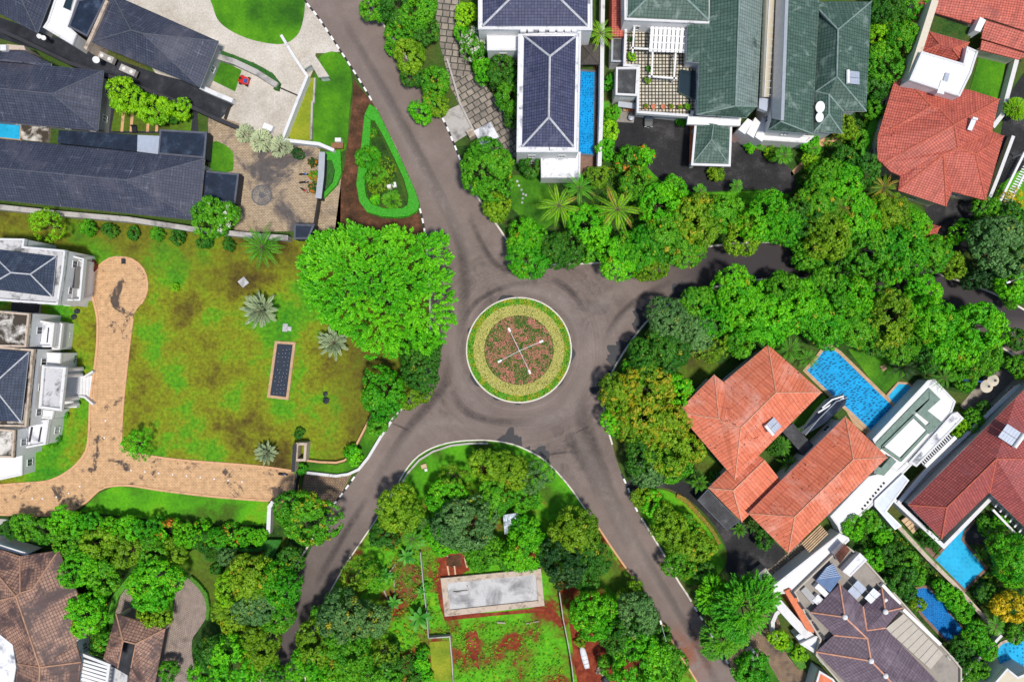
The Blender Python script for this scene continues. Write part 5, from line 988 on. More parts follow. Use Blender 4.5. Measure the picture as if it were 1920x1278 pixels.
DATA = '''#
@trees along the top road
700 15 28 L m .05|leftmost roadside tree at the top edge, beside the top road
738 18 32 L d .03|dark roadside tree at the top edge, second from the road
785 20 34 F m .04|rounded tree at the top edge beside the stone slab driveway
748 66 26 L m .22|yellow flecked roadside tree with orange tips overhanging the top road
800 62 26 L d .03|dark tree between the stone slab driveway and a yellow flecked tree
775 105 32 L y .05|olive green tree halfway down the roadside row
737 92 14 l b .15|small bright tree poking out over the top road
815 150 30 F m .06|dense tree beside the bend of the stone slab driveway
772 144 22 L d .05|dark green tree leaning over the top road below the bright sprig
822 192 24 L y .12|yellow tipped tree nearest the concrete apron
793 208 24 L b .08|bright green tree lowest in the roadside row, over the road
@garden trees of the navy roofed villa
876 28 21 l l .08|lime green bushy tree between slab driveway and navy roof
868 62 15 l b .02|small bright tree below the lime bushy tree by the slab driveway
890 82 27 W m .34|white flowering tree beside the white flat roof
908 133 22 l b .04|bright tree by the slab driveway bend, left of the navy roof
945 132 30 l d .03|dark tree touching the navy roofed villa at its upper left
950 186 30 L m .05|mid green tree against the left wall of the navy roofed villa
935 160 16 l k .2|very dark bush with red flecks between two villa trees
960 225 18 l d .04|dark narrow tree beside the middle of the navy roof
905 317 54 F m .05|large round dense tree standing alone where the top road meets the roundabout
936 388 28 F y .04|small round olive tree next to the big round one
990 308 24 l d .06|dark bush below the navy roofed villa left of the white porch slab
1120 330 20 l y .1|yellowish bush right of the white porch slab
1148 212 14 l b .02|small bright bush on the white wall beside the black forecourt
1146 157 15 f e .02|bright round bush between narrow pool and roof terrace
1140 245 18 l l .06|lime bush at the left rim of the black forecourt
1135 280 18 l b .06|bright bush at the lower left rim of the black forecourt
1175 300 22 R m .12|orange flowering bush at the lower edge of the black forecourt
1210 296 18 R b .12|green bush with orange flowers beside the black forecourt
1278 222 11 S b .1|small bush under the terrace edge beside the black forecourt
@grove north of the roundabout
985 448 36 L b .04|bright green tree at the left end of the roundabout grove
990 482 38 L e .04|emerald tree bulging over the road at the left of the grove
1036 470 34 L d .04|dark tree second along the roundabout grove
1072 462 34 l d .03|dark tree in the grove above the pale kerb stretch
1108 468 26 l m .04|small tree in the grove just right of the pale kerb stretch
1105 425 40 L b .05|bright tree between the two big coconut palms
1160 488 38 L b .05|bright tree hanging over the road below the largest coconut palm
1222 505 34 F y .05|round olive tree leaning out over the start of the east road
1200 465 44 L e .06|emerald tree right of the largest coconut palm
1245 440 48 L m .1|broad yellow flecked tree in the middle of the grove
1235 385 38 L b .05|bright tree right of the coconut palm near the black forecourt
1285 464 38 L m .12|yellow tipped tree over the inner east road kerb
1305 415 46 L y .12|olive tree in the centre of the grove below the black forecourt
1262 355 24 l b .1|small bright tree by the lower rim of the black forecourt
1195 345 30 L m .15|orange flecked bush tree below the black forecourt left end
1355 395 40 L m .06|tree below the second forecourt palm
1390 438 37 F y .04|round olive tree over the east road kerb gap
1428 410 44 L b .06|bright tree below the right end of the black forecourt
1465 420 38 L e .05|emerald tree above the kerb at the middle of the east road
1340 330 14 S y .15|yellow bush at the forecourt grass rim
@trees between the green and red roofs
1662 20 34 L d .03|dark tree at the top edge right of the green roof
1710 22 30 L m .05|mid green tree at the top edge left of the red roofs
1690 72 34 L m .05|tree beside the side wall of the red roofed house
1645 70 26 l l .06|lime bushy tree hugging the upper green roof corner
1655 120 36 L m .06|bushy tree beside the solar heater roof
1695 115 22 l l .12|lime tree against the narrow red lean-to roof
1640 165 30 L d .04|dark bush beside the lower green roof
1640 205 20 l m .05|bush between green roof corner and red roof edge
1585 238 22 l y .2|yellow bush under the small glazed bay of the green house
1615 265 18 l m .05|bush by the hedge between green and red roofs
1520 272 18 l b .08|bright bush right of the sloping white wings
1518 306 16 l l .06|lime bush along the stepped stone path
1575 300 26 f d .02|round dark bush beyond the stepped stone path
1900 206 19 C l .02|bright feathery small tree outside the broken white wall
1445 290 11 S l .02|small clipped ball bush beside the forecourt corner
1420 255 14 S m .2|flowery bush under the sloping white wings
1408 275 11 S b .1|small bush at the forecourt edge under the sloping wings
@trees north of the east road
1548 335 36 L m .06|tree right of the dark end of the black forecourt
1575 345 36 L b .05|bright tree above the left yellow coconut palm
1610 320 32 L d .04|dark tree left of the red roofed house wall
1530 385 40 L m .12|orange flecked tree left of the yellow coconut palms
1500 410 36 L d .05|dark tree above the kerb, left of the yellow palms
1610 410 42 L b .07|bright tree between the two yellow coconut palms
1550 445 42 L y .06|olive tree below the left yellow coconut palm
1520 478 30 F m .03|round tree overhanging the east road below the olive one
1660 405 42 L y .1|pale olive tree below the right yellow coconut palm
1620 470 44 L m .05|tree over the east road in the middle of the row
1580 490 30 l d .04|dark tree low over the east road
1705 425 34 L b .05|bright tree left of the small red guard hut
1690 470 46 L e .05|emerald tree below the small red guard hut
1745 475 34 L m .08|mid green tree just below the red guard hut
1780 500 26 l y .05|olive tree at the east road kerb below the guard hut
1800 435 26 O b .03|thin bright tree with bare limbs right of the guard hut
1672 505 24 l b .05|small bright tree nearest the gap in the east road trees
@dark trees at the right edge
1870 468 58 F g .03|huge grey green round tree at the right edge
1835 520 30 F k .03|very dark tree at the lower left of the huge grey green tree
1900 415 32 L d .04|dark tree above the huge grey green one
1850 400 26 l m .03|small tree beside the striped canopy wall
1905 530 38 L b .05|bright tree at the right edge beyond the road lamp
1892 558 19 l m .04|small tree beside the road lamp at the right edge
1912 480 28 L d .04|dark tree at the right edge between grey green and bright trees
1895 375 24 O o .1|yellow blossoming open tree beside the striped canopy
@trees south of the east road
1262 600 46 F g .03|pale grey green tree at the roundabout end of the east road
1312 572 36 F m .04|smooth round tree with fine leaves at the inside of the east bend
1300 620 40 F g .04|grey green tree behind the pale one near the roundabout
1378 546 44 L b .04|bright tree jutting toward the east road
1408 590 48 L b .05|broad bright tree in the middle of the bend grove
1245 655 44 L d .04|dark tree along the bend kerb below the grey green trees
1200 668 34 F d .02|dark dense tree right on the bend kerb
1195 700 26 l e .16|small emerald tree with yellow flecks near the bend kerb
1340 600 36 L e .04|emerald tree between the grey green and bright trees
1330 650 34 O y .05|thin olive tree above the terracotta roof notch
1380 640 30 L m .05|tree above the upper terracotta roof slope
1468 548 38 L m .06|olive bright tree on the south side of the east road
1450 600 44 L b .06|bright tree above the terracotta roof peak
1500 570 46 L b .06|bright broad tree south of the east road centre
1545 545 40 L m .07|yellow flecked tree along the south kerb of the east road
1545 605 44 L e .05|emerald tree above the blue pool end
1595 560 40 L b .06|bright tree south of the road gap
1600 620 42 L m .05|tree overhanging the lawn beside the blue pool
1645 540 30 L m .04|tree at the road gap in the south row
1665 600 46 L y .10|pale olive tree in the south row right of centre
1640 640 30 L d .05|dark tree beside the pool lawn
1690 645 36 L m .04|tree at the right of the pool lawn
1730 552 34 L b .05|bright tree jutting up to the visible road stretch
1735 605 46 L b .05|bright tree in the right part of the south row
1784 612 30 l e .05|emerald tree under the visible road stretch
1830 615 48 L b .04|large bright lime tree at the right end of the south row
1790 650 42 L b .04|bright tree above the cobbled parasol corner
1840 665 36 L m .04|tree directly above the two straw parasols
1740 665 30 l d .04|dark tree left of the parasol corner palms
1907 640 22 F d .03|dark tree at the right edge below the road
1912 690 24 l m .03|tree at the right edge beside the cobbled corner
1810 720 20 l m .06|bush below the blue shade pole
1790 690 22 l m .05|bush left of the blue shade pole
@trees between roundabout and terracotta roof
1165 732 40 L y .30|yellow olive tree at the road edge facing the roundabout
1215 725 44 L y .45|yellowest broad tree of the group facing the roundabout
1265 735 30 L b .2|bright tree near the terracotta wing roof
1160 785 34 L b .2|bright yellow green tree bulging onto the road kerb
1205 790 46 L y .35|olive yellow tree in the middle of the group facing the roundabout
1262 785 38 L y .4|golden tree touching the terracotta wing roof
1200 850 36 F d .06|dark round tree low in the group facing the roundabout
1248 840 44 L y .2|olive tree above the black driveway
1290 845 30 L y .3|yellow flecked tree beside the lower terracotta slope
1215 880 32 F g .02|grey green dense tree at the black driveway mouth
1265 875 30 L m .12|mid green tree above the black driveway bend
@trees on the lawn island by the black driveway
1205 930 20 l y .12|olive bush tree at the top of the lawn island
1228 945 24 l b .15|bright tree with one orange tip on the lawn island
1250 978 32 L y .1|olive tree in the middle of the lawn island
1290 985 22 l m .15|tree beside the orange border of the lawn island
1265 1010 30 L y .08|pale olive tree on the lawn island beside the road
1310 1022 28 L y .3|yellow leaved tree at the right of the lawn island
1275 1060 28 L m .12|tree overhanging the road from the lawn island
1320 1075 20 l d .04|dark bush at the bottom of the lawn island
1395 1140 56 C e .01|large feathery conifer like tree between road and brown yard
1340 1110 34 C b .02|bright round feathery tree beside the south road
1355 1200 40 C m .02|feathery tree at the road edge above the brown yard
1410 1255 32 L e .04|emerald bush tree in the bottom corner of the brown yard
1460 1200 18 l l .12|lime bush beside the curved white step wall
@trees of the south plot
915 868 32 L y .04|olive tree nearest the curved top kerb of the south plot
955 885 36 L y .06|broad olive tree at the top of the south plot
1004 895 32 O g .05|sparse grey leaved tree right of the broad olive one
985 935 24 l m .05|small tree below the sparse grey one
850 898 30 O y .05|sparse olive tree on the left side of the south plot
840 935 36 L b .05|bright tree below the sparse olive one
870 990 54 F g .02|big grey green dome tree in the south plot
862 955 26 L d .04|dark tree topping the big grey green dome
925 930 34 L m .05|mid green tree above the silver tarpaulin
835 1005 34 F b .02|bright green skirt tree left of the big grey green dome
905 1030 34 L m .03|tree above the concrete foundation
980 985 28 L b .04|bright tree right of the silver tarpaulin
985 1030 42 L b .04|bright tree at the upper right corner of the foundation
945 1040 26 L m .04|tree over the top rim of the foundation
750 953 40 L y .06|olive tree beside the west road kerb in the south plot
722 1003 27 F d .02|round dark shrub tree below the olive one by the kerb
672 1075 32 O y .03|sparse thin tree beside the west road kerb
700 1080 26 O m .03|sparse leafy sapling right of the thin roadside tree
1075 998 44 L y .08|olive crowned tree at the right kerb of the south plot
1055 1050 44 L k .03|very dark tree right of the foundation
1105 1040 38 L d .04|dark tree beside the grass verge of the south road
1040 1020 30 L d .03|dark tree between the foundation and the olive crown
1095 1085 26 L d .06|lowest of the dark trees right of the foundation
1112 1150 42 L b .03|bright round tree below the dark trees
1188 1110 24 l y .05|olive sapling tree at the south road kerb
1190 1150 42 F g .04|grey green tree beside the south road lamp
1160 1195 40 L d .05|dark tree below the bright round one
1225 1190 32 L d .03|dark tree behind the road lamp
1200 1235 50 L b .04|large bright tree at the bottom edge by the south road
1240 1250 40 L m .05|tree at the bottom edge touching the south road kerb
1150 1245 24 L m .04|small tree beside the red earth yard
1090 1200 10 S y .1|small shrub beside the white boat cover
@trees left of the west road
570 972 54 F m .12|round dark tree with yellow tips below the driveway gate
540 1046 26 F d .02|dark round shrub tree under the yellow tipped one
525 1095 40 L e .05|emerald tree over the west road kerb
470 1085 44 L y .12|yellow olive tree right of the loop drive lawn
440 1100 34 L l .1|lime yellow tree at the edge of the loop drive lawn
480 1140 44 F g .08|grey green tree in the lower left tree group
435 1150 34 L y .12|yellowish tree above the bottom left grove
520 1150 34 L m .05|tree leaning over the west road at the lower left
408 1214 38 L d .03|dark tree beside the loop drive paving
440 1235 42 L b .04|bright tree at the bottom edge beside the loop drive
485 1215 40 L y .05|olive tree at the bottom right of the loop drive grove
500 1265 34 L m .04|tree at the bottom edge left of the west road
390 1262 30 L b .04|bright tree at the bottom edge nearest the loop drive paving
@trees right of the west road at the bottom
655 1150 50 L g .12|big grey green tree with yellow flecks right of the west road
615 1165 30 L m .08|tree overhanging the right kerb of the west road
695 1160 36 F g .1|grey green tree beside the big banana plant
600 1205 42 L y .08|olive tree over the lower west road
650 1225 50 L m .06|broad tree at the bottom right of the west road
580 1255 42 L b .04|bright tree at the bottom edge beside the west road
630 1270 42 L b .05|bright broad tree in the middle of the bottom grove
685 1265 30 L m .04|tree at the bottom edge left of the banana plants
720 1220 24 O y .05|pale open sapling above the lowest banana plant
735 1235 18 l d .03|dark bush near the lowest banana plant
@shrubs round the banana plants
730 1215 15 S d .05|dark green shrub left of the yellowing grass square
760 1245 16 P d .02|puffy blue green shrub beside the lowest banana
790 1240 14 S b .05|bright shrub at the fence foot beside the yellow square
792 1222 11 S e .05|emerald shrub at the corner of the yellow square
735 1270 16 S m .05|shrub at the bottom edge among the bananas
775 1270 16 S d .05|dark shrub at the bottom edge near the fence
800 1265 12 S b .05|small bright shrub below the yellow square fence
795 1100 8 S b .02|tiny bright plant in the red banana bed
@trees round the brown tiled house
155 1065 34 L b .05|bright shrub tree beside the top corner of the brown tiled roof
195 1085 32 L m .05|leafy tree left of the loop drive
165 1150 36 L b .06|bright leafy tree over the edge of the brown tiled roof
194 1108 18 l e .05|emerald tree along the left rim of the loop drive
130 1085 26 l d .05|dark bush against the brown tiled roof
290 1095 46 L b .08|bright tree on the loop drive island
288 1150 28 L y .18|dark olive bush at the lower end of the loop drive island
200 1195 20 l m .1|bush beside the small porch roof
185 1215 14 S d .1|small bush below the brown roof edge by the porch
315 1258 20 l m .06|bush on the little round bed at the loop drive exit
45 990 24 l m .05|bush under the concrete strip at the left edge
85 1000 26 L m .05|tree at the left end of the hedge trees
20 992 18 l d .05|dark bush at the left edge under the driveway corner
135 1015 32 L m .05|tree under the left end of the hedge trees
190 1020 32 L y .05|olive tree in the second hedge row above the loop drive
240 1030 32 L y .06|olive tree in the second hedge row over the loop drive top
290 1035 30 L m .05|mid green tree in the second hedge row over the island tree
335 1030 26 L y .06|last olive tree of the second hedge row
380 1015 20 l d .05|dark bush under the orange tipped hedge tree
395 1040 14 P d .02|blue green spiky shrub on the lawn under the hedge trees
430 1042 18 S g .02|grey green shrub on the lawn under the hedge trees
405 1065 12 S d .02|small dark shrub on the loop drive lawn
@clipped trees along the bright grass strip
112 975 24 L b .04|first clipped hedge tree at the left end of the grass strip
148 982 26 L b .04|second clipped hedge tree from the left end
182 984 24 L e .04|third clipped hedge tree from the left end
215 988 25 L b .04|fourth clipped hedge tree from the left end
250 990 25 L b .04|fifth clipped hedge tree from the left end
284 993 25 L e .04|sixth clipped hedge tree from the left end
318 997 26 R b .3|hedge tree with the biggest patch of orange blossom
350 1000 23 L b .05|plain hedge tree right of the biggest orange blossom
378 1000 22 R b .25|hedge tree with a small orange blossom patch
408 1003 22 L e .05|emerald hedge tree between two orange blossomed ones
433 1004 20 R b .25|orange blossomed hedge tree nearest the hedge end
460 1004 18 l b .05|second last clipped hedge tree at the right end
482 1004 17 l b .03|last clipped hedge tree beside the dark flat hedge
@trees on the big lawn
95 424 30 O l .05|loose lime green tree near the white villa corner
75 412 20 O l .05|thin lime tree behind the loose one near the white villa
163 427 15 S m .03|first shrub of the row along the beige wall
208 431 12 S d .03|second shrub of the row along the beige wall
252 435 12 S d .03|third shrub of the row along the beige wall
292 438 13 S m .03|fourth shrub of the row along the beige wall
336 444 13 S d .03|fifth shrub of the row along the beige wall
382 453 14 S d .03|sixth shrub of the row along the beige wall
427 459 12 S d .03|seventh shrub of the row along the beige wall
405 403 40 W m .12|round tree with pale blossom at the corner of the long slate roof
258 833 28 O b .05|half bare bush where the orange driveway branches
561 812 9 S d .02|small dark bush on the lawn above the tan gate frame
561 877 12 S e .01|clipped emerald bush beside the driveway gate
668 852 17 S b .03|bright bush on the green verge by the white kerb
705 795 20 l m .05|bush at the top of the green verge
727 740 46 F e .01|emerald fine leaved tree at the lower edge of the huge lime tree
780 690 42 F d .05|dark tree peeking from under the huge lime tree by the road
775 735 30 L y .2|yellow tipped tree between emerald fine leaved tree and road
790 650 34 F d .03|dark tree under the right flank of the huge lime tree
118 612 8 S e .02|small shrub at the white villa annex wall
112 655 9 S m .02|small shrub above the villa portico
135 672 7 S d .05|tiny shrub on the lawn near the villa portico
97 796 13 S m .02|shrub below the villa portico against the white wall
98 826 12 S m .02|second shrub at the lower white wall of the villa
125 778 6 S e .02|tiny bright shrub below the villa portico
330 538 7 S l .02|tiny lime plant in the middle of the big lawn
@lime trees in the slate courtyard
240 178 33 L l .01|largest lime green tree of the slate courtyard
293 214 31 L l .02|lower lime tree of the slate courtyard
340 205 21 l l .01|small lime tree at the right of the slate courtyard
282 180 10 S b .02|tiny tree between the lime trees of the slate courtyard
325 218 14 l d .02|dark bush between the lower and right lime trees
@pale puffy shrubs in the courtyard
460 253 18 P s .01|leftmost pale puffy shrub at the gravel court edge
490 265 21 P s .01|middle pale puffy shrub at the gravel court edge
527 277 20 P s .01|rightmost pale puffy shrub at the gravel court edge
@plants inside the clipped triangular hedge
692 300 24 l e .03|emerald bush at the left inside the triangular hedge
705 325 22 l m .08|mid bush in the middle of the triangular hedge bed
722 315 20 O y .1|dry olive shrub inside the triangular hedge
712 345 22 O y .1|dry brownish shrub low inside the triangular hedge
735 375 17 P m .02|spiky green shrub at the bottom of the hedge bed
702 373 10 S b .03|small bright shrub at the lower left of the hedge bed
700 250 8 S m .1|little shrub near the top corner of the hedge bed
@shrubs by the motorbikes
585 305 9 R k .25|dark shrub with red flowers behind the top motorbike
590 330 10 R m .35|red flowering shrub beside the middle motorbike
588 350 9 R k .35|red flowering shrub beside the lower motorbike
560 290 11 S k .05|dark shrub under the white wall of the motorbike yard
@garden behind the purple roof
1600 985 22 l b .05|bright leafy bush at the top of the purple villa garden
1625 975 20 l m .05|bush beside the white pavilion end in the purple villa garden
1655 1010 17 f b .02|round bright shrub by the tan garden wall
1640 1045 20 l b .05|bright shrub right of the small red brown roof
1675 1035 22 l d .06|dark leafy shrub below the tan garden wall
1700 1055 22 l m .08|leafy shrub along the tan garden wall, middle
1690 1090 30 l d .05|dark bush above the kidney shaped pool
1720 1075 18 l m .05|bush between tan wall and kidney shaped pool
1765 1105 18 f b .02|bright round shrub at the upper right of the kidney pool
1785 1125 20 l b .04|bright shrub right of the kidney pool
1805 1145 18 l b .04|bright shrub right of the stepped pool corner
1825 1190 24 l e .04|emerald bush between two pools at the lower right
1845 1215 20 l b .05|bright bush beside the lower tan wall
1800 1215 22 l d .05|dark bush below the stepped pool corner
1830 1255 20 l m .05|bush at the bottom edge near the pale wall
1720 1128 14 l y .08|olive bush overhanging the left end of the kidney pool
1795 1250 16 l d .05|dark bush at the foot of the pale wall
@trees round the small right hand pools
1885 1040 42 L e .04|round emerald tree at the right edge beside the rectangular pool
1890 1078 24 L b .04|bright tree below the round emerald one at the right edge
1893 1130 32 L o .0|yellow blossoming tree at the lower right edge
1850 985 18 l m .08|bush beside the slate pool deck
1875 980 14 l b .08|small bright bush at the right edge above the pool
1735 985 16 l d .05|dark bush beside the bamboo bench at the eave beam
1745 1010 16 l d .05|dark bush below the bamboo bench
1850 1110 18 l d .05|dark bush behind the yellow blossoming tree
1870 1150 20 O y .05|thin olive shrub below the yellow blossoming tree
1905 1190 16 l m .05|shrub beside the net patterned pool at the corner
1790 800 18 l l .04|lime bush beside the striped white pergola
1820 790 20 l m .05|bush between striped pergola and trellis
1845 770 16 l d .05|dark bush below the cobbled corner
1525 788 8 S o .0|small yellow shrub beside the curved pavilion
1500 866 11 l m .05|small bush between the two terracotta roofs
1450 838 16 l d .03|dark bush at the upper end of the gap between terracotta roofs
1340 895 10 S d .02|small dark shrub below the terracotta roof corner
1435 1010 18 l d .03|dark bush at the lower terracotta roof edge
1600 965 12 S m .04|small shrub at the end of the white pavilion
1500 1225 14 l l .1|lime bush in the planter of the purple villa
1475 1210 12 S m .1|small shrub in the planter of the purple villa
'''
grp = None
for ln in DATA.splitlines():
    if ln.startswith('@'): grp = ln[1:]; continue
    if '|' not in ln: continue
    a, lab = ln.split('|'); a = a.split(); plant(float(a[0]), float(a[1]), float(a[2])*(1.0 if 'courtyard' in grp or 'hedge' in lab or 'second hedge' in lab else 1.06), a[3], a[4], float(a[5]), lab, grp)
# ---------------------------------------------------------------- the huge lime tree by the roundabout
def big_tree():
    poly = [(545, 520), (552, 470), (578, 432), (610, 425), (645, 408), (668, 420), (690, 425), (730, 420), (770, 430), (800, 440), (828, 424), (838, 445), (832, 470), (848, 478), (828, 500), (850, 512), (838, 530), (852, 560), (848, 585), (862, 600), (840, 610), (832, 640), (810, 650), (805, 670), (770, 665), (740, 672), (710, 668), (690, 675), (660, 640), (625, 620), (598, 605), (575, 570), (560, 545)]
    pts = np.array([[*P(x, y, 9)[:2]] for x, y in poly]); c = np.array([*P(698, 540, 9)[:2]])
    def inside(q):
        r = False; j = len(pts)-1
        for i in range(len(pts)):
            if (pts[i, 1] > q[1]) != (pts[j, 1] > q[1]) and q[0] < (pts[j, 0]-pts[i, 0])*(q[1]-pts[i, 1])/(pts[j, 1]-pts[i, 1])+pts[i, 0]: r = not r
            j = i
        return r
    def edge(q):
        d = 9e9
        for i in range(len(pts)):
            a, b = pts[i-1], pts[i]; t = np.clip(np.dot(q-a, b-a)/max(1e-6, np.dot(b-a, b-a)), 0, 1); d = min(d, np.linalg.norm(a+(b-a)*t-q))
        return d
    lobes = [(c+RG.normal(size=2)*np.array([7.5, 6]), RG.uniform(2.2, 4.2), RG.random()) for _ in range(38)]
    C = []; D = []; TT = []
    lo, hi = pts.min(0), pts.max(0)
    while len(C) < 1500:
        q = lo+(hi-lo)*RG.random(2)
        if not inside(q): continue
        e = edge(q); base = 5.0+6.5*min(1, e/6)**.55; h = 0; tt = .5; g = np.zeros(2)
        for lc, lr, lt in lobes:
            dd = np.linalg.norm(q-lc)
            if dd < lr:
                hh = math.sqrt(lr*lr-dd*dd)*.75
                if hh > h: h = hh; tt = lt; g = (q-lc)/lr
        z = base+h*.9-(RG.random()**2)*1.3
        o = q-c; o = o/np.linalg.norm(o); C.append((*q, z)); D.append((o[0]*.55+g[0], o[1]*.55+g[1], .55)); TT.append(.22+.34*tt+.25*RG.random())
    C = np.array(C); D = unit(np.array(D)); a2 = clump_leaves(C, D, .46*(.7+.6*RG.random(len(C))), 40, .17, np.array(TT), np.ones(len(C)))
    n = len(C); nl = 14; L = 1.5
    t = RG.random((n, nl, 1)); side = RG.normal(size=(n, nl, 3)); side /= np.linalg.norm(side, axis=2, keepdims=True)
    q = C[:, None, :]+D[:, None, :]*(t-.5)*L+side*(1.15-t)*.42*L*RG.random((n, nl, 1))
    nr = side*.55+np.array([0, 0, .8])+D[:, None, :]*.4; nr /= np.linalg.norm(nr, axis=2, keepdims=True); dd = D[:, None, :]+side*.9
    base = np.array([*c, 0]); q = q.reshape(-1, 3)-base
    q = np.vstack([q, a2[0]-base]); nr = np.vstack([nr.reshape(-1, 3), a2[1]]); dd = np.vstack([dd.reshape(-1, 3), RG.normal(size=a2[0].shape)])
    me = leaf_mesh('crown', q, nr, np.append(.24*(.7+.6*RG.random(n*nl)), a2[2]), .5, np.append(np.clip(np.repeat(TT, nl)+t.reshape(-1)*.16, 0, 1), a2[3]), np.ones(len(q)), ('leaf',), direc=dd)
    o = thing('rain_tree', 'huge spreading lime green tree on the lawn corner beside the roundabout', 'tree', base)
    cr = link('crown', me, o); cr.color = (.072, .46, .007, 0)
    link('trunk', make_trunk(4.5, .75, 11, 7.5, 9), o)
big_tree()
# ---------------------------------------------------------------- palms
def frond_mesh(name, nf, L, nleaf, lw, ll, rise, droop, mats=('frond',), dens=1, ang=.85, seed=1, bendl=.08, crownz=7.0):
    c = []; nr = []; sz = []; dr = []; tn = []; ac = []; mb = MB(); rg = np.random.default_rng(seed)
    for i in range(nf):
        a = 2*math.pi*i/nf*2.39996*nf/6.28318 if False else i*2.39996; f = i/max(1, nf-1); el = rise*(1-f*.9)+rg.normal()*.08; Lf = L*(.78+.3*rg.random()); t0 = .3+.4*rg.random(); fa = rg.random()
        d0 = np.array([math.cos(a)*math.cos(el), math.sin(a)*math.cos(el), math.sin(el)]); pv = None; lat = np.array([-math.sin(a), math.cos(a), 0])
        for k in range(nleaf+1):
            s = k/nleaf; p = d0*Lf*s; p = p+np.array([0, 0, -droop*Lf*s*s*(1.0+f*.6)]); p[2] += crownz; p = p+lat*bendl*Lf*s*s*math.sin(i*1.7)
            if pv is not None:
                mb.tube(pv, p, .045*(1-s)+.012, n=4, caps=False); tg = (p-pv)/np.linalg.norm(p-pv); up = np.cross(lat, tg); up = up/np.linalg.norm(up)
                if up[2] < 0: up = -up
                w = ll*(math.sin(math.pi*min(1, s*.86+.14))**.6)
                for sd in (-1, 1):
                    for q in range(dens):
                        dv = tg*math.cos(ang)+lat*sd*math.sin(ang)+up*(-.25+.2*rg.normal()); dv /= np.linalg.norm(dv)
                        pp = p-(p-pv)*(q/dens); c.append(pp+dv*w*.5); dr.append(dv); nr.append(up+lat*sd*.35+rg.normal(size=3)*.18); sz.append(w*.5); tn.append(t0+.18*rg.random()); ac.append(fa*.75+.25*(1-s)+.1*rg.random())
            pv = p
    me = leaf_mesh(name, np.array(c), unit(np.array(nr)), np.array(sz), lw, np.array(tn), np.array(ac), mats, direc=np.array(dr))
    o = mb.build('ribs', 'bark'); rm = o.data; bpy.data.objects.remove(o)
    return me, rm
def palm_trunk(h, r, bend):
    mb = MB(); n = 10; pv = Vector((bend*1.0, 0, -.3))
    for i in range(1, n+1):
        s = i/n; q = Vector((bend*(1-s)**2, 0, h*s)); mb.tube(pv, q, r*(1.25-.4*(i-1)/n), r*(1.22-.4*s), 8, caps=False); pv = q
    o = mb.build('trunk', 'bark', smooth=True); me = o.data; bpy.data.objects.remove(o); return me
PAL = dict(
 coco=(4.6, 7.5, [frond_mesh('fronds', 15, 4.9, 24, .085, .62, .85, .46, seed=s, dens=2, crownz=7.5, ang=.75, bendl=.2) for s in (3, 8)], palm_trunk(7.5, .17, .5), 'coconut_palm'),
 date=(4.8, 3.6, [frond_mesh('fronds', 18, 4.7, 22, .12, .62, .9, .40, seed=5, dens=2, crownz=3.6)], palm_trunk(3.6, .32, .05), 'date_palm'),
 silver=(3.8, 2.2, [frond_mesh('fronds', 30, 3.7, 12, .28, .75, 1.15, .14, seed=s, dens=2, ang=.55, crownz=2.2) for s in (6, 9)], palm_trunk(2.2, .35, .02), 'silver_palm'),
 small=(2.0, 4.0, [frond_mesh('fronds', 11, 2.1, 14, .14, .62, .7, .38, seed=4, dens=2, crownz=4.0)], palm_trunk(4.0, .09, .2), 'areca_palm'),
 fan=(2.2, 2.6, [frond_mesh('fronds', 22, 2.2, 12, .16, .42, 1.2, .16, seed=2, dens=2, ang=.7, crownz=2.6)], palm_trunk(2.6, .14, .05), 'fan_palm'))
def banana_mesh():
    c = MB(); mb = MB()
    for i in range(10):
        a = i*2.39996; f = i/9; el = .95-f*.75; L = 2.6*(.75+.35*random.random()); lat = Vector((-math.sin(a), math.cos(a), 0)); n = 8; vs = []
        for k in range(n+1):
            s = k/n; p = Vector((math.cos(a)*math.cos(el), math.sin(a)*math.cos(el), math.sin(el)))*L*s+Vector((0, 0, -.42*L*s*s)); w = .36*math.sin(math.pi*min(1, .08+s*.9))**.55
            vs += [p-lat*w+Vector((0, 0, 1.6+.10*w)), p+Vector((0, 0, 1.6-.04)), p+lat*w+Vector((0, 0, 1.6+.1*w))]
        mb.add(vs, [(3*k, 3*k+1, 3*k+4, 3*k+3) for k in range(n)]+[(3*k+1, 3*k+2, 3*k+5, 3*k+4) for k in range(n)])
    o = mb.build('leaves', 'leaf', smooth=True); me = o.data; bpy.data.objects.remove(o)
    for k in ('tint', 'accent'):
        at = me.attributes.new(k, 'FLOAT', 'FACE'); at.data.foreach_set('value', np.repeat(RG.random(10)*.5+.25, 16).astype(np.float32) if k == 'tint' else np.ones(160, np.float32))
    return me
BAN = banana_mesh(); bt = MB(); bt.tube((0, 0, -.2), (0, 0, 1.7), .17, .1, 8); bt = bt.build('stem', 'leaf'); BST = bt.data; bpy.data.objects.remove(bt)
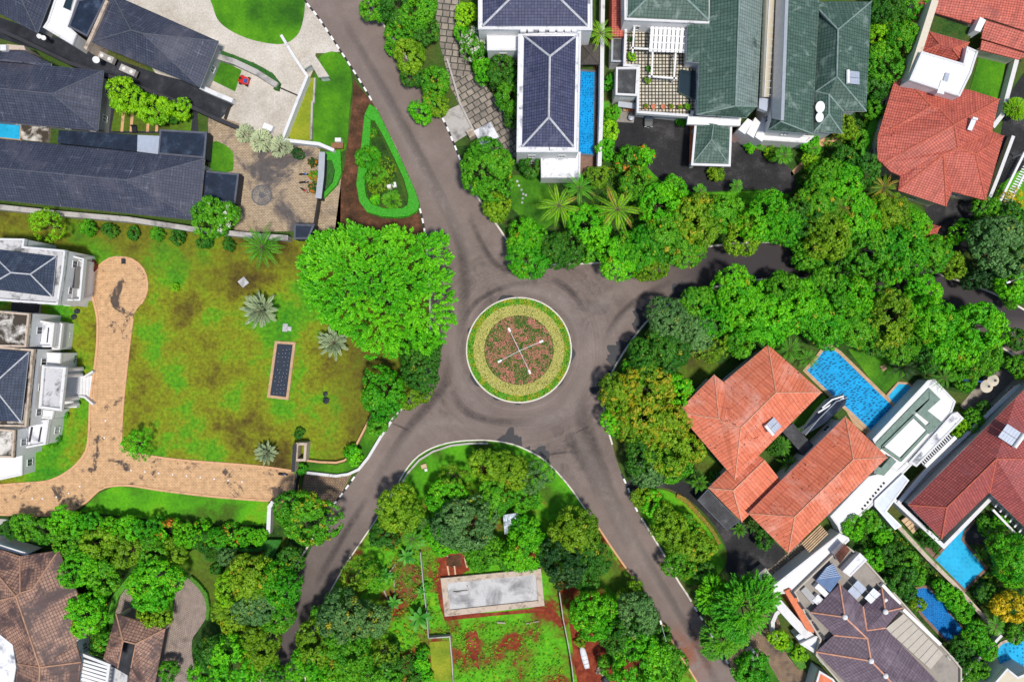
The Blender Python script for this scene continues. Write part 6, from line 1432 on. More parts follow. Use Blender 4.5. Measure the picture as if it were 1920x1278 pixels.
PD = '''coco 1158 393 52 l .28|largest coconut palm with yellowing fronds above the roundabout road
coco 1048 385 48 l .22|coconut palm with yellow tips left of the largest one
coco 1086 352 38 b .15|coconut palm with thinner green fronds just below the white porch slab
coco 1126 62 34 l .12|bright coconut palm between navy villa roof and green roofed mansion
coco 1657 352 34 y .55|yellow coconut palm touching the red roof corner
coco 1582 388 34 y .4|yellow green coconut palm in the trees left of the other yellow one
small 1265 342 18 m .02|leftmost of the three small palms on the forecourt rim
small 1313 358 17 m .02|middle one of the three small palms on the forecourt rim
small 1381 349 16 m .02|rightmost of the three small palms on the forecourt rim
small 1470 290 22 m .03|small palm between black forecourt and stepped stone path
small 1526 278 16 m .02|small palm near the top of the stepped stone path
small 1630 305 24 d .03|dark palm beside the corner of the red roofed house
date 492 463 54 m .04|dark green date palm at the top of the big lawn
silver 490 583 41 v .02|large silvery palm on the big lawn above the dark pond
silver 627 642 36 v .02|silvery palm half under the huge lime tree
silver 501 849 26 v .12|pale yellow palm beside the orange driveway
date 1480 655 36 m .02|dark palm leaning over the terracotta roof peak
date 1514 672 30 m .05|dark palm at the left end of the blue pool
fan 1692 688 28 k .02|dark fan palm on the pool lawn corner
date 1752 664 32 k .03|dark drooping palm beside the cobbled corner trees
coco 1770 708 28 m .1|thin palm with a pale crown at the white pavilion end
date 1467 836 27 m .02|palm in the gap between the terracotta roofs
date 1480 870 27 m .06|lower palm in the gap between the terracotta roofs
fan 1310 905 22 m .02|fan palm beside the black driveway and terracotta house
fan 1305 890 16 d .02|smaller dark fan palm behind the driveway fan palm
fan 1386 992 18 m .02|fan palm at the black driveway below the dark carport
fan 1412 985 16 d .02|small fan palm beside the lower terracotta roof
fan 1690 1070 22 k .04|dark palm in the garden behind the purple roof
fan 1700 1095 20 d .04|palm above the kidney shaped pool
fan 1838 1037 17 m .03|palm beside the rectangular pool under the emerald tree
small 1868 1172 22 m .08|feathery palm below the yellow blossoming tree
fan 8 1240 18 d .05|palm beside the white corrugated roof at the left edge
small 773 1010 24 m .05|palm below the olive tree inside the south plot
small 800 985 20 d .05|dark palm beside the big grey green dome tree
fan 985 1160 1 m 0|x'''
cp = {}
for ln in PD.splitlines():
    a, lab = ln.split('|'); ty, x, y, r, ti, ac = a.split(); r = float(r)
    if r < 2: continue
    b, h, ms, tk, nm = PAL[ty]; i = cp[ty] = cp.get(ty, -1)+1; s = r*.1*.95/b*1.06; p = P(float(x), float(y), h*s)
    o = thing(nm, lab, 'palm', (p.x, p.y, 0), 'palms of the gardens', RG.random()*6.28); o.scale = (s, s, s)
    m, rm = ms[i % len(ms)]; c = link('fronds', m, o); c.color = (*TINT[ti], float(ac)); link('ribs', rm, c); link('trunk', tk, o)
BD = '''785 1160 27|large banana plant beside the fence in the south plot
762 1043 20|banana plant at the top of the red earth bed
720 1078 18|leaning banana plant left of the red earth bed
738 1130 18|banana plant at the foot of the red earth bed
790 1108 12|small banana plant against the fence line
700 1246 26|lowest and biggest banana plant near the bottom edge
780 1015 22|banana plant under the palm in the south plot
730 1262 14|small banana plant beside the puffy blue green shrub
1640 985 20|banana like plant at the top of the purple villa garden
1660 1000 18|second banana like plant along the tan garden wall
640 1000 1|x'''
for ln in BD.splitlines():
    a, lab = ln.split('|'); x, y, r = map(float, a.split())
    if r < 2: continue
    s = r*.1/2.3; p = P(x, y, 2*s); o = thing('banana_plant', lab, 'banana plant', (p.x, p.y, 0), 'banana plants', RG.random()*6.28); o.scale = (s,)*3
    c = link('leaves', BAN, o); c.color = (.05, .27, .02, 0); q = link('stem', BST, o); q.color = (.14, .2, .03, 0)
# ---------------------------------------------------------------- hedges and flower beds
def hedge(label, pp, h, tint, acc=0, dens=16, ls=.11, mat='leaf', cat='hedge', name='hedge', z0=0, kind=None, edge=True, core=True):
    foot = ccw([tuple(P(x, y, h)[:2]) for x, y in pp]); c0 = Vector((sum(p[0] for p in foot)/len(foot), sum(p[1] for p in foot)/len(foot), 0))
    tris = tessellate_polygon([[Vector((*p, 0)) for p in foot]]); A = []; ar = []
    for t in tris:
        a, b, c = (np.array(foot[i]) for i in t); A.append((a, b, c)); ar.append(abs(np.cross(b-a, c-a))/2)
    ar = np.array(ar); n = int(ar.sum()*dens); k = RG.choice(len(A), n, p=ar/ar.sum()); u = np.sqrt(RG.random(n)); v = RG.random(n); Q = np.array([[*A[i][0]*(1-uu)+A[i][1]*uu*(1-vv)+A[i][2]*uu*vv] for i, uu, vv in zip(k, u, v)])
    pos_ = np.column_stack([Q, z0+h-.03+RG.random(n)*.06]); nr = unit(RG.normal(size=(n, 3))*.28+np.array([0, 0, 1.0]))
    if edge:
        e = []; en = []
        for a, b in zip(foot, foot[1:]+foot[:1]):
            a, b = np.array(a), np.array(b); L = np.linalg.norm(b-a); m = int(L*h*dens*.8); d = (b-a)/max(L, 1e-6); o_ = np.array([d[1], -d[0], .25])
            for _ in range(m): q = a+(b-a)*RG.random(); e.append((q[0]+o_[0]*.05, q[1]+o_[1]*.05, z0+h*RG.random())); en.append(o_+RG.normal(size=3)*.4)
        if e: pos_ = np.vstack([pos_, e]); nr = np.vstack([nr, unit(np.array(en))])
    pos_ = pos_-np.array([c0.x, c0.y, 0]); n = len(pos_)
    me = leaf_mesh('leaves', pos_, nr, ls*(.7+.6*RG.random(n)), .6, .3+.4*RG.random(n), RG.random(n), (mat,))
    if kind:
        o = link(name, me); o.location = c0; o.color = (*tint, acc); tag(o, label, cat, kind=kind); return o
    o = thing(name, label, cat, c0); l = link('leaves', me, o); l.color = (*tint, acc)
    MB().prism(foot, z0-.1, z0+h-.03).build('stems', 'hedge_core', o).color = (*tint, 1)
    return o
def ringpoly(r0, r1, n=48, a0=0, a1=2*math.pi): return [(cx+math.cos(a0+(a1-a0)*i/n)*r1, cy+math.sin(a0+(a1-a0)*i/n)*r1) for i in range(n+1)]+[(cx+math.cos(a1-(a1-a0)*i/n)*r0, cy+math.sin(a1-(a1-a0)*i/n)*r0) for i in range(n+1)]
def bed(label, r0, r1, h, tint, acc, mat, dens, ls):
    n = int(math.pi*(r1*r1-r0*r0)*.01*dens); r = np.sqrt(RG.random(n)*(r1*r1-r0*r0)+r0*r0)*.1; a = RG.random(n)*6.2832
    z = .06+h*(.35+.65*RG.random(n)); o3 = G(cx, cy); p = np.column_stack([r*np.cos(a), r*np.sin(a), z]); nr = unit(RG.normal(size=(n, 3))*.3+np.array([0, 0, 1.0]))
    blk = np.floor(p[:, :2]/.8); hsh = np.abs(np.sin(blk[:, 0]*12.9898+blk[:, 1]*78.233)*43758.5453) % 1
    me = leaf_mesh('flower_bed', p, nr, ls*(.7+.6*RG.random(n)), .6, np.clip(.3+.4*RG.random(n), 0, 1), np.clip(.55*RG.random(n)+.45*hsh, 0, 1), (mat,))
    o = link('flower_bed', me); o.location = (o3.x, o3.y, 0); o.color = (*tint, acc); tag(o, label, 'flower bed', kind='stuff'); return o
leafmat('bed_pink', (.055, .17, .012), vr=.5); leafmat('bed_yellow', (.55, .42, .02), vr=.45)
bed('outer ring of low green and yellow plants in the roundabout', 85, 96.5, .42, (.10, .38, .012), .30, 'bed_yellow', 120, .10)
bed('pale yellow ring of small plants in the roundabout', 65, 85, .34, (.56, .55, .14), .06, 'leaf', 170, .085)
bed('round centre of pink red flowers with green between in the roundabout', 0, 64, .36, (.58, .25, .16), .48, 'bed_pink', 110, .10)
Hb = (.034, .31, .008); Hd = (.02, .11, .008)
# triangular clipped hedge in five straight runs joined into one ring
tri = [((694, 194), (706, 205), (699, 222), (695, 226), (693, 224), (690, 300), (683, 345), (686, 368), (697, 383), (722, 391), (755, 390), (764, 384), (766, 368), (757, 335), (739, 296), (716, 250), (700, 222), (707, 205), (721, 235), (744, 281), (762, 322), (777, 356), (786, 382), (782, 395), (765, 405), (740, 407), (715, 405), (688, 397), (674, 378), (668, 345), (677, 275), (684, 214))]
hedge('clipped bright hedge forming a hollow triangle beside the top road', [(684, 214), (693, 195), (706, 204), (721, 235), (744, 281), (762, 322), (777, 356), (786, 382), (782, 395), (765, 405), (740, 407), (715, 405), (688, 397), (674, 378), (668, 345), (677, 275), (683.5, 215), (695, 226), (691, 300), (683, 345), (686, 368), (697, 383), (722, 391), (755, 390), (764, 384), (766, 368), (757, 335), (739, 296), (716, 250), (702, 226), (695, 225)], 1.1, Hb, dens=34, ls=.10)
hedge('narrow dark hedge round the stone wall in the gravel court', [(408, 92), (440, 104), (480, 120), (510, 137), (524, 155), (521, 168), (512, 166), (518, 158), (505, 146), (470, 128), (430, 110), (406, 102)], 1.0, Hd, dens=26)
hedge('long narrow hedge between green roofed and red roofed gardens', [(1645, 205), (1652, 208), (1640, 250), (1625, 300), (1612, 300), (1622, 255)], 1.6, (.05, .30, .008), dens=24, ls=.13)
hedge('dark flat topped hedge at the corner below the grass strip', [(400, 1026), (480, 1028), (500, 1012), (527, 1012), (505, 1062), (487, 1070), (497, 1028), (482, 1034), (400, 1032)], 1.2, (.02, .16, .008), dens=28)
hedge('curved low hedge inside the dark motorbike yard wall', [(610, 285), (638, 282), (640, 325), (632, 345), (606, 372), (606, 362), (624, 342), (628, 320), (622, 300), (612, 300)], .8, Hb, dens=26)
hedge('dark ground planting behind the curved low hedge', [(612, 300), (622, 301), (627, 320), (622, 342), (606, 360)], .5, Hd, dens=26, cat='hedge')
hedge('long hedge against the tan garden wall lower right', [(1648, 950), (1655, 948), (1742, 1038), (1790, 1086), (1784, 1092), (1700, 1012)], 1.5, (.03, .17, .008), dens=24, ls=.13)
hedge('curved hedge round the left rim of the loop drive', [(205, 1190), (202, 1150), (212, 1115), (240, 1080), (270, 1062), (272, 1070), (246, 1088), (222, 1118), (212, 1150), (214, 1190)], .8, (.07, .27, .01), dens=26)
hedge('thin curved hedge round the right rim of the loop drive', [(358, 1080), (372, 1092), (388, 1112), (393, 1140), (390, 1162), (385, 1160), (387, 1140), (382, 1116), (368, 1098), (354, 1086)], .8, (.06, .2, .01), dens=26)
hedge('low green hedge at the left of the small porch roof', [(187, 1165), (197, 1160), (203, 1195), (200, 1205), (192, 1200)], .9, (.07, .27, .01), dens=26)
hedge('orange flowering border between lawn island and black driveway', [(1270, 925), (1285, 932), (1312, 960), (1336, 988), (1352, 1018), (1348, 1022), (1332, 994), (1308, 966), (1282, 940), (1268, 932)], .45, (.16, .16, .01), .5, dens=30, mat='leaf_orange', cat='flower border')
hedge('small clipped hedge at the foot of the wall by the huge grey green tree', [(1835, 400), (1847, 398), (1836, 428), (1824, 430)], 1.2, (.04, .22, .01), dens=26)
hedge('bushy border along the left rim of the black forecourt', [(1132, 190), (1142, 190), (1146, 215), (1152, 240), (1150, 270), (1146, 300), (1132, 302)], 1.2, (.06, .30, .008), .1, dens=22, ls=.15)
hedge('flowery border under the sloping white wings', [(1378, 248), (1392, 250), (1420, 268), (1444, 278), (1440, 286), (1412, 276), (1384, 262)], .7, (.05, .2, .01), .18, dens=26, mat='leaf_orange', cat='flower border')
hedge('leafy border between purple villa garden wall and kidney pool', [(1745, 1092), (1765, 1088), (1830, 1165), (1850, 1200), (1836, 1212), (1815, 1180), (1795, 1160)], 1.2, (.05, .25, .008), .03, dens=20, ls=.16)
hedge('planted strip inside the planter beside the brown yard', [(1464, 1196), (1478, 1190), (1502, 1225), (1512, 1250), (1500, 1256), (1480, 1230)], .7, (.05, .20, .008), .15, dens=24)
hedge('dark red leaved border at the white villa corner', [(146, 478), (160, 478), (176, 488), (182, 500), (172, 512), (168, 496), (150, 486)], .6, (.16, .02, .012), .1, dens=26, mat='leaf')

def cover(name, label, pp, n, h, tint, ls, acc=0, rc=.35, mat='leaf'):
    foot = [tuple(G(x, y)[:2]) for x, y in pp]; a = np.array(foot); lo, hi = a.min(0), a.max(0); C = []
    def ins(q):
        r = False; j = len(a)-1
        for i in range(len(a)):
            if (a[i, 1] > q[1]) != (a[j, 1] > q[1]) and q[0] < (a[j, 0]-a[i, 0])*(q[1]-a[i, 1])/(a[j, 1]-a[i, 1])+a[i, 0]: r = not r
            j = i
        return r
    while len(C) < n:
        q = lo+(hi-lo)*RG.random(2)
        if ins(q): C.append((*q, .05+h*RG.random()))
    C = np.array(C); c0 = np.array([*a.mean(0), 0]); t = RG.random(n)
    k = clump_leaves(C-c0, np.tile([0, 0, 1.0], (n, 1)), rc*(.4+RG.random(n)), 16, ls, t, RG.random(n)); k[0][:, 2] = np.abs(k[0][:, 2])
    me = leaf_mesh(name, k[0], k[1], k[2], .5, k[3], k[4], (mat,)); o = link(name, me); o.location = c0; o.color = (*tint, acc); tag(o, label, 'ground plants', kind='stuff')
cover('weeds', 'low bright weeds over the grass below the concrete foundation', [(905, 1165), (1000, 1160), (1040, 1200), (1056, 1240), (1060, 1290), (905, 1290), (895, 1220)], 420, .1, (.10, .42, .01), .10, .1, .3)
cover('weeds', 'weeds and leafy stalks over the banana garden', [(690, 1040), (735, 985), (790, 1030), (800, 1190), (790, 1290), (740, 1290), (720, 1180), (740, 1130)], 420, .2, (.08, .30, .01), .12, .15, .4)
cover('weeds', 'weeds along the fence and foundation of the south plot', [(792, 1035), (824, 1035), (822, 1120), (836, 1170), (900, 1165), (890, 1280), (855, 1280), (850, 1190), (806, 1190)], 260, .12, (.10, .40, .01), .10, .1, .3)
cover('undergrowth', 'leafy undergrowth in the garden behind the purple roof', [(1590, 1000), (1640, 955), (1705, 1025), (1765, 1085), (1735, 1093), (1705, 1100), (1692, 1108), (1630, 1040)], 520, .5, (.04, .19, .01), .15, .03, .6)
cover('undergrowth', 'leafy undergrowth below the kidney shaped pool', [(1785, 1110), (1870, 1190), (1800, 1290), (1792, 1235), (1800, 1205), (1812, 1180), (1782, 1135)], 380, .5, (.04, .19, .01), .15, .03, .6)
cover('undergrowth', 'leafy undergrowth round the small right hand pools', [(1740, 1000), (1760, 1040), (1700, 985)], 120, .5, (.04, .19, .01), .15, .03, .5)
cover('undergrowth', 'leafy undergrowth under the trees at the right edge garden', [(1850, 1065), (1920, 1000), (1925, 1200), (1890, 1185), (1820, 1115)], 420, .5, (.04, .18, .01), .15, .05, .6)
cover('undergrowth', 'leafy undergrowth in the dark garden below the brown tiled roof trees', [(150, 1070), (205, 1080), (200, 1160), (190, 1225), (165, 1180)], 260, .5, (.05, .22, .01), .15, .03, .6)
cover('undergrowth', 'leafy undergrowth at the forecourt end of the roundabout grove', [(1150, 300), (1230, 365), (1440, 380), (1480, 440), (1345, 455), (1140, 485), (1080, 480), (1120, 340)], 800, .5, (.045, .21, .01), .16, .05, .7)
cover('undergrowth', 'leafy undergrowth between the green and red roofs', [(1560, 250), (1640, 210), (1612, 330), (1580, 360), (1500, 350), (1500, 320)], 380, .4, (.045, .21, .01), .15, .05, .6)
# ------------------------------------------------------------------ pools
def poolmat(name, c, dark, scale, thr, stretch=(1, 1, 1), rot=0, soft=.06):
    m, nt, b, o = newmat(name); v = pos(nt, rot, stretch)
    vo = N(nt, 'TexVoronoi', Scale=scale); vo.inputs['Randomness'].default_value = .55; nt.links.new(v, vo.inputs['Vector'])
    f = ramp(nt, vo.outputs['Distance'], [(thr, 1.0), (thr+soft, 0.0)])
    p = pos(nt); col = mixc(nt, f, c, dark); col = fine_mul(nt, col, p, .35, .22)
    nt.links.new(col, b.inputs['Base Color']); b.inputs['Roughness'].default_value = .22; b.inputs['Specular IOR Level'].default_value = .18
    bump(nt, b, noise(nt, p, 1.6, 3), .04)
poolmat('pool_dashes', (.004, .31, .62), (.003, .045, .14), 1.5, .28, (.75, 2.1, 1), .35)
poolmat('pool_mosaic', (.008, .27, .60), (.003, .09, .26), 2.2, .25)
poolmat('pool_plain', (.025, .40, .66), (.018, .34, .60), 1.2, .25)
poolmat('pool_deep', (.006, .17, .47), (.004, .075, .25), 2.6, .30)
poolmat('pool_net', (.02, .36, .62), (.008, .17, .36), 1.3, .26)
plain('pond_water', (.035, .042, .055), .08, .1, spec=.5)
plain('tile_tan', (.46, .29, .16), .7, .25); plain('tile_dark', (.10, .10, .105), .6, .2); plain('tile_brown', (.20, .11, .075), .7, .3)
def pool(name, label, pp, wm, cm, cw=.45, h=.16, cat='pool'):
    o = thing(name, label, cat, G(*pp[0])); f = ccw([tuple(G(x, y)[:2]) for x, y in pp])
    m = MB(); m.sheet(f, h-.06); m.build('water', wm, o)
    MB().strip(inset(f, -cw/2+.03), cw, -.1, h, closed=True).build('coping', cm, o); return o
Zp = 'swimming_pool'
pool(Zp, 'large blue pool with dark dash pattern beside the terracotta villa', [(1529, 676), (1550, 648), (1572, 662), (1675, 763), (1634, 808), (1592, 768), (1560, 741), (1512, 694)], 'pool_dashes', 'tile_tan', .6)
pool(Zp, 'small quarter round pool joined to the large blue pool', sm([(1664, 742), (1684, 719), (1700, 720), (1714, 729), (1678, 762)], 1, True), 'pool_plain', 'tile_tan', .4, .2)
pool(Zp, 'long narrow blue pool between navy villa and tall pale wall', [(1088, 134), (1115, 136), (1112, 290), (1085, 288)], 'pool_mosaic', 'tile_dark', .4)
pool(Zp, 'bright blue pool corner between slate roofs at the left edge', [(-20, 226), (40, 232), (38, 262), (-20, 256)], 'pool_plain', 'tile_tan')
pool(Zp, 'light blue rectangular pool beside the maroon roof', [(1822, 976), (1806, 996), (1802, 1012), (1846, 1064), (1808, 1103), (1753, 1048), (1796, 1000), (1812, 972)], 'pool_plain', 'tile_brown', .5)
pool(Zp, 'kidney shaped deep blue pool behind the purple roof', sm([(1712, 1113), (1720, 1103), (1736, 1101), (1750, 1112), (1762, 1122), (1774, 1136), (1776, 1146), (1788, 1158), (1803, 1178), (1794, 1190), (1780, 1201), (1766, 1190), (1748, 1170), (1728, 1148)], 2, True), 'pool_deep', 'tile_brown', .5)
pool(Zp, 'pale blue net patterned pool in the lower right corner', sm([(1872, 1212), (1885, 1203), (1905, 1200), (1930, 1196), (1930, 1285), (1905, 1268), (1880, 1248), (1868, 1232)], 2, True), 'pool_net', 'parapet_tan', .5)
gs('terrace', [(1086, 291), (1124, 291), (1122, 322), (1086, 330)], 'tile_brown', Z1, 'brown timber deck at the end of the narrow pool')
gs('terrace', [(1112, 120), (1127, 120), (1124, 312), (1112, 312)], 'brown_soil', Z2, 'brown strip between narrow pool and tall wall')
gs('terrace', [(1585, 768), (1600, 764), (1652, 812), (1640, 826), (1600, 795)], 'tile_tan', Z1, 'tan decking at the lower pool edge', cat='terrace')
p = thing('garden_pond', 'dark rectangular pond with tan rim in the big lawn', 'pond', G(529, 695)); f = [tuple(G(x, y)[:2]) for x, y in [(519, 642), (552, 644), (539, 746), (505, 742)]]
m = MB(); m.sheet(f, .12); m.build('water', 'pond_water', p); MB().strip(inset(ccw(f), -.05), .5, -.1, .3, closed=True).build('rim', 'tile_tan', p)
m = MB()
for i in range(5):
    for j in range(12):
        if random.random() < .8: q = P(518+i*6.2+j*-1.05+random.uniform(-1, 1), 655+j*7.4+random.uniform(-1, 1), .2); m.lathe((q.x, q.y, .1), [(.055, 0), (.05, .07), (0, .08)], 6)
m.build('fountain_jets', 'metal_grey', p)
# ------------------------------------------------------------------ lamps
lp = thing('street_lamp', 'tall white four armed lamp standing in the roundabout flowers', 'street lamp', G(973, 656))
m = MB(); m.tube((lp.location.x, lp.location.y, -.1), (lp.location.x, lp.location.y, 9.6), .13, .07, 10); m.build('pole', 'white_clean', lp)
for x, y in ((955, 618), (1015, 640), (993, 697), (937, 677)):
    e = P(x, y, 10); t = Vector((lp.location.x, lp.location.y, 9.5)); m = MB(); m.tube(t, e, .055, .04, 6); m.build('arm', 'parapet_white', lp)
    d = (e-t); d.z = 0; d.normalize(); a = math.atan2(d.y, d.x); m = MB(); m.box((e.x, e.y, 9.9), .72, .36, .14, a); m.box((e.x, e.y, 10.04), .5, .26, .06, a); m.build('lamp_head', 'white_clean', lp)
def lamp(label, x, y, hx, hy, h=7):
    b = G(x, y); o = thing('street_lamp', label, 'street lamp', b); e = P(hx, hy, h); m = MB(); m.tube((b.x, b.y, -.1), (b.x, b.y, h-.3), .09, .06, 8); m.build('pole', 'metal_grey', o)
    m = MB(); m.tube((b.x, b.y, h-.3), e, .05, .04, 6); m.build('arm', 'metal_grey', o)
    d = e-b; a = math.atan2(d.y, d.x); m = MB(); m.box((e.x, e.y, h-.1), .7, .32, .14, a); m.box((e.x, e.y, h+.04), .45, .22, .05, a); m.build('lamp_head', 'white_clean', o)
lamp('road lamp leaning over the south-east road kerb', 1234, 1172, 1239, 1166); lamp('road lamp among trees at the right edge of the photo', 1884, 520, 1891, 529)
lamp('small lamp beside the road at the pool side trees of the east kerb', 1332, 446, 1328, 449, 5)
# ------------------------------------------------------------------ roof and wall equipment
def solar(label, x, y, z, ang, npan=2, s=1.0, tank=True, tilt=.25, mat='metal_blue_grey'):
    p = P(x, y, z); o = thing('solar_heater', label, 'solar heater', p, None, ang)
    w = 1.15*s
    for i in range(npan):
        m = MB(); x0 = (i-npan/2)*w+.04; x1 = x0+w-.08; a = 2.1*s; zz = lambda yy: .3+(yy/a)*tilt*2
        v = [(x0, 0, .3), (x1, 0, .3), (x1, a, zz(a)), (x0, a, zz(a))]; m.add(v+[(q[0], q[1], q[2]-.1) for q in v], [(0, 1, 2, 3), (7, 6, 5, 4), (0, 4, 5, 1), (1, 5, 6, 2), (2, 6, 7, 3), (3, 7, 4, 0)]); q = m.build('panel', mat); q.parent = o
        f = MB()
        for k in range(1, 5): yy = a*k/5; f.tube((x0, yy, zz(yy)+.015), (x1, yy, zz(yy)+.015), .015, n=4)
        g = f.build('frame', 'metal_grey'); g.parent = q
    if tank:
        m = MB(); m.tube((-npan*w/2, 2.35*s, .95), (npan*w/2, 2.35*s, .95), .3*s, n=14); q = m.build('tank', 'white_clean'); q.parent = o
    m = MB()
    for sx in (-1, 1):
        for yy in (.1, 2.0*s): m.tube((sx*npan*w*.45, yy, -.6), (sx*npan*w*.45, yy, .35+yy*.2), .04, n=5)
    q = m.build('stand', 'metal_grey'); q.parent = o; return o
solar('solar heater with white tank on the right green roof', 1610, 148, 8.8, math.pi/2)
solar('solar heater on the red tiled roof slope', 1816, 245, 7.4, -.25, 1, .8)
solar('solar heater on the upper terracotta roof', 1457, 790, 7.8, 2.25, 2, .95)
solar('twin solar heater on the maroon roof', 1878, 806, 8.4, -2.2, 2, 1.25)
solar('left blue grey solar heater on the purple villa terrace', 1614, 1112, 4.3, .82, 2, 1.2, False)
solar('yellow tanked solar heater beside the purple roof valley', 1628, 1110, 4.6, -2.3, 2, 1.1, True)
o = thing('tarpaulin', 'blue striped tarpaulin over a frame on the purple villa terrace', 'tarpaulin', P(1560, 1080, 3.7)); q = [P(1549, 1064, 4.7), P(1562, 1056, 4.7), P(1577, 1082, 4.7), P(1556, 1110, 4.7), P(1530, 1088, 4.7)]
plain('blue_tarp', (.03, .10, .24), .5, .3); m = MB(); m.prism(q, 4.3, 4.7); m.build('cover', 'blue_tarp', o)
m = MB()
for i in range(7): t = i/7; m.tube(q[1].lerp(q[2], t)+Vector((0, 0, .03)), q[0].lerp(q[4], t)+Vector((0, 0, .03)), .035, n=4)
m.build('ribs', 'metal_blue_grey', o)
def dish(label, x, y, z, r=.75):
    p = P(x, y, z); o = thing('satellite_dish', label, 'satellite dish', p); m = MB(); m.lathe(p+Vector((0, 0, .5)), [(0, 0), (r*.5, .08), (r*.85, .22), (r, .34), (r*.97, .35), (r*.8, .25), (0, .05)], 20, 0, (.3, -.2, .93)); m.build('bowl', 'white_clean', o, smooth=True)
    m = MB(); m.tube(p+Vector((0, 0, -.6)), p+Vector((0, 0, .55)), .06, n=6); m.tube(p+Vector((.1, -.1, .5)), p+Vector((.35, -.25, 1.2)), .025, n=4); m.build('mast', 'metal_grey', o)
dish('upper satellite dish on the green roof edge', 1533, 203, 8, 1.0); dish('lower satellite dish on the green roof edge', 1532, 222, 8, .85)
dish('satellite dish on the wall of the dark service lane', 184, 115, 2.6, .6); dish('satellite dish beside the red house corner under the dark palm', 1639, 284, 2.4, .7)
dish('upper of two dishes at the lane wall below the corner slate roof', 78, 71, 2.6, .42); dish('lower of two dishes at the lane wall below the corner slate roof', 86, 74, 2.6, .42)
def ac(label, x, y, z, ang, nf=2, w=1.6, d=.8, h=.9, mat='white_slab'):
    p = P(x, y, z); o = thing('air_conditioner', label, 'air conditioner', p, 'air conditioner units', ang); m = MB(); m.box((0, 0, 0), w, d, h); q = m.build('casing', mat); q.parent = o
    for i in range(nf):
        cxx = (i-(nf-1)/2)*w/nf; f = MB(); f.lathe((cxx, 0, h), [(.3, .03), (.33, .03), (.33, .0), (.3, 0)], 14); f.lathe((cxx, 0, h), [(.28, .012), (.0, .02)], 12, 1)
        for k in range(5): a = k*1.2566; f.tube((cxx, 0, h+.03), (cxx+.28*math.cos(a), .28*math.sin(a), h+.03), .012, n=4)
        g = f.build('fan', ['white_clean', 'black_metal']); g.parent = o
    return o
ac('grey air conditioner pair upper in the service lane', 203, 111, 1.0, -.42, 2, 3.0, 1.2, .9, 'concrete'); ac('grey air conditioner pair lower in the service lane', 244, 135, 1.0, -.42, 2, 3.0, 1.2, .9, 'concrete')
for i, (x, nm) in enumerate(((981, 'first'), (995, 'second'), (1016, 'third'), (1035, 'fourth'), (1050, 'fifth'), (1064, 'sixth'), (1077, 'last'))):
    ac(nm+' white air conditioner from the left between the two navy roofs', x, 59.5, 8.6, 0, 1, 1.0, .55, .6)
ac('white air conditioner with fans left on the purple villa terrace', 1540, 1106, 3.7, -.75, 4, 3.6, 1.0, 1.0); ac('square white air conditioner beside the purple roof edge', 1531, 1122, 3.7, -.75, 2, 1.9, 1.5, 1.0)
ac('white air conditioner beside the red house corner', 1648, 268, .2, .4, 1, 1.2, 1.2, 1.0); ac('white roof unit on the navy villa small flat roof', 951, 60, 6.6, 0, 1, 1.0, .6, .6)
o = thing('ladder', 'short white ladder on the parapet of the purple villa', 'ladder', P(1786, 1237, 3)); m = MB(); a, b = P(1779, 1229, 4.2), P(1793, 1243, 2.6); dv = Vector((.25, .25, 0)); m.tube(a-dv, b-dv, .05, n=5); m.tube(a+dv, b+dv, .05, n=5); m.build('rails', 'white_clean', o)
m = MB()
for i in range(6): c_ = a.lerp(b, (i+.5)/6); m.tube(c_-dv, c_+dv, .04, n=5)
m.build('rungs', 'white_clean', o)
o = thing('water_tank', 'dark long storage box on the purple villa terrace', 'box', P(1515, 1112, 3.6)); m = MB(); m.box((*P(1513, 1112, 3.6)[:2], 3.6), 3.2, 1.1, .9, -.85); m.build('body', 'taupe_panel', o); m = MB(); m.box((*P(1513, 1112, 3.6)[:2], 4.5), 3.3, 1.2, .08, -.85); m.build('lid', 'grey_wall', o)
# terracotta pots
for i, (x, nm) in enumerate(((1211, 'leftmost'), (1225, 'second'), (1243, 'third'), (1258, 'fourth'), (1274, 'fifth'), (1288, 'rightmost'))):
    p = P(x, 201, 4.3); o = thing('flower_pot', nm+' terracotta pot in the row on the roof terrace edge', 'flower pot', (p.x, p.y, 4.0), 'terracotta pots on the roof terrace')
    m = MB(); m.lathe((p.x, p.y, 4.0), [(.26, 0), (.42, .5), (.46, .52), (.46, .62), (.36, .62), (.34, .5), (0, .48)], 18); m.build('pot', 'terracotta_pot', o)
    if i in (0, 3, 4, 5):
        c_ = bpy.data.objects.new('plant', PR['S'][1][i % 3]); COL.objects.link(c_); c_.parent = o; c_.location = (0, 0, .4); c_.scale = (.35+.1*(i == 5),)*3; c_.color = (*TINT['b' if i == 5 else 'y'], .2)
for i, (x, y, sc, tn, lab) in enumerate(((1184, 110, .7, 'l', 'lime potted plant on the terrace parapet corner'), (1183, 75, .4, 'd', 'small dark potted plant in the terrace upper corner'), (1213, 152, .5, 'y', 'potted plant at the left of the checker paved terrace'), (1216, 132, .45, 'm', 'potted plant beside the white pergola foot'))):
    p = P(x, y, 4.3); o = thing('potted_plant', lab, 'potted plant', (p.x, p.y, 4.0)); m = MB(); m.lathe((p.x, p.y, 4.0), [(.25, 0), (.34, .45), (.3, .46), (0, .42)], 14); m.build('pot', 'grey_wall', o)
    c_ = bpy.data.objects.new('plant', PR['S'][1][i % 3]); COL.objects.link(c_); c_.parent = o; c_.location = (0, 0, .4); c_.scale = (sc,)*3; c_.color = (*TINT[tn], .1)
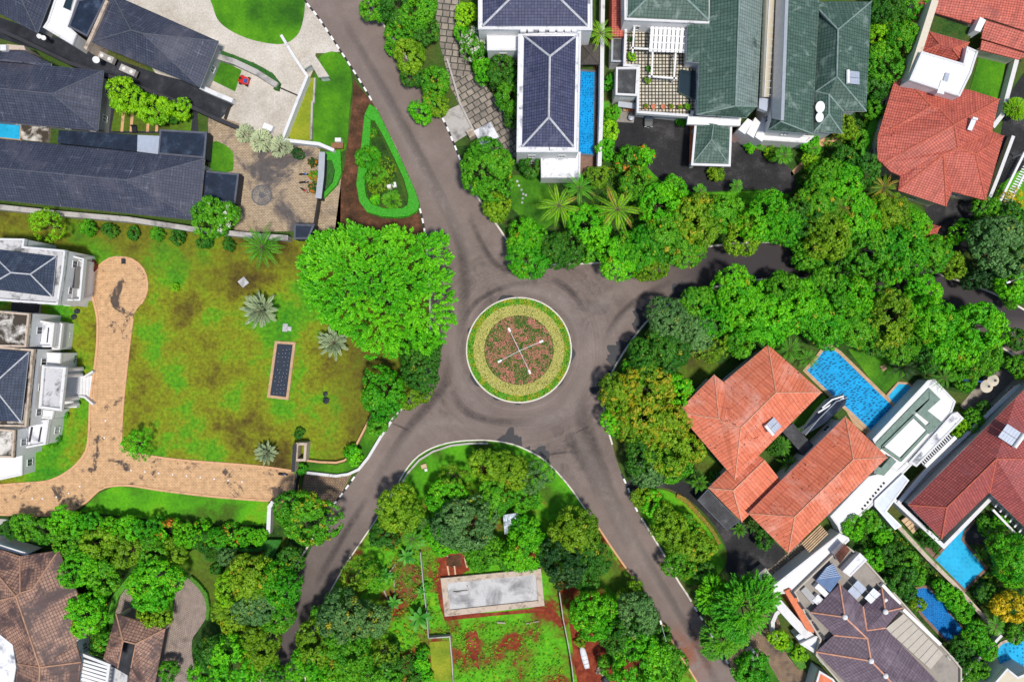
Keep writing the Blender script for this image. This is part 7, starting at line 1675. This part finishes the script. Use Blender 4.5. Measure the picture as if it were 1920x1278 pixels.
for x, nm in ((1172, 'yellow orange'), (1182, 'red orange')):
    p = P(x, 205, .6); o = thing('crate', nm+' crate in the service yard below the corrugated roof', 'crate', (p.x, p.y, .4)); m = MB(); mt = 'orange_tile' if nm[0] == 'r' else 'tile_tan'
    m.box((p.x, p.y, .4), .7, .8, .08); m.build('base', mt, o); m = MB(); m.strip([(p.x-.33, p.y-.38), (p.x+.33, p.y-.38), (p.x+.33, p.y+.38), (p.x-.33, p.y+.38)], .08, .48, 1.0, closed=True); m.build('sides', mt, o)
o = thing('water_tank', 'round grey blue tank lid in the service yard', 'tank', P(1182, 223, .4)); m = MB(); m.lathe(P(1182, 223, .4), [(.5, 0), (.55, .8), (.5, .9), (.45, .9), (.2, 1.0), (0, 1.0)], 20); m.build('body', 'metal_grey', o); m = MB(); m.lathe(P(1182, 223, 1.41), [(.22, 0), (.22, .06), (0, .08)], 14); m.build('lid', 'metal_blue_grey', o)
# ------------------------------------------------------------------ vehicles
plain('car_paint', (.012, .016, .022), .22, .05, 0, 1, .6); plain('car_glass', (.03, .05, .065), .05, .05, 0, 1, .7); plain('rubber', (.012, .012, .012), .85, .1); plain('chrome', (.6, .6, .62), .2, .05, .8); plain('red_paint', (.55, .02, .012), .4, .1); plain('blue_paint', (.02, .10, .35), .4, .1); plain('lamp_clear', (.7, .7, .68), .1, .05)
c0 = P(1216, 217, .7); o = thing('parked_car', 'black car parked half under the roof terrace on the black forecourt', 'car', (c0.x, c0.y, 0))
def loft(sections, mi=0):           # sections: (y, halfwidth, z_low, z_high)
    m = MB(); vs = []
    for y, w, zl, zh in sections: vs += [(-w, y, zl), (-w*.96, y, (zl+zh)/2), (-w*.86, y, zh), (w*.86, y, zh), (w*.96, y, (zl+zh)/2), (w, y, zl)]
    fs = []
    for i in range(len(sections)-1):
        for j in range(6): k = (j+1) % 6; fs.append((i*6+j, i*6+k, (i+1)*6+k, (i+1)*6+j))
    fs += [tuple(range(6)), tuple(reversed(range((len(sections)-1)*6, len(sections)*6)))]; return m.add(vs, fs, mi)
def childm(m, name, mat, par, **k): q = m.build(name, mat, **k); q.parent = par; return q
b = childm(loft([(-2.15, .70, .35, .62), (-2.0, .82, .28, .78), (-1.2, .86, .26, .9), (-.6, .88, .26, .98), (.9, .88, .26, 1.0), (1.7, .86, .28, .98), (2.05, .80, .32, .9), (2.12, .7, .4, .7)]), 'body', 'car_paint', o, smooth=False)
childm(loft([(-.75, .74, .97, 1.0), (-.15, .66, .98, 1.42), (.7, .66, .99, 1.46), (1.45, .70, .97, 1.05)]), 'cabin', 'car_glass', o); m = MB(); m.box((0, .3, 1.44), 1.12, 1.0, .05); childm(m, 'roof_panel', 'car_paint', o)
for sx in (-1, 1):
    for sy in (-1.35, 1.3):
        m = MB(); m.tube((sx*.7, sy, .32), (sx*.9, sy, .32), .32, n=16); w_ = childm(m, 'wheel', 'rubber', o); m = MB(); m.tube((sx*.9, sy, .32), (sx*.91, sy, .32), .19, n=12); q = m.build('rim', 'chrome'); q.parent = w_
    m = MB(); m.box((sx*.55, -2.06, .55), .4, .12, .16); childm(m, 'headlight', 'lamp_clear', o); m = MB(); m.box((sx*.97, -.55, .92), .16, .12, .12); childm(m, 'mirror', 'car_paint', o)
m = MB(); m.box((0, -2.15, .38), .5, .03, .12); childm(m, 'number_plate', 'white_clean', o)
def motorbike(label, x, y, ang, paint):
    p = G(x, y); o = thing('motorbike', label, 'motorbike', (p.x, p.y, 0.02), 'parked motorbikes', ang)
    for sx in (-.62, .62):
        m = MB(); m.lathe((sx, -.06, .3), [(.2, 0), (.29, .0), (.3, .06), (.29, .12), (.2, .12)], 18, 0, (0, 1, 0)); w_ = childm(m, 'wheel', 'rubber', o); m = MB(); m.tube((sx, -.03, .3), (sx, .03, .3), .2, n=10); q = m.build('rim', 'chrome'); q.parent = w_
    childm(loft([(-.3, .1, .3, .55), (0, .16, .3, .72), (.35, .13, .32, .72)]), 'engine', 'black_metal', o).rotation_euler = (0, 0, -math.pi/2)
    q = childm(loft([(-.85, .07, .66, .74), (-.5, .15, .6, .8), (.05, .14, .62, .78), (.1, .08, .66, .76)]), 'seat', 'rubber', o); q.rotation_euler = (0, 0, -math.pi/2)
    q = childm(loft([(.1, .12, .5, .82), (.35, .17, .5, .9), (.6, .1, .6, .86)]), 'fuel_tank', paint, o); q.rotation_euler = (0, 0, -math.pi/2)
    m = MB(); m.tube((.62, 0, .3), (.42, 0, 1.0), .05, n=6); childm(m, 'fork', 'chrome', o); m = MB(); m.tube((.4, -.34, 1.02), (.44, 0, 1.0), .025, n=6); m.tube((.44, 0, 1.0), (.4, .34, 1.02), .025, n=6); childm(m, 'handlebar', 'black_metal', o)
    m = MB(); m.lathe((.52, 0, .85), [(0, 0), (.09, .02), (.1, .1), (0, .12)], 10, 0, (1, 0, .2)); childm(m, 'headlight', 'lamp_clear', o); return o
motorbike('top motorbike of the three by the dark wall', 571, 328, .05, 'blue_paint'); motorbike('middle motorbike of the three by the dark wall', 571, 343, .1, 'black_metal'); motorbike('lowest red motorbike of the three by the dark wall', 572, 358, -.55, 'red_paint')
motorbike('lone motorbike parked on the orange driveway by the gate', 532, 888, -.12, 'blue_paint')
p = G(460, 153); o = thing('utility_cart', 'small red cart with a blue seat on the gravel court', 'cart', (p.x, p.y, .02), None, -.3)
childm(loft([(-1.0, .55, .35, .75), (-.6, .75, .3, .95), (.5, .75, .3, .95), (.9, .6, .35, .8)]), 'body', 'red_paint', o).rotation_euler = (0, 0, -math.pi/2); m = MB(); m.box((.5, -.15, .9), .5, .7, .35); childm(m, 'seat', 'blue_paint', o); m = MB(); m.box((.72, -.15, 1.2), .1, .7, .4); childm(m, 'backrest', 'blue_paint', o)
for sx in (-.65, .65):
    for sy in (-.75, .75): m = MB(); m.tube((sx, sy-.1, .28), (sx, sy+.1, .28), .28, n=14); childm(m, 'wheel', 'rubber', o)
m = MB(); m.tube((-.2, 0, .9), (-.45, 0, 1.25), .03, n=6); m.lathe((-.48, 0, 1.28), [(.2, 0), (.24, .02), (.2, .04)], 14); childm(m, 'steering_wheel', 'black_metal', o)
# boat-shaped covered tank and tarpaulin in the plot
p = G(1095, 1228); o = thing('covered_boat', 'long white covered boat in the red earth yard', 'boat', (p.x, p.y, 0), None, math.radians(15))
childm(loft([(-2.1, .5, .1, .9), (-1.5, .55, .0, 1.0), (0, .62, 0, 1.05), (1.4, .55, .0, 1.1), (2.0, .3, .1, 1.0), (2.2, .08, .4, .8)]), 'hull', 'white_slab', o, smooth=True); m = MB()
for y in (-1.2, -.4, .4, 1.2): m.tube((-.5, y, 1.04), (.5, y, 1.04), .05, n=5)
childm(m, 'cover_straps', 'grey_wall', o)
o = thing('tarpaulin', 'silver crumpled tarpaulin among the trees of the south plot', 'tarpaulin', P(957, 985, 3)); m = MB(); g = 9; vs = [P(943+28*i/g+j*.3, 965+36*j/g-i*.5, 3.2+.5*random.random()) for j in range(g+1) for i in range(g+1)]
m.add(vs, [(j*(g+1)+i, (j+1)*(g+1)+i, (j+1)*(g+1)+i+1, j*(g+1)+i+1) for j in range(g) for i in range(g)]); plain('silver_sheet', (.55, .60, .66), .35, .2, .3); m.build('cover', 'silver_sheet', o)
m = MB()
for x, y in ((946, 968), (970, 966), (947, 998), (971, 997)): m.tube((*P(x, y, 3)[:2], -.1), (*P(x, y, 3)[:2], 3.3), .06, n=6)
m.build('poles', 'wood', o)
# dug pit with planks
pit = [(838, 1042), (866, 1038), (866, 1060), (850, 1064), (837, 1058)]
gs('pit', pit, 'brown_soil', .05, 'dark dug pit above the concrete foundation')
for i, (a, b) in enumerate((((839, 1060), (842, 1077)), ((852, 1060), (854, 1076)), ((871, 1044), (876, 1063)))):
    o = thing('plank', ['left pale plank at the dug pit', 'middle pale plank at the dug pit', 'right pale plank beside the dug pit'][i], 'plank', G(*a), 'planks at the dug pit'); MB().strip([G(*a), G(*b)], .28, .06, .14).build('board', 'wood_pale', o)
def log(label, a, b, r=.16, mat='twig_pale'):
    o = MB(); o.tube((*G(*a)[:2], r), (*G(*b)[:2], r+.05), r, r*.75, 8); q = o.build('fallen_stem', mat); tag(q, label, 'log', 'fallen stems in the south plot')
log('pale fallen stem at the top of the red banana bed', (727, 1075), (742, 1056)); log('upright lying pale stem in the red banana bed', (739, 1085), (740, 1120)); log('slanting pale stem left in the red banana bed', (720, 1105), (730, 1128)); log('pale log beside the dug pit', (826, 1024), (840, 1042), .22); log('short pale plank in the bright weedy grass', (985, 1168), (1010, 1163), .14); log('small pale board below the foundation', (932, 1165), (948, 1166), .2)
# small flat things on lawns and walls
def block(name, label, cat, x, y, w, d, h, ang, mat, lid=None, grp=None):
    p = G(x, y); m = MB(); m.box((p.x, p.y, -.05), w, d, h+.05, ang)
    if lid: m.box((p.x, p.y, h), w*.8, d*.8, .06, ang)
    o = m.build(name, mat); tag(o, label, cat, grp); return o
block('stone_slab', 'pale square slab on the big lawn near the date palm', 'slab', 457, 529, 1.5, 1.5, .25, .7, 'concrete_light', True); block('stone_slab', 'larger of two pale slabs above the dark pond', 'slab', 535, 614, .9, 1.5, .2, -.1, 'concrete_light', True); block('stone_slab', 'smaller of two pale slabs above the dark pond', 'slab', 543, 616, .8, .8, .2, -.1, 'concrete_light', True)
block('stone_slab', 'pale square slab on the pool lawn', 'slab', 1656, 689, 1.0, 1.0, .2, .5, 'tile_tan', True); block('drain_cover', 'dark square drain cover at the top of the keyhole driveway', 'drain cover', 232, 489, .8, 1.1, .12, 0, 'dark_slate', True)
block('drain_cover', 'dark square cover on the asphalt by the south fork', 'drain cover', 1013, 834, .55, .45, .03, .3, 'black_metal'); block('drain_cover', 'round looking dark patch cover on the asphalt near the south-east kerb', 'drain cover', 1350, 1233, .6, .8, .02, .2, 'black_metal'); block('letter_box', 'white box topped wooden post box at the gate lawn', 'box', 637, 266, 1.1, .7, 1.4, 0, 'white_clean', True); block('planter_box', 'wooden planter below the white post box', 'planter', 634, 275, 2.2, 1.0, .8, 0, 'wood', True)
block('meter_box', 'pale equipment box at the white wall foot by the puffy shrubs', 'box', 506, 242, 1.8, 1.1, 1.2, -.4, 'white_slab', True); block('white_box', 'white concrete cover slab at the lower end of the slab driveway', 'slab', 912, 254, 3.6, 3.2, 1.0, .5, 'white_slab', True); block('gate_pillar', 'stone gate pillar beside the concrete slab apron', 'pillar', 884, 255, 1.2, 1.4, 1.8, .5, 'parapet_tan', True)
block('white_box', 'left white box inside the triangular hedge', 'box', 731, 352, .8, .9, .8, .2, 'white_clean', True); block('white_box', 'right white box inside the triangular hedge', 'box', 740, 348, .8, .9, .8, .2, 'white_clean', True); block('stone_slab', 'pale stone beside the west fork kerb of the south plot', 'stone', 795, 873, 1.0, .8, .4, .3, 'wood_pale', True); block('white_box', 'small white box beside the pale stone of the south plot', 'box', 799, 880, .5, .5, .35, .3, 'white_clean', True)
block('intercom_post', 'white gate pillar box at the brown yard entrance', 'pillar', 1407, 1220, 1.3, 1.9, 1.5, .6, 'white_clean', True); block('planter_box', 'square pale block between white steps and planter', 'box', 1497, 1183, 2.2, 2.2, 2.6, .7, 'white_slab', True)
block('garden_mat', 'upper green mat beside the tan garden wall', 'mat', 1837, 1100, 1.1, 1.1, .12, .6, 'steel_green', True); block('garden_mat', 'lower green mat beside the tan garden wall', 'mat', 1829, 1111, 1.0, .7, .12, .3, 'steel_green', True)
block('stone_slab', 'pale wall stub in the roundabout grove', 'slab', 1113, 446, 1.0, 1.4, 1.0, .2, 'concrete_light', True)
block('orange_bin', 'orange bin beside the gate wall of the black driveway', 'bin', 1417, 1078, .7, .7, 1.0, .5, 'orange_tile', True)
for i, (x, y) in enumerate(((970, 340), (973, 348), (978, 356), (981, 364), (980, 372), (979, 380), (986, 366))): block('stepping_stone', 'pale stepping stones on the dark lawn behind the roundabout', 'stepping stone', x, y, .38, .38, .06, i, 'concrete_light', None, 'stepping stones on the dark lawn')
for i, (x, y) in enumerate([(198, 788), (196, 820), (150, 911), (129, 924), (106, 931), (80, 934), (61, 934)]+[(246+26*i, 881+i*2.7) for i in range(9)]):
    p = G(x, y); m = MB(); m.lathe((p.x, p.y, .03), [(.17, 0), (.17, .07), (.12, .1), (0, .1)], 10); tag(m.build('path_light', 'white_clean'), 'small round white ground light set along the orange driveway', 'ground light', 'ground lights along the orange driveway')
# paver medallion
p = G(491, 366); o = thing('paving_medallion', 'round dark stone medallion in the beige courtyard', 'paving', (p.x, p.y, .05)); m = MB(); m.lathe((p.x, p.y, .02), [(1.95, 0), (1.95, .05), (1.7, .05), (1.7, .02)], 40); m.build('ring', 'tile_dark', o); m = MB(); m.lathe((p.x, p.y, .02), [(1.7, .025), (1.7, .035), (.0, .035)], 40); m.build('disc', 'sett_grey', o)
m = MB()
for k in range(6): a = k*math.pi/3; m.tube((p.x+.5*math.cos(a), p.y+.5*math.sin(a), .07), (p.x+1.7*math.cos(a), p.y+1.7*math.sin(a), .07), .05, n=4)
m.lathe((p.x, p.y, .02), [(.55, .05), (.5, .07), (.3, .07), (0, .066)], 20); m.build('inlay', 'tile_dark', o)
# straw parasols, gazebo, bench, shade pole
for x, y, r, lab in ((1864, 713, 1.1, 'upper right straw parasol on the dark cobbles'), (1852, 724, 1.2, 'lower left straw parasol on the dark cobbles')):
    p = P(x, y, 2.4); o = thing('parasol', lab, 'parasol', (p.x, p.y, 0), 'straw parasols'); m = MB(); m.lathe((p.x, p.y, 2.1), [(r, 0), (r*.98, .05), (r*.5, .35), (.2, .62), (.05, .62)], 24); m.build('canopy', 'cream_wall', o); m = MB(); m.lathe((p.x, p.y, 2.72), [(.24, 0), (.22, .08), (0, .1)], 12); m.build('cap', 'black_metal', o); m = MB(); m.tube((p.x, p.y, -.05), (p.x, p.y, 2.7), .05, n=8); m.build('pole', 'wood', o)
o = thing('shade_pole', 'blue pole beside the straw parasols', 'pole', G(1815, 714)); m = MB(); m.tube(P(1791, 711, 2.6), P(1842, 715, 2.6), .12, n=8); m.build('beam', 'blue_paint', o); m = MB(); m.tube(P(1794, 711, -.1), P(1792, 711, 2.6), .08, n=6); m.tube(P(1840, 715, -.1), P(1840, 715, 2.6), .08, n=6); m.build('posts', 'blue_paint', o)
h = House('gazebo', 'small dark thatched gazebo at the head of the narrow pool', 1107, 101, 'gazebo'); h.roof(dict(a=(1090, 82, 2.6), b=(1089, 121, 2.6), c=(1125, 121, 2.6), d=(1126, 82, 2.6), r=(1107, 101, 4.4)), ['abr', 'bcr', 'cdr', 'dar'], 'thatch', ['ar', 'br', 'cr', 'dr'], 'thatch', None, fascia='thatch')
for x, y in ((1093, 86), (1122, 86), (1093, 117), (1121, 117)): q = P(x, y, 2.6); m = MB(); m.tube((q.x, q.y, -.1), (q.x, q.y, 2.5), .1, n=8); m.build('post', 'wood', h.o)
o = thing('garden_bench', 'curved bamboo bench beside the white eave beam', 'bench', G(1708, 983)); q = [P(1690, 975, .8), P(1700, 968, .8), P(1722, 990, .8), P(1712, 1000, .8)]; m = MB(); m.prism(q, .4, .8); m.build('seat', 'wood_pale', o); m = MB()
for i in range(1, 4): m.tube(q[0].lerp(q[3], i/4)+Vector((0, 0, .03)), q[1].lerp(q[2], i/4)+Vector((0, 0, .03)), .05, n=5)
m.build('slats', 'wood', o)
gs('courtyard', [(1730, 1030), (1742, 1018), (1754, 1030), (1752, 1042), (1744, 1048)], 'tile_brown', Z2, 'brown planted corner at the end of the rectangular pool', cat='bed')
for x, y, lab in ((611, 575, ''),): pass
for q, (x, y, r, lab) in enumerate(((145, 583, .55, 'upper dark rock by the white villa lawn'), (140, 594, .5, 'lower dark rock by the white villa lawn'), (610, 738, .45, 'upper dark rock on the big lawn'), (612, 750, .6, 'lower dark rock on the big lawn'), (1126, 1255, .9, 'pale rock heap in the red earth yard'), (1136, 1270, .8, 'dark rock heap in the red earth yard'))):
    bm = bmesh.new(); bmesh.ops.create_icosphere(bm, subdivisions=2, radius=r)
    for v in bm.verts: v.co *= 1+random.uniform(-.28, .28); v.co.z *= .6
    me = bpy.data.meshes.new('rock'); bm.to_mesh(me); bm.free(); me.materials.append(MATS['dark_slate' if 'dark' in lab else 'rubble_stone']); o = link('rock', me); o.location = G(x, y)+Vector((0, 0, r*.3)); tag(o, lab, 'rock')
# small trellis bars in the slate courtyard lawn
o = thing('lounge_chair', 'dark chair at the lower edge of the gridded lawn court', 'chair', G(254, 243)); m = MB(); m.box((*G(254, 244)[:2], .35), .9, 1.2, .12, .1); m.build('seat', 'black_metal', o); m = MB(); m.box((*G(254, 238)[:2], .45), .9, .12, .7, .1); m.build('backrest', 'black_metal', o)
for sx in (-1, 1):
    for sy in (-1, 1): m = MB(); q = G(254, 244); m.tube((q.x+sx*.4, q.y+sy*.5, 0), (q.x+sx*.4, q.y+sy*.5, .4), .04, n=5); m.build('leg', 'black_metal', o)
# ------------------------------------------------------------------ camera, sky, sun
cd = bpy.data.cameras.new('camera'); cd.sensor_width = 36; cd.lens = 36*CAMZ/192; cd.clip_end = 5000; cam = bpy.data.objects.new('camera', cd); COL.objects.link(cam); cam.location = (0, 0, CAMZ); S.camera = cam
w = bpy.data.worlds.new('World'); S.world = w; w.use_nodes = True; nt = w.node_tree; bg = nt.nodes['Background']
EL, AZ = math.radians(73), math.radians(140)     # azimuth clockwise from +Y
sk = nt.nodes.new('ShaderNodeTexSky'); sk.sky_type = 'NISHITA'; sk.sun_disc = False; sk.sun_elevation = EL; sk.sun_rotation = AZ; nt.links.new(sk.outputs[0], bg.inputs[0]); bg.inputs[1].default_value = .09
sd = bpy.data.lights.new('sun', 'SUN'); sd.energy = 2.7; sd.angle = math.radians(7); sd.color = (1, .96, .9); so = bpy.data.objects.new('sun', sd); COL.objects.link(so)
dv = Vector((math.sin(AZ)*math.cos(EL), math.cos(AZ)*math.cos(EL), math.sin(EL))); so.rotation_euler = (-dv).to_track_quat('-Z', 'Y').to_euler()
S.view_settings.view_transform = 'Standard'; S.view_settings.look = 'None'; S.view_settings.gamma = 1; S.view_settings.use_curve_mapping = False; S.view_settings.exposure = .47
S.cycles.max_bounces = 6; S.cycles.diffuse_bounces = 3
